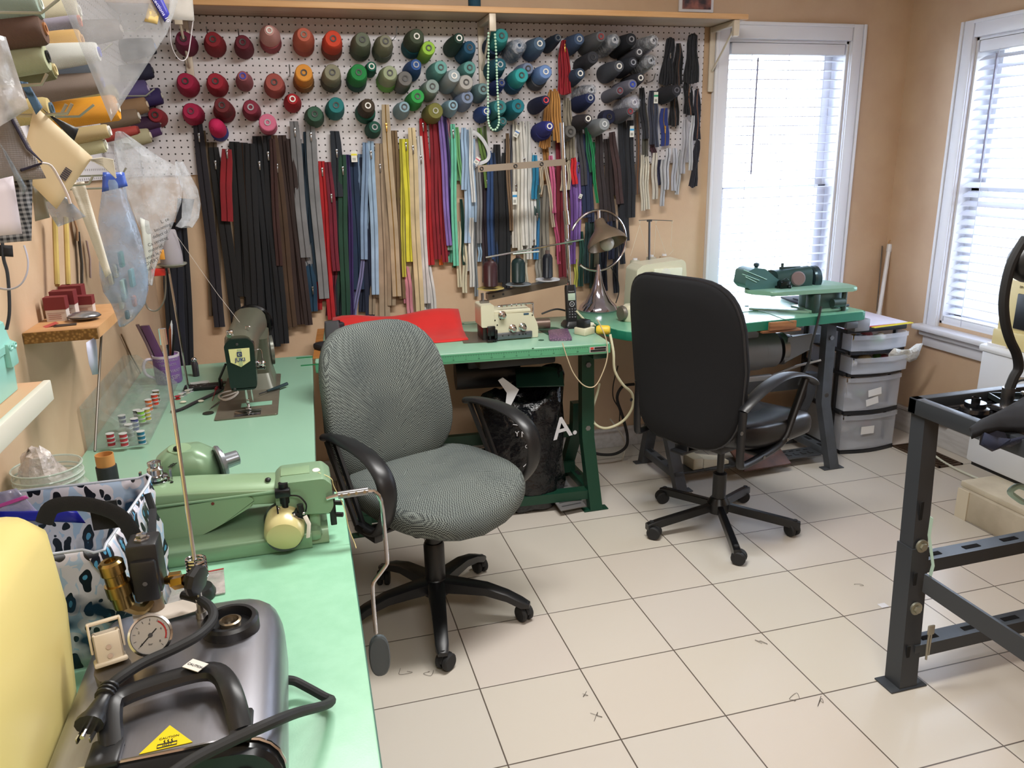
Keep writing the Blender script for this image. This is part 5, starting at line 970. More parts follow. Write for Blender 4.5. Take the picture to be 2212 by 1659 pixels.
# rear dome with hand wheel
dm=Vector((-.285,1.61,.0))
b=B().loft([[Vector((-.255+x*k,1.615+y*k2,z)) for x,y in rrect(.13,.10,.035,3)] for z,k,k2 in ((.7505,1,1),(.86,.98,.96),(.888,.85,.85),(.905,.5,.6),(.908,.1,.1))]); obj('gear_housing',b,BG,t,True)
obj('housing_lid',B().lathe([(.001,.002),(.022,.002),(.023,0)],(-.262,1.605,.9065),(.05,-.15,1),20),BG2,t,True); obj('lid_knob',B().sph((-.265,1.595,.911),(.008,.006,.006),10),BLACK,t,True)
b=B().text('REX',(-.272,1.563,.889),(.3,.95,0),(-.95,.3,.0),.013,.0004,bold=True); obj('lettering',b,BLACK,t,True)
wd=Vector((.86,.28,.12)).normalized(); wc=Vector((-.188,1.60,.868)); obj('hand_wheel',B().lathe([(.01,-.004),(.036,-.004),(.038,.0),(.036,.005),(.028,.005),(.027,.009),(.016,.01),(.015,.036),(.012,.038),(.001,.038)],wc,wd,30),mat('#8f949c',.3,.7),t,True)
# oiler / tension on the arm
q=Vector((-.288,1.475,.892)); obj('tension_post',B().lathe([(.022,0),(.023,.003),(.015,.005),(.021,.007),(.021,.010),(.012,.012),(.015,.016),(.014,.026),(.009,.031),(.012,.033),(.012,.039),(.004,.042),(.001,.042)],q,n=24).box(q+Vector((-.028,-.004,0)),q+Vector((-.024,.004,.022))).box(q+Vector((.024,-.004,0)),q+Vector((.028,.004,.022))),CHROME,t,True)
obj('small_knob',B().sph((-.09,1.45,.879),(.006,.006,.004),10),mat('#222',.2,.8) if False else BLACK,t,True)
obj('stitch_thread',B().tube([(.004,1.43,.889),(.026,1.42,.878),(.03,1.42,.86),(.045,1.41,.82),(.05,1.40,.78),(.058,1.39,.752),(.06,1.38,.745)],.0008,5,sm=4),mat('#d8c88c',.6),t,True)
obj('cloth_tab',B().tube([(-.028,1.372,.83),(-.022,1.366,.815),(-.026,1.362,.79)],.005,6,flat=.3),mat('#cfc8bc',.7),t,True)
# knee lever
t=thing('knee_lifter','chrome knee lifter rod with grey oval pad hanging off the near table','knee lifter',(.1,1.4,.45))
L_=[Q(u,v,1.40) for u,v in ((705,1077),(730,1070),(795,1060),(812,1064),(823,1082),(829,1130),(836,1205),(833,1222),(812,1250),(805,1265),(807,1310),(812,1368))]
obj('rod',B().tube(L_,.0042,10,sm=2),CHROME,t,True); obj('coupling',B().cyl(L_[1],L_[2],.0075,n=14),STEEL,t,True)
b=B()
for f in (.12,.35,.6,.88): p=L_[1].lerp(L_[2],f)+Vector((0,-.0075,.002)); b.lathe([(.001,.002),(.003,.002),(.003,0)],p,(0,-1,.2),10)
obj('set_screw',b,mat('#a89c84',.3,.8),t,True)
pc=Q(820,1416,1.40); pd=[(math.copysign(abs(math.cos(a))**.8,math.cos(a))*.0215,math.copysign(abs(math.sin(a))**.85,math.sin(a))*.047) for a in [k*math.pi/14 for k in range(28)]]
obj('pad',B().loft([[pc+Vector((x*k,dy,z*k)) for x,z in pd] for k,dy in ((.9,-.006),(1,-.003),(1,.004),(.9,.007))]),mat('#4b5358',.5),t,True)
# --- overlock on the middle table -----------------------------------
OW=mat('#c9c6ae',.3); MO=Matrix.Translation((0,0,0))
t=thing('overlock_machine','cream overlock sewing machine with round tension knobs on the middle table','sewing machine',(.8,3.05,.75))
b=B().prism(rounded([(.755,.765),(.925,.765),(.925,.83),(.905,.858),(.745,.862),(.735,.83)],[.004,.01,.02,.006,.004,.004],3),(0,2.985,0),(1,0,0),(0,0,1),-.12) if False else B().loft([ringy(rounded([(.75,.752),(.928,.752),(.93,.80),(.905,.856),(.74,.860),(.735,.80)],[.004,.004,.02,.008,.004,.004],3),y) for y in (2.975,3.11)])
obj('body',b,OW,t,True)
obj('head',B().loft([ringy(rrect(.054,.09,.008,3,(.716,.855)),y) for y in (2.965,3.07)]),OW,t,True)
obj('lower_cover',B().box((.70,2.99,.752),(.76,3.09,.81),.004),DKSTEEL,t,True)
obj('top_cover',B().box((.745,2.98,.858),(.90,3.09,.872),.004),OW,t,True)
b=B().tube([(.765,2.99,.888),(.90,2.99,.892),(.912,2.99,.885),(.912,2.99,.84)],.0035,8,sm=3)
for k in range(6): b.box((.78+k*.02,2.985,.884),(.784+k*.02,2.995,.892))
obj('thread_rail',b,CHROME,t,True)
for x,z in ((.778,.855),(.82,.797),(.862,.80)): o=obj('tension_knob',B().lathe([(.016,0),(.016,.004),(.011,.006),(.013,.010),(.0125,.022),(.008,.024),(.007,.03),(.001,.03)],(x,2.976,z),(0,-1,0),20),CHROME,t,True); obj('knob_collar',B().lathe([(.0131,.012),(.0136,.014),(.0131,.02)],(x,2.976,z),(0,-1,0),20),mat('#a87c64' if x<.85 else '#5c7c74',.4),o,True)
obj('needle_unit',B().box((.712,2.955,.775),(.745,2.985,.815),.004).cyl((.722,2.958,.755),(.722,2.958,.80),.004).box((.708,2.945,.756),(.75,2.965,.762),.001).box((.74,2.95,.765),(.752,2.97,.80),.002),mat('#34363a',.25,.8),t,True)
obj('chain_guard',B().box((.752,2.962,.756),(.90,2.975,.782),.002),mat('#6a6f78',.25,.6),t,True)
b=B()
for x in (.775,.80,.845,.86,.872): b.lathe([(.001,.001),(.003,.001),(.003,0)],(x,2.9618,.772),(0,-1,0),8)
for x,z in ((.748,.835),(.905,.845),(.757,.815),(.77,.838),(.887,.775)): b.lathe([(.001,.001),(.003,.001),(.003,0)],(x,2.9745,z),(0,-1,0),8)
obj('screw_hole',b,BLACK,t,True)
obj('nameplate',B().box((.868,2.9735,.848),(.89,2.9748,.855)),mat('#2c4c60',.4),t,True)
obj('cloth_plate',B().prism(rounded([(.615,2.975),(.735,2.955),(.75,3.12),(.65,3.20)],.008),(0,0,.7503),(1,0,0),(0,1,0),.003),mat('#6d675e',.3,.6),t,True)
obj('side_plate',B().prism([(.70,3.03),(.74,2.96),(.76,2.97),(.72,3.10)],(0,0,.754),(1,0,0),(0,1,0),.003),mat('#4c4c4e',.3,.6),t,True)
obj('pulley',B().cyl((.93,3.05,.79),(1.0,3.045,.79),.022,n=18),mat('#6a5a50',.35,.5),t,True)
obj('presser_post',B().cyl((.71,3.02,.9),(.71,3.02,.94),.006).box((.70,3.01,.90),(.735,3.03,.91)),STEEL,t,True)
# --- thread stand ----------------------------------------------------
t=thing('thread_stand','steel thread stand with three large spools over the overlock','thread stand',(1.13,3.2,.75))
T_=mat('#b0a89c',.3,.7)
obj('pole',B().cyl(py(1233,690,3.2),py(1213,265,3.2),.0095,n=14).cyl(py(1225,485,3.2),py(1222,455,3.2),.0125,n=14),CHROME,t,True)
a,c=py(1032,365,3.19),py(1221,350,3.19); d=(c-a).normalized(); n_=Vector((0,0,1))
obj('top_bar',B().loft([[p+Vector((0,-.004,-.013)),p+Vector((0,.004,-.013)),p+Vector((0,.004,.013)),p+Vector((0,-.004,.013))] for p in (a,c)]),T_,t,True)
for f in (.04,.42,.72): o=obj('guide_ring',B().tube([a.lerp(c,f)+Vector((.0065*math.cos(q),-.006,.0065*math.sin(q))) for q in [k*math.pi/5 for k in range(10)]],.0022,6,loop=True),BLACK,t,True)
a2,c2=py(1052,640,3.15),py(1222,605,3.2)
obj('base_bar',B().loft([[p+Vector((0,-.025,-.014)),p+Vector((0,.025,-.014)),p+Vector((0,.025,.012)),p+Vector((0,-.025,.012))] for p in (a2,c2)]),mat('#6e655a',.35,.6),t,True)
obj('bar_hole',B().lathe([(.001,.001),(.005,.001),(.005,0)],a2.lerp(c2,.06)+Vector((0,-.0255,0)),(0,-1,0),10).lathe([(.001,.001),(.005,.001),(.005,0)],a2.lerp(c2,.18)+Vector((0,-.0255,0)),(0,-1,0),10),BLACK,t,True)
e0,e1=py(1049,556,3.13),py(1260,517,3.15); obj('guide_rod',B().cyl(e0,e1,.004,n=8).cyl(py(1108,548,3.13),py(1165,543,3.10),.004,n=8),CHROME,t,True)
obj('clamp',B().box(py(1228,523,3.18)-Vector((.014,.014,.012)),py(1228,523,3.18)+Vector((.014,.014,.012)),.003),STEEL,t,True)
for (u,v0,v1,c,rr_,n,pl) in ((1060,620,562,'#3c1e22',.030,'dark brown large thread spool, leftmost on the stand','#a8975c'),(1120,611,557,'#142c2c',.029,'dark green large thread spool, middle one on the stand','#6f767c'),(1183,601,547,'#131722',.022,'blue black slim thread spool, nearest the steel pole','#b8bac0')):
    p=py(u,v0,3.15); q=py(u,v1,3.15); h=(q-p).length
    o=thing('thread_spool',n,'thread spool',p,0,'big spools on the thread stand')
    obj('thread',B().lathe([(rr_*.7,.0),(rr_*1.02,.006),(rr_,h*.8),(rr_*.8,h*.92),(rr_*.35,h),(.004,h)],p,n=24),mat(c,.35,0,'thread',300.0),o,True)
    obj('core_tip',B().lathe([(.010,h-.004),(.009,h+.012),(.004,h+.012)],p,n=14),mat('#50403c',.5),o,True)
    obj('dish',B().lathe([(.001,-.006),(rr_*1.2,-.006),(rr_*1.9,-.002),(.052,.001),(.052,-.003),(rr_,-.010)],p+Vector((0,0,-.004)),n=28),mat(pl,.45),o,True)
# --- table lamp ------------------------------------------------------
lc=Vector((1.35,3.375,.7625)); t=thing('table_lamp','chrome lamp with bronze shade hanging inside an open ring','lamp',lc)
obj('base',B().lathe([(.001,0),(.088,0),(.092,.006),(.086,.022),(.062,.045),(.038,.085),(.022,.13),(.014,.175),(.009,.20),(.007,.215)],lc,n=36),mat('#b9b4c4',.08,1),t,True)
cr=py(1292,520,3.375); R_=.137
obj('ring',B().tube([cr+Vector((R_*math.cos(a),0,R_*math.sin(a))) for a in [math.radians(160-k*10.5) for k in range(0,37) if not 0<0][:38] if a>math.radians(-130)] if False else [cr+Vector((R_*math.cos(math.radians(a)),0,R_*math.sin(math.radians(a)))) for a in range(158,-132,-8)],.0075,10,flat=.8),CHROME,t,True)
obj('back_strap',B().box((cr.x-.012,3.39,lc.z+.20),(cr.x+.012,3.396,cr.z+R_),.001),mat('#7a746c',.3,.7),t,True)
dsh=Vector((.18,-.55,-1)).normalized(); st=cr+Vector((0,-.005,.095))
obj('shade',B().lathe([(.02,0),(.024,.006),(.028,.03),(.04,.05),(.07,.078),(.088,.105),(.092,.125),(.088,.124),(.066,.082),(.036,.055),(.02,.03)],st,dsh,32),mat('#857462',.3,.5),t,True)
obj('stem',B().cyl(cr+Vector((0,0,R_)),st+Vector((0,0,-.005)),.008,n=12).cyl(st+Vector((0,0,-.004)),st+dsh*.02,.022,n=16),CHROME,t,True)
obj('bulb',B().sph(st+dsh*.118,(.033,.033,.035),20).cyl(st+dsh*.06,st+dsh*.1,.016),mat('#c9c4bd',.25),t,True)
obj('cord',B().tube([py(u,v,3.4) for u,v in ((1320,578),(1333,600),(1337,630),(1330,655))],.0025,6,sm=5),BLACK,t,True)
# --- cordless phone --------------------------------------------------
pc=Vector((1.125,3.12,.7505)); t=thing('cordless_phone','black cordless phone standing upright in its charger','phone',pc)
obj('charger',B().loft([[pc+Vector((x*k,y*k,z)) for x,y in rrect(.075,.08,.012,3)] for z,k in ((0,1),(.012,1),(.028,.72))]),BLKPL,t,True)
MP=Matrix.Translation(pc+Vector((0,-.004,.018)))@Matrix.Rotation(.03,4,'Z')@Matrix.Rotation(-.12,4,'X')
o=obj('handset',B().add(B().loft([[Vector((x,y,z)) for x,y in rrect(.048*k,.026*k,.009,3)] for z,k in ((0,.92),(.01,1),(.15,1),(.163,.9))]).bm,MP),BLKPL,t,True)
b=B().box((-.0165,-.0142,.098),(.0165,-.0128,.128),.0005,MP); obj('screen',b,mat('#a3b5a4',.2),o,True)
b=B()
for r in range(4):
    for c in range(3): b.box((-.0175+c*.0125,-.0145,.022+r*.0115),(-.0075+c*.0125,-.013,.030+r*.0115),.001,MP)
obj('keypad',b,mat('#2f3136',.3),o,True)
b=B()
for r in range(4):
    for c in range(3): b.text('*0#789456123'[r*3+c],MP@Vector((-.0125+c*.0125,-.0147,.026+r*.0115)),(1,0,0),(0,.0,1),.007,.0002)
b.tube([MP@Vector((.0105*math.cos(a),-.0142,.082+.0105*math.sin(a))) for a in [k*math.pi/8 for k in range(16)]],.0011,5,loop=True).box((-.006,-.0145,.0815),(.006,-.0138,.0825),0,MP).box((-.0005,-.0145,.077),(.0005,-.0138,.087),0,MP)
b.text('Panasonic',MP@Vector((0,-.0142,.136)),(1,0,0),(0,0,1),.0065,.0002); b.text('12:04',MP@Vector((0,-.0144,.113)),(1,0,0),(0,0,1),.009,.0001) if False else None
obj('key_print',b,mat('#c0c4c8',.4),o,True)
# --- mobile phone, adapters ------------------------------------------
t=thing('mobile_phone','mobile phone in speckled purple case charging on the table edge','phone',pz(1210,728,.7505))
pl=[pz(u,v,.7505) for u,v in ((1187,737),(1184,717),(1226,714),(1236,736))]
obj('case',B().prism(rounded([(p.x,p.y) for p in pl],.008),(0,0,.7505),(1,0,0),(0,1,0),.010,.002),mat('#9c7a92',.35,0,'chip',160.0,'#5c4660'),t,True)
t=thing('power_adapter','white wall adapter with black plug beside a yellow cable tap','adapter',pz(1270,725,.7505))
M=Matrix.Translation(pz(1260,722,.7505))@Matrix.Rotation(.5,4,'Z')
obj('white_block',B().box((-.025,-.03,0),(.04,.03,.03),.004,M).box((-.0,-.02,.03),(.05,.03,.045),.006,M),mat('#cfcab0',.4),t,True); obj('black_block',B().box((-.02,-.022,.03),(.022,.022,.062),.004,M),BLACK,t,True)
M=Matrix.Translation(pz(1303,722,.752))@Matrix.Rotation(-.5,4,'Z'); obj('yellow_tap',B().lathe([(.001,-.028),(.014,-.028),(.019,-.02),(.019,.02),(.014,.028),(.001,.028)],M@Vector((0,0,.019)),(.8,-.5,0),10),mat('#d8b83a',.45),t,True)
# --- white home serger ----------------------------------------------
t=thing('home_serger','small white serger half hidden behind the black chair','sewing machine',(1.58,3.27,.7625))
obj('body',B().loft([ringy(rounded([(1.46,.763),(1.735,.763),(1.71,.985),(1.695,1.0),(1.50,.985),(1.47,.965)],[.01,.01,.008,.01,.01,.01],3),y) for y in (3.21,3.33)]),mat('#cfcdb8',.3),t,True)
obj('front_plate',B().box((1.55,3.2,.80),(1.69,3.211,.965),.004),mat('#d8dccb',.25),t,True); obj('dial',B().lathe([(.022,0),(.022,.008),(.016,.01),(.001,.01)],(1.605,3.201,.945),(0,-1,0),20),mat('#d5d6ce',.3),t,True)
b=B().text('brother',(1.585,3.199,.972),(1,0,0),(0,0,1),.012,.0002); obj('lettering',b,mat('#5a5c60',.4),t,True) if False else b.bm.free()
po=py(1403,552,3.33); pt=py(1403,476,3.33)
obj('antenna',B().cyl(po-Vector((0,0,.06)),pt,.005,n=10).box(pt-Vector((.012,.005,.006)),pt+Vector((.012,.005,.004)),.002).tube([py(u,v,3.33) for u,v in ((1380,476),(1403,475),(1430,476),(1452,477))],.0018,6),mat('#55585e',.3,.6),t,True)
b=B()
for u in (1382,1417,1452): b.tube([py(u-2,476,3.33),py(u,484,3.33),py(u+2,476,3.33)],.0013,5)
for P in (((1382,486),(1362,553)),((1382,486),(1398,548)),((1417,486),(1413,550)),((1417,486),(1440,552)),((1452,486),(1449,530),(1455,540),(1446,550))): b.tube([py(u,v,3.33) for u,v in P],.0009,5)
obj('serger_thread',b,mat('#cfc8b4',.6),t,True)
for k,(u,v,c) in enumerate(((1372,560,'#cfcdb8'),(1407,553,'#c9c2ac'),(1435,551,'#cbb496'))):
    p=py(u,v,3.37); o=thing('thread_cone',['leftmost','middle','rightmost'][k]+' pale thread cone standing behind the white serger','thread cone',(p.x,3.37,.90),0,'cones behind the white serger')
    obj('thread',B().lathe([(.033,-.03),(.034,-.02),(.026,p.z-.93),(.022,p.z-.905),(.01,p.z-.903)],(p.x,3.37,.90),n=20),mat(c,.7,0,'thread',300.0),o,True); obj('core',B().lathe([(.011,p.z-.905),(.011,p.z-.895),(.006,p.z-.895)],(p.x,3.37,.90),n=14),WHITEP,o,True)
p=pz(1362,697,.7625); t=thing('foot_pedal_top','small rounded cream pincushion machine beside the lamp base','device',p)
obj('shell',B().loft([[p+Vector((.03+x*k,y*k+.05,z)) for x,y in rrect(.10,.09,.03,3)] for z,k in ((0,.9),(.01,1),(.055,.9),(.07,.6))]),mat('#c9c5ac',.35),t,True); obj('dark_wheel',B().lathe([(.001,-.012),(.03,-.01),(.034,0),(.03,.01),(.001,.012)],p+Vector((-.022,.04,.036)),(1,.2,0),20),mat('#6c655c',.4,.4),t,True)
# --- blindstitcher on the right table ---------------------------------
GB=mat('#4a7274',.3,.2); t=thing('blind_stitcher','dark teal blind stitch machine raised before the bright window','sewing machine',(2.2,3.1,.7625))
LG=mat('#7ea793',.3,.1); Z0=.7625
obj('plinth',B().box((2.20,2.95,Z0),(2.40,3.10,Z0+.012),.003),LG,t,True)
obj('support',B().box((2.22,2.97,Z0),(2.39,3.08,Z0+.085),.01),mat('#4a6460',.4,.3),t,True); obj('support_block',B().box((2.205,2.94,Z0),(2.24,3.0,Z0+.085),.006),mat('#33443f',.4,.4),t,True); obj('support_front',B().cyl((2.3,2.94,Z0+.04),(2.36,2.94,Z0+.04),.02).cyl((2.37,2.95,Z0),(2.37,2.95,Z0+.1),.012),mat('#33443f',.4,.4),t,True)
pl=[(1.93,3.05),(2.02,2.95),(2.43,2.93),(2.45,3.02),(2.42,3.18),(2.10,3.20),(1.96,3.12)]
obj('work_plate',B().prism(rounded(pl,.03),(0,0,Z0+.088),(1,0,0),(0,1,0),.018,.005),LG,t,True)
obj('lower_tray',B().prism(rounded([(1.99,3.12),(2.2,2.95),(2.24,2.99),(2.05,3.17)],.01),(0,0,Z0+.0003),(1,0,0),(0,1,0),.008,.002),mat('#8aa898',.25,.3),t,True)
def Qp(u,v): return py(u,v,3.1)
poly=[(p.x,p.z) for p in (Qp(*q) for q in ((1597,612),(1602,584),(1618,576),(1640,578),(1664,598),(1678,606),(1676,628),(1650,629),(1606,622)))]
obj('arm',B().loft([ringy(rounded(poly,.006,2),3.05),ringy(rounded(poly,.006,2),3.15)]),GB,t,True)
b=B()
for (p,q) in (((1603,592),(1640,606)),((1606,583),(1656,604)),((1610,598),(1634,610))): b.tube([py(*p,3.048),py(*q,3.048)],.0022,6)
obj('arm_rib',b,LG,t,True)
obj('head_body',B().loft([ringx(rrect(.10,.12,.04,3,(3.10,.888+dz)),x) for x,dz in ((2.09,-.005),(2.15,.0),(2.27,.006))]),mat('#2f4a48',.3,.3),t,True)
obj('dial',B().lathe([(.001,.008),(.028,.008),(.034,.0),(.03,-.02)],(2.19,3.045,.905),(-.2,-1,.1),20),mat('#8a7a7c',.35,.4),t,True)
obj('hand_wheel',B().lathe([(.01,-.012),(.05,-.012),(.056,-.004),(.056,.018),(.045,.024),(.01,.024)],(2.30,3.10,.895),(1,0,.02),28),mat('#34484f',.25,.5),t,True)
obj('oil_cup',B().lathe([(.006,0),(.012,.004),(.007,.012),(.008,.018),(.013,.024),(.012,.034),(.001,.038)],(2.005,3.1,.945),n=14),mat('#42545a',.3,.6),t,True); obj('top_lever',B().box((2.13,3.09,.945),(2.23,3.11,.955),.002).cyl((2.14,3.1,.95),(2.14,3.1,.972),.006),mat('#3a4a4c',.3,.4),t,True)
obj('needle_mechanism',B().box((2.085,3.02,.862),(2.135,3.09,.90),.004).cyl((2.1,3.03,.869),(2.1,3.03,.90),.008).sph((2.13,3.02,.875),.01,10).box((2.075,3.03,.869),(2.15,3.07,.88),.003).tube([(2.08,3.02,.90),(2.11,3.02,.915),(2.125,3.02,.905)],.002,6),mat('#222c2d',.25,.7),t,True)
M=Matrix.Translation((2.40,3.2,Z0))@Matrix.Rotation(-.15,4,'Z')
t=thing('folded_trousers','folded dark navy cloth at the far end of the right table','cloth',(2.4,3.2,Z0))
obj('cloth',B().box((-.12,-.10,0),(.05,.11,.010),.004,M).box((-.10,-.08,.010),(.045,.03,.018),.004,M@Matrix.Rotation(.12,4,'Z')),mat('#161c30',.85,0,'fabric',200.0),t,True)
one('control_strip',B().box((2.36,3.02,Z0),(2.46,3.03,Z0+.012),.003),BLACK,'black strip lying beside the raised work plate','strip')
# ================================================================== ITEMS ON / UNDER MIDDLE TABLE
# red fabric
g=[]
for i in range(12):
    row=[]
    for j in range(14):
        a=.10+j*.042; b_=3.02+i*.033; lift=.0
        row.append(Vector((a+.01*i*.3,b_,.7535+.062*math.exp(-((i-10)/3.2)**2)*(1+.16*math.sin(j*.75+.3)+.12*math.exp(-((j-13)/2.5)**2))+.002*math.sin(i*2+j))))
    g.append(row)
b=B().sheet(g); b.th=.004; one('red_fabric',b,mat('#d1201c',.75,0,'fabric',200.0,'#c41c1a',.3),'bright red folded fabric behind the grey checked chair','fabric')
a=pz(683,775,.7505); c=pz(692,712,.7505)
one('wooden_ruler',B().prism([(a.x-.012,a.y),(a.x+.018,a.y),(c.x+.018,c.y),(c.x-.012,c.y)],(0,0,.7508),(1,0,0),(0,1,0),.004),mat('#b0773c',.5,0,'wood',6.0,'#96602c'),'worn wooden ruler on the left end of the middle table','ruler')
p=pz(716,742,.7505)
t=thing('thread_spool','dark slate thread spool standing beside the red fabric','thread spool',pz(733,740,.7505)); q=pz(733,735,.7505)
obj('thread',B().lathe([(.001,0),(.026,0),(.027,.01),(.026,.07),(.02,.075),(.001,.075)],q,n=24),mat('#2c2c36',.7,0,'thread',260.0),t,True); obj('core_tip',B().cyl(q+Vector((0,0,.07)),q+Vector((0,0,.083)),.01),BLACK,t,True)
t=thing('tape_dispenser','grey plastic holder behind the slate thread spool','holder',p)
obj('shell',B().loft([[Vector((.115+x*k,3.12+y*k,z)) for x,y in rrect(.06,.04,.01,3)] for z,k in ((.7505,1),(.82,1.0),(.85,.9))]),mat('#4a4b50',.5),t,True)
M=Matrix.Translation(pz(708,755,.7505))@Matrix.Rotation(.5,4,'Z'); one('black_pouch',B().box((-.045,-.03,0),(.03,.04,.03),.012,M).box((-.03,-.05,.0),(.03,-.02,.01),.004,M),mat('#14151a',.7),'crumpled black pouch on the table beside the wooden ruler','pouch')
one('paper_scrap',B().box((-.03,-.02,0),(.02,.02,.001),0,Matrix.Translation(pz(702,757,.7508))@Matrix.Rotation(.4,4,'Z')),WHITEP,'white paper scrap on the middle table beside the black pouch','paper')
# black garbage bag under the table
t=thing('garbage_bag','glossy black plastic bag of scraps with white print under the middle table','bag',(.86,3.02,0))
rr=random.Random(5); rings=[]; N=40
for i,(z,wx,wy) in enumerate(((0.005,.13,.09),(.02,.155,.10),(.10,.165,.105),(.2,.16,.10),(.3,.165,.10),(.38,.17,.10),(.46,.175,.10),(.51,.18,.095),(.54,.165,.085),(.52,.12,.06),(.47,.06,.03))):
    r=[]
    for j in range(N):
        th=2*math.pi*j/N; k=1+.06*math.sin(th*5+i*.9)+.04*math.sin(th*9-i*1.7)+rr.uniform(-.02,.02)
        r.append(Vector((.875+math.cos(th)*wx*k-.02*z, 3.0+math.sin(th)*wy*k, z+(.03*math.sin(th*2+1) if i>6 else 0)+ (.05*math.cos(th-.6) if i in (7,8) else 0))))
    rings.append(r)
BAGM=mat('#0b0c10',.16,0,'crinkle',14.0)
obj('bag_body',B().loft(rings),BAGM,t,True,ang=180)
b=B().text('A.',(1.02,2.905,.37),(1,.15,.1),(-.1,.0,1),.13,.0004,bold=True); obj('bag_letter',b,mat('#c8c8cc',.35),t,True)
b=B()
for (s_,x,z,sz) in (('N',.835,.37,.035),('G',.845,.315,.022),('L',.86,.26,.022),('Y',.805,.375,.03)): b.text(s_,(x,2.884,z),(1,0,0),(0,0,1),sz,.0003)
b.tube([Vector((.77+.105*math.cos(a),2.884,.315+.105*math.sin(a))) for a in [math.radians(q) for q in range(80,-60,-8)]],.0016,5); obj('bag_print',b,mat('#c8c8cc',.35),t,True)
one('green_panel',B().box((-.10,-.06,-.004),(.10,.06,.004),.004,Matrix.Translation((.94,3.0,.575))@Matrix.Rotation(-.25,4,'Z')@Matrix.Rotation(.5,4,'X')),mat('#1d3a30',.25,.2),'dark green metal panel sticking out of the black bag','panel')
one('white_scrap',B().loft([[Vector((.74,2.92,.60)),Vector((.76,2.915,.61)),Vector((.76,2.925,.61))],[Vector((.77,2.9,.55)),Vector((.82,2.895,.56)),Vector((.82,2.905,.56))],[Vector((.76,2.895,.49)),Vector((.78,2.893,.49)),Vector((.78,2.899,.49))]]),mat('#c9ccd0',.4),'white plastic scrap hanging over the left lip of the bag','scrap')
# treadle beside bag
t=thing('foot_treadle','grey ribbed foot treadle beside the black bag','pedal',(1.02,2.94,.05)); M=Matrix.Translation((1.02,2.955,.055))@Matrix.Rotation(.12,4,'Z')@Matrix.Rotation(.22,4,'X')
obj('plate',B().box((-.06,-.12,-.004),(.06,.12,.004),.004,M),mat('#6c6a6a',.4,.3),t,True)
b=B()
for k in range(8): b.box((-.045,-.10+k*.026,.0038),(.045,-.095+k*.026,.0055),0,M)
obj('rib',b,mat('#3a3a3b',.5),t,True)
t=thing('motor_pedal','small cream foot pedal on the floor behind the black chair','pedal',(1.72,2.98,0)); M=Matrix.Translation((1.73,3.04,.057))@Matrix.Rotation(.08,4,'Z')
obj('block',B().box((-.06,-.045,0),(-.005,.045,.055),.006,M),mat('#c0b7a0',.4),t,True); obj('wedge',B().add(B().loft([[Vector((0,-.04,0)),Vector((0,.04,0)),Vector((0,.04,.045)),Vector((0,-.04,.045))],[Vector((.14,-.035,0)),Vector((.14,.035,0)),Vector((.14,.035,.015)),Vector((.14,-.035,.015))]]).bm,M),mat('#d0c8b2',.4),t,True)
# pipe rail along the wall
one('floor_pipe',B().cyl((.30,3.40,.115),(.95,3.40,.125),.012,n=12),CHROME,'thin chrome rod lying along the wall under the middle table','rod')
# ================================================================== LEFT FOREGROUND
# teal box on white shelf
t=thing('wall_shelf','tan shelf with thick white edge on the left wall','shelf',(-.47,1.5,1.0))
SZ=1.045
e0=px(110,822,-.43); x_e=e0.x; SZ=e0.z+.0; yend=e0.y
obj('board',B().box((XL+.001,.75,SZ-.018),(x_e-.012,yend,SZ)),mat('#cfa582',.5),t,True)
obj('white_edge',B().box((x_e-.012,.75,SZ-.034),(x_e,yend,SZ+.002),.002),mat('#dcd9cc',.4),t,True)
t=thing('storage_box','mint plastic box with latched lid on the white edged shelf','box',(-.53,1.2,SZ))
MI=mat('#8fc9bf',.35); ye=px(42,800,-.465).y
obj('tub',B().loft([[Vector((-.508+x*k,ye-.14+y,z)) for x,y in rrect(.085,.28,.02,4)] for z,k in ((SZ+.001,.94),(SZ+.075,1))]),MI,t,True)
obj('lid',B().loft([[Vector((-.508+x*k,ye-.14+y*k2,z)) for x,y in rrect(.088,.285,.022,4)] for z,k,k2 in ((SZ+.070,1.02,1.01),(SZ+.082,1.04,1.02),(SZ+.086,.98,.99),(SZ+.115,.9,.97),(SZ+.122,.7,.93))]),MI,t,True)
b=B().box((-.47,ye-.05,SZ+.045),(-.457,ye-.015,SZ+.085),.004); 
for y in (ye-.042,ye-.022): b.tube([Vector((-.457,y+.006*math.cos(a),SZ+.078+.004*math.sin(a))) for a in [k*math.pi/4 for k in range(8)]],.0018,5,loop=True)
obj('latch',b,MI,t,True)
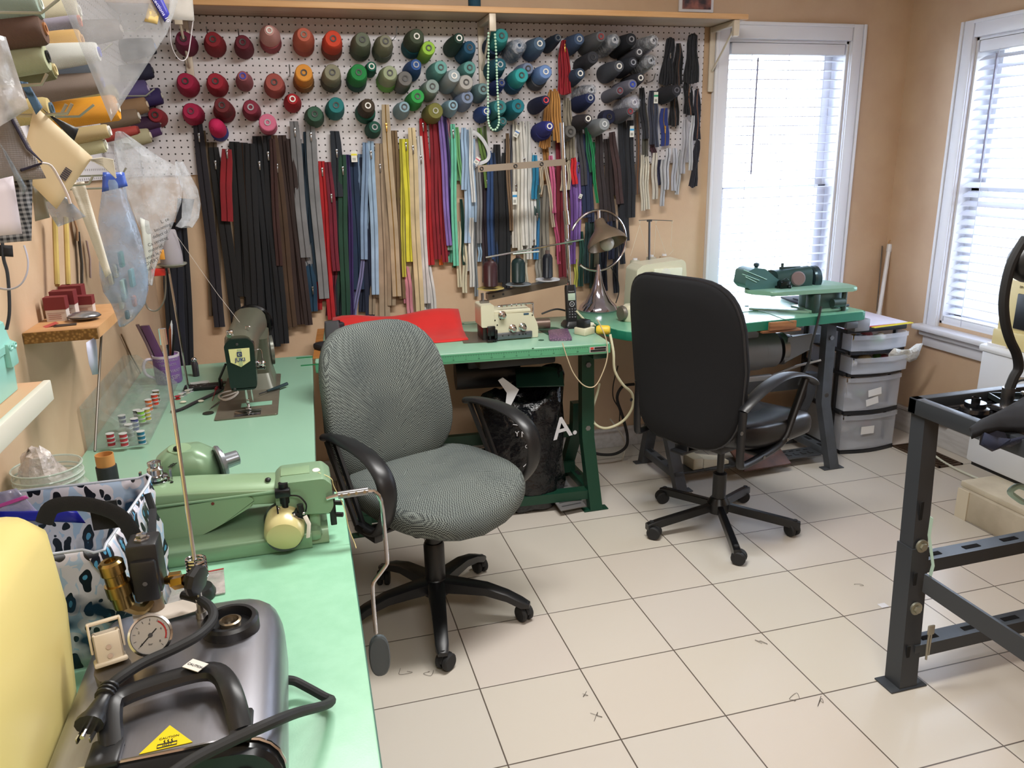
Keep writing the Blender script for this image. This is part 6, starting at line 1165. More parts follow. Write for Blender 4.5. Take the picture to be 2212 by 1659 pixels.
# chipboard shelf
c1=px(205,712,-.43); c2=px(245,682,-.43)
t=thing('wall_shelf','small chipboard shelf on the left wall holding needle boxes','shelf',(-.5,(c1.y+c2.y)/2,c1.z-.02)); zs_=c1.z
y1=min(c1.y,c2.y); y2=c2.y+.16; xs=-.43; y1=px(48,724,XL).y+.0
y1=1.84; 
obj('board',B().box((XL+.001,y1+.002,zs_-.024),(xs,y2,zs_)),mat('#b98a5c',.5,0,'mottle',20.0,'#c4976a',.1),t,True); obj('raw_edge',B().box((XL+.001,y1,zs_-.024),(xs,y1+.002,zs_-.0005)),mat('#b0894e',.8,0,'chip',160.0,'#7a5a2c'),t,True)
def L(u,v,x): return px(u,v,x)
RED=mat('#6e2026',.6)
def nbox(yc,xc,w_,d_,h,lab):
    t=thing('needle_box',lab,'box',(xc,yc,zs_),0,'needle boxes on the chipboard shelf')
    obj('lid',B().box((xc-w_/2,yc-d_/2,zs_+h*.48),(xc+w_/2,yc+d_/2,zs_+h)),RED,t,True); o=obj('box',B().box((xc-w_/2+.001,yc-d_/2+.001,zs_),(xc+w_/2-.001,yc+d_/2-.001,zs_+h*.5)),mat('#c9c0bc',.6),t,True)
    b=B().box((xc-w_/2+.004,yc-d_/2+.0001,zs_+h*.34),(xc+w_/2-.004,yc-d_/2+.0011,zs_+h*.345))
    for k in range(3): b.box((xc-w_/2+.006,yc-d_/2+.0001,zs_+h*(.1+.08*k)),(xc+w_/2-.012,yc-d_/2+.0011,zs_+h*(.115+.08*k)))
    obj('print',b,mat('#8a3a3c',.6),o,True)
nbox(1.975,-.536,.044,.03,.055,'needle box nearest the camera on the chipboard shelf'); nbox(2.02,-.53,.05,.035,.062,'dark red needle box standing behind the nearest one'); nbox(2.07,-.50,.04,.03,.04,'low needle box behind the silver case'); nbox(2.12,-.535,.05,.04,.06,'rear needle box by the hanging yellow tapes')
t=thing('silver_compact','flat oval silver case lying on the chipboard shelf','case',(-.485,1.965,zs_)); obj('shell',B().sph((-.478,1.955,zs_+.010),(.034,.03,.010),24),mat('#a4a6ac',.25,.8),t,True); obj('rim',B().tube([Vector((-.478+.0345*math.cos(a),1.955+.0305*math.sin(a),zs_+.009)) for a in [k*math.pi/14 for k in range(28)]],.0012,5,loop=True),DKSTEEL,t,True)
one('red_paper',B().box((-.02,-.012,0),(.02,.012,.001),0,Matrix.Translation((-.54,1.90,zs_+.001))@Matrix.Rotation(.5,4,'Z')@Matrix.Rotation(-.25,4,'Y')),mat('#b04a44',.6),'folded red paper at the wall end of the chipboard shelf','paper')
one('needle_card',B().box((-.022,-.012,0),(.022,.012,.001),0,Matrix.Translation((-.505,1.90,zs_+.001))@Matrix.Rotation(.2,4,'Z')),mat('#3a322e',.5),'dark needle card lying at the front of the chipboard shelf','card')
g=[[px(u,v,-.435-.004*k) for k,(u,v) in enumerate(r)] for r in (((186,740),(206,728)),((188,760),(210,755)),((192,785),(211,780)),((200,810),(212,808)))]
b=B().sheet(g); b.th=.0005; one('memo_strip',b,mat('#b9bcd0',.6),'curling white memo strip taped under the chipboard shelf','note')
# hanging yellow tape bundles etc. behind
for k,(u,v0,v1,w_,c,lab) in enumerate(((118,470,618,.012,'#c2a95c','yellow folded elastic bundle hanging left of its twin'),(142,470,618,.012,'#c8ae60','yellow folded elastic bundle hanging beside the left one'),(168,500,640,.016,'#20242c','dark strip hanging behind the white ribbon'),(186,520,600,.010,'#c9b6c0','pale pink label strip hanging behind the white ribbon'),(158,470,520,.014,'#c9a98c','tan label with handwriting above the dark strip'))):
    x=-.545 if k<2 else -.565; a=px(u,v0,x); c_=px(u+ (6 if k<2 else 8),v1,x); sd=Vector((.35,-.94,0))
    s=B()
    if k<2:
        for q in (-1,0,1): s.tube([a+sd*w_*.5*q,c_+sd*w_*.5*q+Vector((0,0,.004*abs(q)))],.0055,6)
    else: s.loft([[p+sd*w_*1.3,p-sd*w_*1.3,p-sd*w_*1.3+Vector((.002,0,0)),p+sd*w_*1.3+Vector((.002,0,0))] for p in (a,a.lerp(c_,.5)+Vector((.004,0,0)),c_)])
    one('hanging_strip' if k>1 else 'elastic_bundle',s,mat(c,.7,0,'fabric',200.0,None,.3),lab,'strip' if k>1 else 'elastic')
# ---------------- cones on the left wall, pointing into the room
LW=[ # tip u,v, tip x, len, r0, r1, colour, core, name
(215,112,-.385,.17,.030,.021,'#e4e5de','#4a54b8','big white'),(103,122,-.41,.15,.031,.026,'#a9ad8c','#16171c','pale green'),(98,62,-.40,.17,.030,.027,'#5e4234','#a5704a','chocolate'),
(172,22,-.40,.16,.034,.024,'#cfc6a8','#d5d5d2','cream'),(172,45,-.385,.14,.012,.012,'#aaa3b4','#d0643c','slim lilac'),(222,178,-.39,.17,.030,.022,'#857468','#5a62b4','brown grey'),
(256,232,-.40,.18,.034,.031,'#eba022','#d8d6c8','golden orange'),(236,282,-.385,.12,.019,.015,'#b8a274','#dcdcd8','khaki tan'),(112,235,-.385,.17,.024,.02,'#c4b078','#4a6278','beige disc'),
(228,312,-.40,.14,.020,.017,'#c9c6a0','#d0d0c8','straw'),(118,150,-.42,.12,.022,.018,'#747250','#c9b98c','olive drab'),(88,8,-.40,.16,.032,.026,'#8c9c90','#c8d0c8','sage'),
(262,62,-.42,.16,.036,.026,'#6c5f58','#b8b0a8','mushroom'),(178,85,-.42,.15,.028,.022,'#d9b070','#c8a070','apricot'),(205,150,-.43,.15,.026,.02,'#4a525c','#7c8c94','slate'),(252,200,-.44,.15,.028,.022,'#8c7c44','#b0a880','old gold'),
(345,108,-.44,.13,.040,.028,'#141c2c','#3c7cd0','midnight'),(330,152,-.45,.13,.036,.026,'#1c1c38','#3a3a40','indigo black'),(320,190,-.45,.13,.036,.028,'#54487c','#c0b4cc','heather'),(365,215,-.44,.13,.038,.030,'#33245c','#c8c4b8','purple'),
(318,225,-.46,.12,.034,.026,'#8c6c4c','#c8b8a4','camel'),(300,250,-.45,.12,.030,.022,'#6c5844','#c8c4bc','hazel'),(345,262,-.46,.11,.032,.022,'#3c1c3c','#c4c0b8','plum wine'),(325,292,-.45,.12,.032,.024,'#a8a080','#d0c8b4','sand'),
(365,285,-.46,.1,.026,.018,'#4c2a5c','#b8b4bc','grape'),(298,280,-.44,.1,.018,.013,'#9c342c','#782824','little red')]
for (u,v,x,Ln,r0,r1,c,cc,n) in LW:
    tip=px(u,v,x); tip.y=min(tip.y,YP-.06); tip=CAM+(tip-CAM) if tip.y<YP-.06 else tip; base=Vector((max(x-Ln,XL+.013),tip.y,tip.z-.02)); 
    if (tip-base).length<.03: base=tip-Vector((.03,0,.003))
    o=tag(obj('thread_cone',cone_mesh(base,tip,r0,r1,c),mat(c,.7,0,'thread',260.0),world=True),n+' thread cone pointing out from the left wall','thread cone','thread cones on the left wall')
    obj('cone_core',core_mesh(base,tip,.011),mat(cc,.45),o,True)
for (u,v,x) in ((245,105,-.37),(335,200,-.40),(205,240,-.36),(270,395,-.36),(310,60,-.42),(130,15,-.34)):
    p=px(u,v,x); one('peg_hook',B().tube([(XL+.013,p.y,p.z-.012),(x-.03,p.y,p.z-.010),(x,p.y,p.z+.012)],.0025,6),mat('#a4a498',.35,.8),'steel hook '+{245:'through the big white cone',335:'over the purple cone',205:'over the khaki tan cone',270:'holding the blue zip bag',310:'near the mushroom cone',130:'above the chocolate cone'}[u],'peg hook','hooks on the left wall')
for (u,v,x,lab) in ((245,376,-.35,'holding the bluish zip bag'),(402,408,-.41,'holding the small black mask'),(112,245,-.29,'behind the cream backing card'),(55,182,-.30,'holding the blue denim scrap'),(86,412,-.33,'holding the grey green card'),(104,430,-.325,'holding the bluish clear sleeve'),(166,398,-.34,'holding the long white ribbon'),(100,246,-.30,'holding the shiny black scrap')):
    p=px(u,v,x); one('peg_hook',B().tube([(XL+.012,p.y,p.z-.004),(x-.01,p.y,p.z-.002),(x+.018,p.y,p.z),(x+.026,p.y,p.z+.012)],.0022,6),mat('#a4a498',.35,.8),'long steel hook '+lab,'peg hook','hooks on the left wall')
# ---------------- bags and cloth hanging on the left wall
CP=[None,0.0]; NH=Vector((.5,-.86,0)).normalized()
def setp(u,v,x): CP[0]=px(u,v,x); CP[1]=x
def pq(u,v,x):   # point on the hanging sheet's own plane (turned towards the room)
    d=ray(u,v); C=CP[0]+NH*(x-CP[1]); return CAM+d*((C-CAM).dot(NH)/d.dot(NH))
def quad_sheet(pts,nu,nv,x0,amp,seed,xb=None):
    rr=random.Random(seed); A,Bq,C,D=[Vector((u,v,0)) for u,v in pts]; g=[]; ph=[rr.uniform(0,6) for _ in range(4)]
    for i in range(nv+1):
        r=[]
        for j in range(nu+1):
            s_=j/nu;t_=i/nv; q=(A*(1-s_)+Bq*s_)*(1-t_)+(D*(1-s_)+C*s_)*t_; xx=(x0 if xb is None else x0+(xb-x0)*t_)+amp*(math.sin(ph[0]+s_*7+t_*3)+math.sin(ph[1]+t_*9-s_*4)*.6+rr.uniform(-.25,.25))
            r.append(pq(q.x,q.y,xx))
        g.append(r)
    return B().sheet(g)
def hang(name,pts,x0,m,lab,cat,amp=.004,th=.0006,seed=1,nu=10,nv=12,xb=None,parent=None):
    if parent is None: setp(sum(q[0] for q in pts)/4,sum(q[1] for q in pts)/4,x0)
    b=quad_sheet(pts,nu,nv,x0,amp,seed,xb); b.th=th
    return one(name,b,m,lab,cat,ang=180) if parent is None else obj(name,b,m,parent,True,ang=180)
FILM=mat('#b4b6ba',.2,0,'film',7.0,None,.4); FILM2=mat('#c2c6cc',.12,0,'film',26.0,None,.4)
setp(240,120,-.33); t=thing('plastic_bag','large clear plastic bag with blue printed strip hanging top left','bag',pq(240,120,-.33))
hang('film',[(120,-30),(395,-30),(362,70),(240,262)],-.335,FILM,'','',seed=3,parent=t,amp=.002)
hang('blue_strip',[(322,-10),(348,-10),(366,30),(356,48)],-.331,mat('#2c2c8c',.4),'','',seed=1,parent=t,amp=.0002,nu=3,nv=5)
b=B(); a=pq(334,2,-.3285); d=(pq(357,38,-.3285)-a).normalized(); b.text('otections 10',a.lerp(pq(357,38,-.3285),.5)+NH*.003,d,NH.cross(d),.011,.0002); obj('lettering',b,mat('#c9c8e0',.5),t,True)
hang('yellow_label',[(322,8),(347,12),(340,52),(312,46)],-.334,mat('#d8bc78',.5),'','',seed=5,parent=t,amp=.0003,nu=3,nv=4)
setp(330,450,-.36); t=thing('crumpled_bag','crumpled clear bag printed with black text on the left wall','bag',pq(330,450,-.36))
rr=random.Random(11)
def pouch(ctrs,x0,depth,seed,n=14,rough=.12):
    rr=random.Random(seed); R=[]
    for (ul,ur,v) in ctrs:
        r=[]
        for j in range(n):
            th=2*math.pi*j/n; u=(ul+ur)/2+(ur-ul)/2*math.cos(th); x=x0+depth*math.sin(th)*min(1,(ur-ul)/60)+rr.uniform(-1,1)*depth*rough*2; r.append(pq(u+rr.uniform(-2,2),v+rr.uniform(-3,3),x))
        R.append(r)
    return B().loft(R,caps=True)
obj('film',pouch([(250,268,285),(245,300,310),(248,345,340),(252,388,365),(262,395,400),(275,392,440),(290,380,470),(305,365,500),(315,350,540),(318,335,580),(320,328,615)],-.37,.022,4),FILM2,t,True,ang=25)
obj('film_tail',pouch([(378,395,350),(385,415,380),(392,428,410),(395,434,440),(392,430,470),(380,415,490)],-.40,.015,9),FILM2,t,True,ang=25)
a=pq(322,470,-.338); b=B()
for k,s_ in enumerate(('L. ce','becoming','defect of','Ca serviceg','materiel','retire le s','ADVERT','child')): q=pq(352-k*5,476+k*15,-.342); b.text(s_,q+NH*.012,Vector((.82,.48,.30)),Vector((-.26,-.15,.95)),.0125,.0002)
obj('print',b,mat('#26262a',.5),t,True)
hang('paper_insert',[(302,470),(322,478),(330,540),(318,600)],-.352,mat('#b9bcb6',.6),'','',seed=2,parent=t,amp=.001,nu=3,nv=6)
setp(265,540,-.35); t=thing('zip_bag','bluish zip bag of small notions hanging from a hook','bag',pq(265,540,-.35))
obj('film',pouch([(222,268,388),(218,278,430),(212,290,470),(212,304,510),(214,314,550),(216,318,590),(222,320,630),(238,315,655),(255,290,690),(258,266,704)],-.36,.02,6,16,.05),mat('#93a9c4',.1,0,'film',16.0,None,.5),t,True,ang=40)
hang('zip_lip',[(222,372),(268,372),(276,402),(220,415)],-.345,mat('#3c56a8',.25),'','',seed=7,parent=t,amp=.0006,nu=5,nv=4)
for k,(u,v,c,r_) in enumerate(((262,560,'#1c7c54',.014),(250,585,'#b8b08c',.012),(285,600,'#6c9c9c',.016),(268,625,'#9cb8ac',.018),(290,650,'#b87c5c',.010),(262,650,'#c9c4b0',.014),(240,600,'#c8c0a0',.012),(275,680,'#4c5c64',.008))):
    p=pq(u,v,-.362); one('notion_packet',B().box(p-Vector((.004,r_,r_*1.2)),p+Vector((.004,r_,r_*1.2)),.003),mat(c,.5),['green','cream','teal','mint','copper','ivory','sand','dark'][k]+' notion packet inside the bluish zip bag','packet','packets in the zip bag')
hang('white_ribbon',[(150,395),(182,392),(240,590),(228,600)],-.34,mat('#cfc9ba',.7,0,'fabric',200.0,'#c4beb0',.3),'long white elastic ribbon hanging in front of the zip bag','ribbon',amp=.0015,th=.001,seed=8,nu=4,nv=14)
setp(385,20,-.28); t=thing('face_mask','pleated white cloth mask with ear loop hanging above the cones','mask',pq(385,20,-.28))
hang('cloth',[(368,-30),(414,-30),(420,45),(364,42)],-.285,mat('#d4cfc8',.8,0,'fabric',150.0,None,.3),'','',seed=2,parent=t,amp=.002,nu=8,nv=4)
obj('ear_loop',B().tube([pq(u,v,-.285) for u,v in ((368,40),(368,80),(374,108),(386,127),(398,130),(406,118),(411,90),(415,60),(417,46))],.0022,8,sm=4,flat=.4),mat('#d9d6dc',.7),t,True)
setp(40,490,-.30); t=thing('face_mask','black and white plaid cloth mask hanging at left edge','mask',pq(40,490,-.30))
hang('cloth',[(-60,395),(70,380),(68,520),(-60,530)],-.31,mat('#8d8f93',.85,0,'plaid',60.0,'#1d2028'),'','',seed=4,parent=t,amp=.003,nu=8,nv=8)
obj('ear_loop',B().tube([pq(u,v,-.312) for u,v in ((52,530),(60,560),(58,590),(44,615),(20,625),(-5,622))],.0022,8,sm=4,flat=.4),mat('#b8b8c8',.7),t,True)
setp(50,330,-.28); t=thing('face_mask','grey satin mask with dark piping and white ear loop','mask',pq(50,330,-.28))
hang('cloth',[(-60,150),(2,190),(100,385),(-60,400)],-.285,mat('#8c8684',.35,0,'fabric',150.0,'#77716f',.3),'','',seed=9,parent=t,amp=.004,nu=8,nv=8)
obj('piping',B().tube([pq(u,v,-.282) for u,v in ((0,208),(30,265),(60,320),(93,352),(45,368))],.003,6,flat=.5),mat('#241e38',.8),t,True)
obj('ear_loop',B().tube([pq(u,v,-.28) for u,v in ((90,352),(110,358),(130,390),(145,420),(152,440))],.0035,8,sm=4,flat=.35),mat('#d6d3dc',.7),t,True)
setp(120,300,-.29); t=thing('packaging_card','cream backing card with barcode and fringe hanging upper left','card',pq(120,300,-.29))
hang('card',[(75,228),(200,340),(122,452),(40,370)],-.295,mat('#d8c6a2',.6),'','',seed=5,parent=t,amp=.0006,nu=5,nv=5)
b=B(); a=pq(138,380,-.2925); d=(pq(160,365,-.2925)-pq(142,392,-.2925)).normalized(); e=NH.cross(d)
for k in range(12): p=pq(140,392,-.2925)+NH*.002+d*.0014*k; b.loft([[p,p+d*.0009*(1+k%2*.7),p+d*.0009*(1+k%2*.7)+e*.009,p+e*.009],[q_+NH*.0004 for q_ in (p,p+d*.0009*(1+k%2*.7),p+d*.0009*(1+k%2*.7)+e*.009,p+e*.009)]])
obj('barcode',b,mat('#3c3a48',.5),t,True)
b=B()
for k in range(12): p=pq(196,345,-.295); b.tube([p,p+Vector((.014,.006,-.0010*k+.002)),p+Vector((.026,.012,-.0022*k-.001))],.0012,5)
obj('fringe',b,mat('#d2d0c2',.7),t,True)
hang('white_card',[(-60,400),(28,380),(48,505),(-60,515)],-.27,mat('#d5d0dc',.5),'blank white card covering the plaid mask at the left edge','card',amp=.0008,seed=2,nu=4,nv=4)
hang('white_packet',[(-60,60),(12,80),(62,235),(-20,285)],-.275,mat('#cfd0d4',.3,0,'film',30.0,None,.8),'crumpled white plastic packet at the far left edge','bag',amp=.005,seed=12)
hang('denim_patch',[(42,175),(60,178),(92,232),(78,248)],-.30,mat('#4a6c8c',.8,0,'fabric',200.0),'small blue denim scrap pinned beside the pale green cone','scrap',amp=.001,seed=3,nu=4,nv=5)
hang('black_patch',[(92,235),(110,250),(170,278),(160,305)],-.30,mat('#15181e',.5),'shiny black fabric scrap hanging beside the golden orange cone','scrap',amp=.001,seed=3,nu=4,nv=5)
hang('grey_packet',[(0,310),(14,330),(58,405),(50,422)],-.262,mat('#8a98a4',.12,0,'film',30.0,None,.5),'narrow grey plastic sleeve across the satin mask','sleeve',amp=.002,seed=13,nu=4)
hang('clear_sleeve',[(80,420),(142,425),(185,468),(125,490)],-.325,mat('#8fa4bc',.15,0,'film',12.0,None,.6),'bluish clear sleeve hanging under the cream card','sleeve',amp=.001,seed=14,nu=5)
hang('grey_green_card',[(68,400),(92,405),(108,470),(76,478)],-.33,mat('#8c8a80',.6),'grey green card hanging behind the cream card','card',amp=.0006,seed=15,nu=4,nv=4)
setp(20,620,-.40); t=thing('black_strap','black elastic strap hanging down the left wall','strap',pq(20,620,-.40)); obj('strap',B().tube([pq(u,v,-.40) for u,v in ((5,525),(8,560),(16,590),(20,640),(20,680),(14,712))],.006,8,sm=4,flat=.25,up=(1,0,0)),mat('#1c1c1f',.85),t,True); hang('tab',[(-40,528),(27,530),(29,555),(-8,553)],-.398,mat('#1a1a1d',.85),'','',seed=1,parent=t,amp=.0003,nu=3,nv=3)
setp(400,450,-.41); t=thing('face_mask','small black mask with white strap hanging beside the crumpled bag','mask',pq(400,450,-.41)); hang('cloth',[(384,428),(420,430),(410,478),(378,500)],-.405,mat('#12161f',.8),'','',seed=3,parent=t,amp=.003,nu=6,nv=6)
obj('ear_loop',B().tube([pq(u,v,-.40) for u,v in ((396,410),(405,402),(414,408),(414,425),(402,418))],.003,6,sm=3,flat=.4),mat('#c4c0c4',.7),t,True)
# thread cone on small stand (pale, orange print) + stand rods
yc=2.62; p=py(372,570,yc)
t=thing('cone_stand','tall wire stand carrying a pale grey thread cone','thread stand',(p.x+.01,yc,.7505))
obj('dish',B().lathe([(.001,-.004),(.03,-.004),(.043,.002),(.043,-.002),(.03,-.009),(.001,-.009)],p,n=28),mat('#8c8f88',.35,.4),t,True); obj('pole',B().cyl(p+Vector((-.012,0,-.008)),(p.x-.005,yc,.7505),.0035,n=8),CHROME,t,True)
obj('wire_loop',B().tube([py(u,v,yc) for u,v in ((357,585),(358,620),(354,650),(340,670),(322,668),(312,650))],.0028,6,sm=4),mat('#8c8a84',.35,.7),t,True)
o=tag(obj('thread_cone',cone_mesh(p,py(362,495,yc),.033,.022,''),mat('#a09aa0',.6,0,'thread',260.0),world=True),'pale grey thread cone with orange sticker standing on the wire stand','thread cone')
q=py(350,550,yc-.032); obj('sticker',B().box(q-Vector((.007,.001,.015)),q+Vector((.007,.001,.015)),.001),mat('#d9983c',.5),o,True)
p=py(343,587,2.60); one('red_clip_box',B().box(p-Vector((.02,.01,.012)),p+Vector((.018,.012,.010)),.002,),mat('#c8281f',.4),'red topped plastic box under the crumpled bag','box')
one('guide_thread',B().tube([py(375,500,2.6),py(470,635,2.62),py(530,712,2.5)],.0006,5),mat('#bdb7b2',.6),'fine thread running from the cone to the olive grey machine','thread')
# near thread rod with disc
a=px(205,975,-.50);b_=px(222,668,-.50); t=thing('thread_rod','thin dark steel rod with looped top leaning by the chipboard shelf','rod',a)
obj('rod',B().cyl(a,b_,.003,n=8),mat('#5e5850',.4,.6),t,True); dc=px(217,682,-.485); obj('loop_disc',B().tube([dc+Vector((.003*math.cos(q_),.012*math.cos(q_),.016*math.sin(q_))) for q_ in [k*math.pi/8 for k in range(16)]],.0024,6,loop=True),mat('#9a9890',.35,.7),t,True)
one('wall_wire',B().tube([px(u,v,XL+.006) for u,v in ((262,722),(283,768),(301,800),(316,838))],.0025,6),mat('#7a5c44',.6),'thin brown line running down the left wall behind the mug','wire')  # dark line on the left wall, drawn as a thin brown tube
# ================================================================== NEAR TABLE ITEMS
# glass jar
jc=Vector((-.49,1.62,.7505)); ja=pz(128,1075,.7505)
jc=Vector((-.503,1.60,.7505)); t=thing('glass_jar','wide clear glass jar stuffed with thin plastic bags','jar',jc)
GL=mat('#cfd8cf',.05,0,'milky',3.0,None,.3); JR,JH=.069,.152
obj('glass',B().lathe([(.001,.002),(JR*.95,.0),(JR,.01),(JR,JH*.62),(JR*.97,JH*.70),(JR*.86,JH*.76),(JR*.86,JH*.82),(JR*.89,JH*.84),(JR*.86,JH*.87),(JR*.89,JH*.90),(JR*.86,JH*.93),(JR*.88,JH*.97),(JR*.88,JH),(JR*.84,JH),(JR*.83,JH*.78),(JR*.94,JH*.66),(JR*.95,.012),(.001,.008)],jc,n=40),GL,t,True)
for kz in (1.0,.90,.84): obj('glass_thread',B().tube([jc+Vector((JR*.885*math.cos(q),JR*.885*math.sin(q),JH*kz)) for q in [j*math.pi/20 for j in range(40)]],.0018,6,loop=True),mat('#c2cec4',.05,0,'milky',3.0,None,.7),t,True)
rr=random.Random(3); R=[]
for z,k in ((.01,.8),(.05,.88),(.09,.85),(.12,.7),(.15,.55),(.175,.4),(.19,.15)): R.append([jc+Vector((JR*k*math.cos(q)*rr.uniform(.8,1.05)-.015*(z>.14),JR*k*math.sin(q)*rr.uniform(.8,1.05),z+rr.uniform(-.008,.008))) for q in [j*math.pi/9 for j in range(18)]])
obj('bag_filling',B().loft(R),mat('#cfc4c0',.2,0,'film',60.0,None,.65),t,True,ang=20)
# dark spool with orange paper core
sc_=pz(240,1075,.7505); sc_=Vector((-.437,1.75,.7505)); t=thing('thread_spool','tall black thread spool with orange paper core beside the jar','thread spool',sc_)
obj('thread',B().lathe([(.001,0),(.021,0),(.021,.086),(.017,.088),(.001,.088)],sc_,n=24),mat('#23262a',.6,0,'thread',300.0),t,True); obj('paper_core',B().lathe([(.0185,.084),(.0185,.113),(.017,.113),(.017,.084)],sc_,n=24,ring=True),mat('#c4884c',.6),t,True)
# tote bag
BT_=mat('#ffffff',.35,0,'leopard',52.0)
t=thing('tote_bag','blue and white leopard print tote bag with black webbing straps','bag',(-.38,1.22,.7505))
def tote(xy,z): return [Vector((x,y,z)) for x,y in xy]
base=rounded([(-.52,1.10),(-.27,1.12),(-.26,1.32),(-.50,1.34)],.02,3); top=rounded([(-.55,1.07),(-.30,1.10),(-.265,1.33),(-.54,1.36)],.02,3)
b=B(); n=len(base); R=[]
for i in range(9):
    f=i/8; r=[]
    for j,(p,q) in enumerate(zip(base,top)):
        w_=.008*math.sin(j*1.9+i*1.1)*(1 if 0<i<8 else .3); r.append(Vector((p[0]*(1-f)+q[0]*f+w_,p[1]*(1-f)+q[1]*f+w_*.7,.7505+.005+f*.195+(.012*math.sin(j*.8) if i==8 else 0))))
    R.append(r)
b.loft(R,caps=False); b.th=.002; obj('bag_body',b,BT_,t,True,ang=60)
R2=[[v+Vector((0,0,.001)) for v in R[8]]]; obj('hem',B().tube(R[8],.0022,6,loop=True),mat('#c0c6d4',.5),t,True)
WB=mat('#15161b',.85,0,'fabric',300.0)
P=[py(u,v,1.10) for u,v in ((95,1130),(110,1098),(150,1088),(200,1092),(255,1112),(285,1150),(300,1190))]
obj('strap',B().tube(P,.011,8,sm=5,flat=.3,up=(0,1,.0)),WB,t,True)
obj('strap_patch',B().box(py(225,1100,1.12)-Vector((.018,.002,.03)),py(225,1100,1.12)+Vector((.018,.002,.012)),.001),WB,t,True)
obj('side_binding',B().tube([py(318,1066,1.28),py(330,1100,1.27),py(328,1180,1.2)],.006,6,flat=.4),WB,t,True)
t2=thing('zip_bag','pink and blue banded zip bag poking out of the tote','bag',(-.44,1.2,.95))
def hpy(pts,y0,m,name,amp=.002,nu=8,nv=5,par=None):
    A,Bq,C,D=[Vector((u,v,0)) for u,v in pts]; g=[]
    for i in range(nv+1): g.append([py(*( ((A*(1-j/nu)+Bq*j/nu)*(1-i/nv)+(D*(1-j/nu)+C*j/nu)*i/nv).xy ),y0+amp*math.sin(i*1.3+j*1.1)) for j in range(nu+1)])
    b=B().sheet(g); b.th=.0006; return obj(name,b,m,par,True,ang=180)
hpy([(-10,1065),(35,1055),(105,1130),(-10,1150)],1.16,mat('#a8a4c8',.15,0,'film',20.0,None,.75),'film',par=t2); hpy([(-10,1092),(55,1070),(62,1076),(-10,1100)],1.157,mat('#b84c9c',.3),'pink_band',.0005,par=t2); hpy([(-10,1105),(165,1103),(185,1130),(-10,1122)],1.155,mat('#1c24a0',.25),'blue_band',.0005,par=t2)
# yellow container
YL=mat('#e0cf86',.35); t=thing('yellow_container','pale yellow rounded plastic container in the near left corner','container',(-.42,.85,.7505))
def yb(z,x1,ya,yb_): return [Vector((x,y,z)) for x,y in rounded([(-.565,ya),(x1,ya),(x1,yb_),(-.565,yb_)],[.01,.04,.05,.01],5)]
obj('shell',B().loft([yb(.7505,-.303,.40,.90),yb(.85,-.300,.40,.94),yb(.95,-.304,.40,.98),yb(1.035,-.316,.41,1.0),yb(1.058,-.330,.43,.985),yb(1.066,-.36,.46,.955)]),YL,t,True,ang=60)
obj('grip_recess',B().lathe([(.001,.0005),(.045,.0008),(.05,0),(.052,-.002)],Vector((-.310,.66,.985)),Vector((1,0,.15)),28),mat('#c4b070',.4),t,True)
# ---- steam boiler
t=thing('steam_boiler','polished steel steam iron boiler with black handle on the near table','steam boiler',(-.2,.88,.7505))
SM=mat('#b4b4bc',.3,1,'streak',5.0,'#96959c'); X0,X1,ZT=-.298,-.062,.872
def sec2(y,k=1.0,zt=ZT): 
    c=(X0+X1)/2; return [Vector((c+(x-c)*k,y,.765+(z-.765)*k)) for x,z in rounded([(X0,.765),(X1,.765),(X1,zt),(X0,zt)],[.015,.03,.055,.02],6)]
obj('body',B().loft([sec2(1.06,.80),sec2(1.055,.88),sec2(1.04,.94),sec2(1.015,.98),sec2(.98,1.0),sec2(.745,1.0)]),SM,t,True,ang=50)
obj('end_panel',B().loft([sec2(.745,.985),sec2(.733,.985),sec2(.727,.95)]),mat('#1d1f22',.22,.3),t,True); 
obj('panel_trim',B().tube(sec2(.744,1.003),.0022,6,loop=True),CHROME,t,True)
obj('panel_knob',B().lathe([(.012,0),(.012,.01),(.001,.01)],Vector((-.105,.727,.83)),(0,-1,0),18),BLKPL,t,True)
b=B()
for x in (X0+.03,X1-.03):
    for y in (.80,.98): b.cyl((x,y,.7505),(x,y,.77),.012)
obj('foot',b,RUBBER,t,True)
fc=Vector((-.127,.962,ZT)); obj('filler_collar',B().lathe([(.036,-.004),(.036,.012),(.033,.016),(.028,.016),(.026,.004),(.001,.004)],fc,n=32),BLKPL,t,True); obj('filler_thread',B().lathe([(.013,.004),(.014,.012),(.011,.013),(.010,.004)],fc,n=24,ring=True),mat('#b8a890',.25,.9),t,True)
# handle: rounded frame over recess
h0=[pz(u,v,.90) for u,v in ((232,1570),(236,1520),(262,1492),(350,1460),(440,1438),(478,1448),(500,1490),(515,1530))]
hh=[Vector((p.x,p.y,ZT+.0)) for p in h0]; hh=[hh[0]]+[Vector((p.x,p.y,ZT+.02)) for p in h0[1:-1]]+[Vector((h0[-1].x,h0[-1].y,ZT))]
obj('handle',B().tube(hh,.0125,10,sm=4,flat=.8),BLKPL,t,True)
obj('handle_base',B().box((hh[0].x-.02,hh[0].y-.03,ZT-.002),(hh[0].x+.012,hh[0].y+.01,ZT+.008),.004),BLKPL,t,True); obj('handle_base',B().box((hh[-1].x-.012,hh[-1].y-.02,ZT-.002),(hh[-1].x+.012,hh[-1].y+.03,ZT+.006),.004),BLKPL,t,True)
o=obj('handle_label',B().box((-.012,-.008,0),(.012,.008,.0008),0,Matrix.Translation(pz(422,1438,ZT+.033))@Matrix.Rotation(-.7,4,'Z')),mat('#d8d5d0',.5),t,True)
b=B().text('CAUTION',pz(422,1438,ZT+.0342),(.765,-.64,0),(.64,.765,0),.0052,.0001); obj('lettering',b,BLACK,o,True)
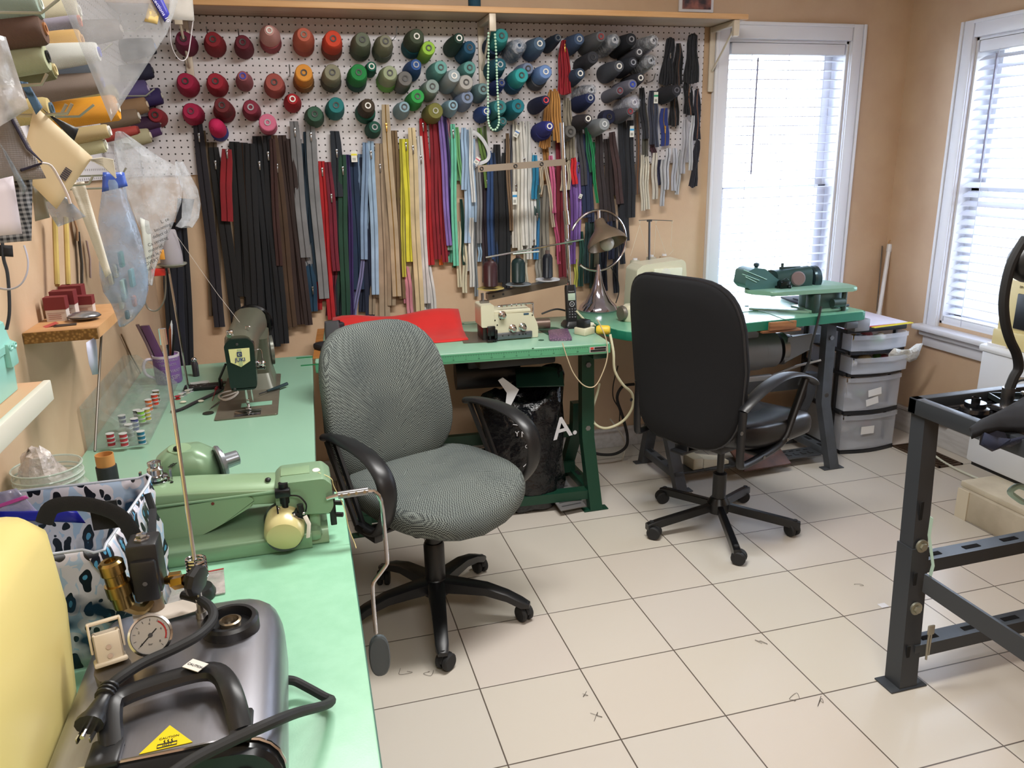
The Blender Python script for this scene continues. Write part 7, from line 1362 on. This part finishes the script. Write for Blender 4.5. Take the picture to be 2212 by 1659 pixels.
# caution triangle
tri=[pz(u,v,ZT+.0005) for u,v in ((300,1630),(416,1603),(367,1567))]
o=obj('warning_sticker',B().prism([(p.x,p.y) for p in tri],(0,0,ZT+.0003),(1,0,0),(0,1,0),.0006),mat('#e0c818',.4),t,True)
e=(tri[1]-tri[0]).normalized(); n_=Vector((-e.y,e.x,0)); c=(tri[0]+tri[1])/2; b=B()
k=(tri[1]-tri[0]).length; z_=Vector((0,0,.0008))
b.text('CAUTION',c+n_*k*.30+e*k*.04+z_,e,n_,k*.085,.0001); b.text('HOT',c+n_*k*.085+e*k*.02+z_,e,n_,k*.09,.0001)
for q in (-.07,0,.07): b.tube([c+e*k*(q+.03+.012*math.sin(s_*2.2))+n_*k*(.145+.03*s_)+z_ for s_ in range(4)],.0006,4)
rc=[c+e*k*a_+n_*k*b_+z_ for a_,b_ in ((-.17,.04),(.2,.04),(.2,.135),(-.17,.135))]; b.tube(rc,.0008,4,loop=True)
obj('warning_print',b,mat('#1a1a10',.5),o,True)
# left fittings: solenoid, gauge, valve, connector
def PB(u,v,y): return py(u,v,y)
vx=PB(318,1230,1.03); obj('solenoid',B().box(vx+Vector((-.024,-.022,-.035)),vx+Vector((.024,.03,.055)),.005).box(vx+Vector((-.02,-.03,-.045)),vx+Vector((.02,-.018,.03)),.006),mat('#1b1c20',.45),t,True)
obj('solenoid_nut',B().lathe([(.013,0),(.013,.003),(.009,.004),(.009,.010),(.001,.011)],vx+Vector((.0,.0,.055)),n=6),CHROME,t,True); obj('solenoid_screw',B().lathe([(.001,.001),(.004,.001),(.004,0)],vx+Vector((0,-.0305,-.01)),(0,-1,0),10),CHROME,t,True)
bx_=PB(255,1265,1.01); obj('brass_fitting',B().lathe([(.013,-.03),(.013,-.012),(.016,-.012),(.016,.004),(.013,.004),(.013,.018),(.0155,.02),(.0155,.034),(.012,.037),(.007,.037),(.007,.03)],bx_,(-.12,0,1),16),mat('#b49a62',.22,1),t,True)
obj('solenoid_base',B().cyl(vx+Vector((0,.01,-.045)),Vector((vx.x,vx.y+.01,ZT-.004)),.012),mat('#7a6a58',.4,.6),t,True); obj('fitting_pipe',B().tube([bx_+Vector((.004,0,-.03)),bx_+Vector((.02,.01,-.045)),vx+Vector((-.0,.01,-.045))],.008,8,sm=3),mat('#a08a5c',.3,.9),t,True)
gv=PB(325,1372,.905); gd=Vector((.15,-.85,.5)).normalized()
o=obj('gauge_case',B().lathe([(.012,-.028),(.030,-.026),(.0315,-.003),(.033,.0),(.033,.003),(.0295,.004),(.0295,.001),(.001,.001)],gv,gd,36),BLKPL,t,True)
obj('gauge_bezel',B().lathe([(.0295,.0015),(.0335,.0015),(.0335,.005),(.030,.006)],gv,gd,36,ring=True),CHROME,o,True)
obj('gauge_face',B().lathe([(.001,.0018),(.0293,.0018),(.0293,.001)],gv,gd,36),mat('#9a958f',.4),o,True)
gx,gy,_=B().frame(gd); gu=Vector((1,0,0)); gu=(gu-gd*gu.dot(gd)).normalized(); gw=gd.cross(gu)
def gp(a,r_,h=.0028): return gv+gu*math.cos(a)*r_+gw*math.sin(a)*r_+gd*h
obj('gauge_needle',B().tube([gp(math.radians(225),.022),gp(math.radians(45),.013)],.0009,5).lathe([(.001,.002),(.0035,.002),(.0035,0)],gv+gd*.002,gd,12),BLACK,o,True)
b=B(); 
for k in range(11): a=math.radians(225-27*k); b.tube([gp(a,.022),gp(a,.026)],.0004,4)
for k,s_ in enumerate(('0','2','4','6','8')): b.text(s_,gp(math.radians(225-66*k),.018),gu,gw,.0055,.0001)
b.text('bar',gp(math.radians(270),.014),gu,gw,.005,.0001); obj('gauge_print',b,BLACK,o,True)
obj('gauge_red_arc',B().tube([gp(math.radians(a),.0235) for a in range(60,-30,-10)],.0012,5),mat('#a82c30',.5),o,True)
obj('gauge_stem',B().cyl(gv-gd*.025,Vector((gv.x-gd.x*.04,gv.y+.03,ZT-.01)),.008),mat('#8a7a5c',.3,.9),t,True)
kv=PB(420,1253,1.0); obj('valve_stem',B().cyl(vx+Vector((.022,0,-.02)),kv,.006).cyl(vx+Vector((.025,0,-.02)),vx+Vector((.04,0,-.02)),.010,n=6).cyl(vx.lerp(kv,.55)+Vector((0,0,-.012)),vx.lerp(kv,.8)+Vector((0,0,-.004)),.009,n=6),mat('#b8924c',.25,1),t,True)
dk=(kv-vx).normalized(); obj('valve_knob',B().lathe([(.008,-.012),(.008,-.004),(.020,-.003),(.022,.002),(.020,.008),(.010,.010),(.001,.010)],kv,dk,8),BLACK,t,True)
wc_=PB(232,1388,.90); MW=Matrix.Translation(wc_)@Matrix.Rotation(.3,4,'Z')@Matrix.Rotation(-.35,4,'X'); CW=mat('#c9bca8',.45)
obj('connector_housing',B().box((-.020,-.018,-.026),(.020,-.013,.018),.003,MW).box((-.020,.013,-.026),(.020,.018,.018),.003,MW).box((-.020,-.018,-.026),(-.015,.018,.018),.003,MW).box((.015,-.018,-.026),(.020,.018,.018),.003,MW).box((-.024,-.022,-.032),(.024,.022,-.024),.003,MW).box((-.009,-.008,-.02),(.009,.008,.012),.002,MW),CW,t,True)
obj('connector_clip',B().box((-.025,-.006,-.012),(-.021,.016,.036),.002,MW).box((.021,-.006,-.012),(.025,.016,.036),.002,MW).box((-.025,.0,.031),(.025,.016,.036),.002,MW),CW,t,True)
obj('connector_base',B().cyl(MW@Vector((0,0,-.03)),Vector((wc_.x,wc_.y+.01,ZT-.03)),.02,n=10),mat('#77706a',.4,.5),t,True)
b=B()
for x,z in ((.0,-.004),(.0,-.018)): b.lathe([(.001,.002),(.004,.002),(.004,0)],MW@Vector((x,-.018,z)),MW.to_3x3()@Vector((0,-1,0)),10)
obj('connector_screw',b,CHROME,t,True)
def rescale(objs,c,k):
    for o_ in objs: T_=wm(o_.parent); cl=T_.inverted()@c; o_.data.transform(Matrix.Translation(cl)@Matrix.Scale(k,4)@Matrix.Translation(-cl))
def kids(r,pre): return [o_ for o_ in bpy.data.objects if o_.parent is not None and (o_.parent==r or o_.parent.parent==r) and o_.name.startswith(pre)]
rescale([o_ for o_ in kids(t,'gauge') if 'stem' not in o_.name],gv,.74); rescale([o_ for o_ in kids(t,'connector') if 'base' not in o_.name],wc_,.74); rescale([o_ for o_ in kids(t,'solenoid') if 'base' not in o_.name],vx,.80)
# water cable loops and power plug
cord=[pz(u,v,z) for u,v,z in ((395,1285,.895),(430,1295,.895),(457,1315,.90),(458,1342,.90),(430,1372,.905),(380,1400,.905),(310,1432,.905),(262,1462,.905),(240,1480,.902))]
t3=thing('power_cable','thick black power cord with three pin plug lying over the boiler','cord',cord[-1])
obj('cable',B().tube(cord,.0062,10,sm=5),RUBBER,t3,True)
pd_=(pz(190,1570,.90)-cord[-1]).normalized(); p0=cord[-1]; sx_=pd_.cross(Vector((0,0,1))).normalized()
obj('plug',B().tube([p0,p0+pd_*.018,p0+pd_*.022,p0+pd_*.045,p0+pd_*.055,p0+pd_*.062],[.0085,.010,.008,.011,.015,.015],12,flat=.8),BLKPL,t3,True)
b=B()
for k in range(3): q=p0+pd_*(.004+.006*k); b.lathe([(.0088,0),(.0108,.001),(.0108,.003),(.0088,.004)],q,pd_,14)
obj('strain_relief',b,BLKPL,t3,True)
q=p0+pd_*.062; b=B().cyl(q,q+pd_*.018,.0024,n=8)
for s_ in (-1,1): a_=q+sx_*.0065*s_+Vector((0,0,-.005)); b.box((-.0008,-.003,0),(.0008,.003,.017),0,Matrix.Translation(a_)@pd_.to_track_quat('Z','Y').to_matrix().to_4x4())
obj('plug_pin',b,CHROME,t3,True)
t4=thing('steam_hose','black hose looping off the right side of the boiler','hose',pz(700,1510,.76))
hose=[pz(600,1470,.79),pz(632,1470,.775),pz(662,1484,.768),pz(700,1505,.766),pz(716,1513,.770),pz(700,1524,.80),pz(640,1540,.86),pz(585,1562,.893),pz(500,1600,.893),pz(420,1640,.893),pz(360,1680,.893)]
obj('hose',B().tube(hose,.0062,10,sm=5),RUBBER,t4,True)
# hose spring rod
r0=pz(437,1330,ZT); r1=py(350,710,r0.y+.02); t5=thing('hose_rod','tall chrome hose support rod with coiled spring','rod',r0)
sp_=r0.lerp(r1,.17); obj('rod',B().cyl(r0,r0.lerp(r1,.13),.0032,n=8).cyl(r0.lerp(r1,.21),r1,.0026,n=8),CHROME,t5,True); obj('rod_tip',B().cyl(r1-(r1-r0).normalized()*.02,r1,.0045,n=10),CHROME,t5,True)
s0=r0.lerp(r1,.135); s1=r0.lerp(r1,.205); ax=(s1-s0); xx,yy,_=B().frame(ax); obj('spring',B().tube([s0+ax*(k/72)+(xx*math.cos(k*math.pi/6)+yy*math.sin(k*math.pi/6))*.012-xx*.010 for k in range(73)],.0021,6),CHROME,t5,True)
obj('socket',B().cyl(r0+Vector((0,0,-.002)),r0+Vector((0,0,.008)),.008,n=14).cyl(r0+Vector((0,0,.008)),r0+Vector((0,0,.026)),.0055,n=10),mat('#a8a49c',.3,.8),t5,True)
# papers behind boiler
M=Matrix.Translation(pz(420,1265,.7515))@Matrix.Rotation(.1,4,'Z')
t6=thing('zip_packet','clear zip packet with red line beside the blind stitcher','packet',pz(420,1265,.7515)); obj('film',B().box((-.07,-.05,0),(.05,.04,.003),.001,M),mat('#b9b0ac',.2,0,'film',30.0,None,.7),t6,True); obj('red_line',B().box((-.07,.034,.003),(.05,.037,.0042),0,M),mat('#a83034',.4),t6,True)
one('marked_card',B().box((-.05,-.02,0),(.03,.02,.001),0,Matrix.Translation(pz(375,1318,ZT+.0015))@Matrix.Rotation(.25,4,'Z')),mat('#cfc4b8',.5),'white card with red marks lying on the boiler top','card')
one('rubber_stopper',B().lathe([(.001,0),(.026,0),(.027,.008),(.022,.018),(.001,.019)],pz(432,1288,.752),n=24),BLKPL,'black rubber cap on the table behind the boiler','cap')
# ================================================================== CABLES UNDER THE TABLES
def wire(pts,y,r,m,name,lab,cat='cord',sm=6): return one(name,B().tube([py(u,v,yy) for (u,v),yy in zip(pts,y if isinstance(y,list) else [y]*len(pts))],r,8,sm=sm),m,lab,cat)
IV=mat('#c6c2a2',.5)
wire([(1318,722),(1325,760),(1328,800),(1345,830),(1365,850),(1366,880),(1345,910),(1310,925),(1285,915),(1279,890),(1290,850),(1295,830)],[2.86,2.84,2.83,2.83,2.84,2.86,2.88,2.9,2.95,3.0,3.1,3.2],.0055,IV,'ivory_cable','thick ivory cord looping down from the yellow tap')
wire([(1215,741),(1226,775),(1240,808),(1262,833),(1285,834),(1302,805),(1312,770),(1310,735),(1298,705),(1290,690)],2.77,.0022,mat('#c8b898',.4),'charger_cable','thin pale charging cable drooping below the mobile phone')
wire([(1318,905),(1340,935),(1350,960),(1345,990),(1330,1010)],3.35,.004,mat('#c4beb0',.5),'white_wire','thin white wire hanging down to the floor tangle')
wire([(1370,830),(1345,835),(1333,860),(1345,900),(1355,940),(1352,965),(1330,980),(1300,982),(1270,975)],3.3,.0075,RUBBER,'black_cable','thick black cable curling behind the left grey table leg')
wire([(1335,790),(1325,830),(1325,860),(1338,885),(1338,910)],3.45,.003,mat('#1e1a18',.6),'thin_wire','thin dark wire against the back wall left of the grey leg')
wire([(1460,955),(1500,945),(1520,930)],3.3,.004,RUBBER,'black_wire','short black wire behind the splayed grey leg')
wire([(1437,940),(1460,955),(1480,958),(1495,985),(1500,995)],3.2,.003,RUBBER,'pedal_wire','thin black wire leading to the cream foot pedal')
wire([(1170,678),(1200,668),(1225,672),(1250,680),(1262,692)],3.22,.004,mat('#1b1c1e',.5),'phone_cable','black cord arching behind the cordless phone')
wire([(1245,672),(1262,690),(1280,700),(1298,710)],3.1,.0045,IV,'tap_cable','ivory cord joining the white adapter and yellow tap')
# lint and threads on the floor
for k,(u,v) in enumerate(((1260,1500),(1290,1545),(1770,1515),(1648,1385),(1715,1505),(1905,1308),(930,1455),(1855,1260),(875,1450))):
    rr=random.Random(k); p=pz(u,v,.002); pts=[p+Vector((rr.uniform(-.02,.02),rr.uniform(-.02,.02),0)) for _ in range(5)]
    if k==5: one('paper_scrap',B().box((-.014,-.012,0),(.014,.012,.001),0,Matrix.Translation(pz(1908,1308,.0003))),WHITEP,'small white paper scrap on the floor near the dark bench leg','paper'); continue
    one('lint_thread',B().tube(pts,.0006,4,sm=5),mat('#5a544c',.9),'loose thread on the floor '+['below the curled lint','beside the grout crossing in front','near the bench leg tiles','at the grout crossing mid floor','in front of the bench','','under the grey chair castor','left of the bench leg','left of the grey chair castor'][k],'thread')
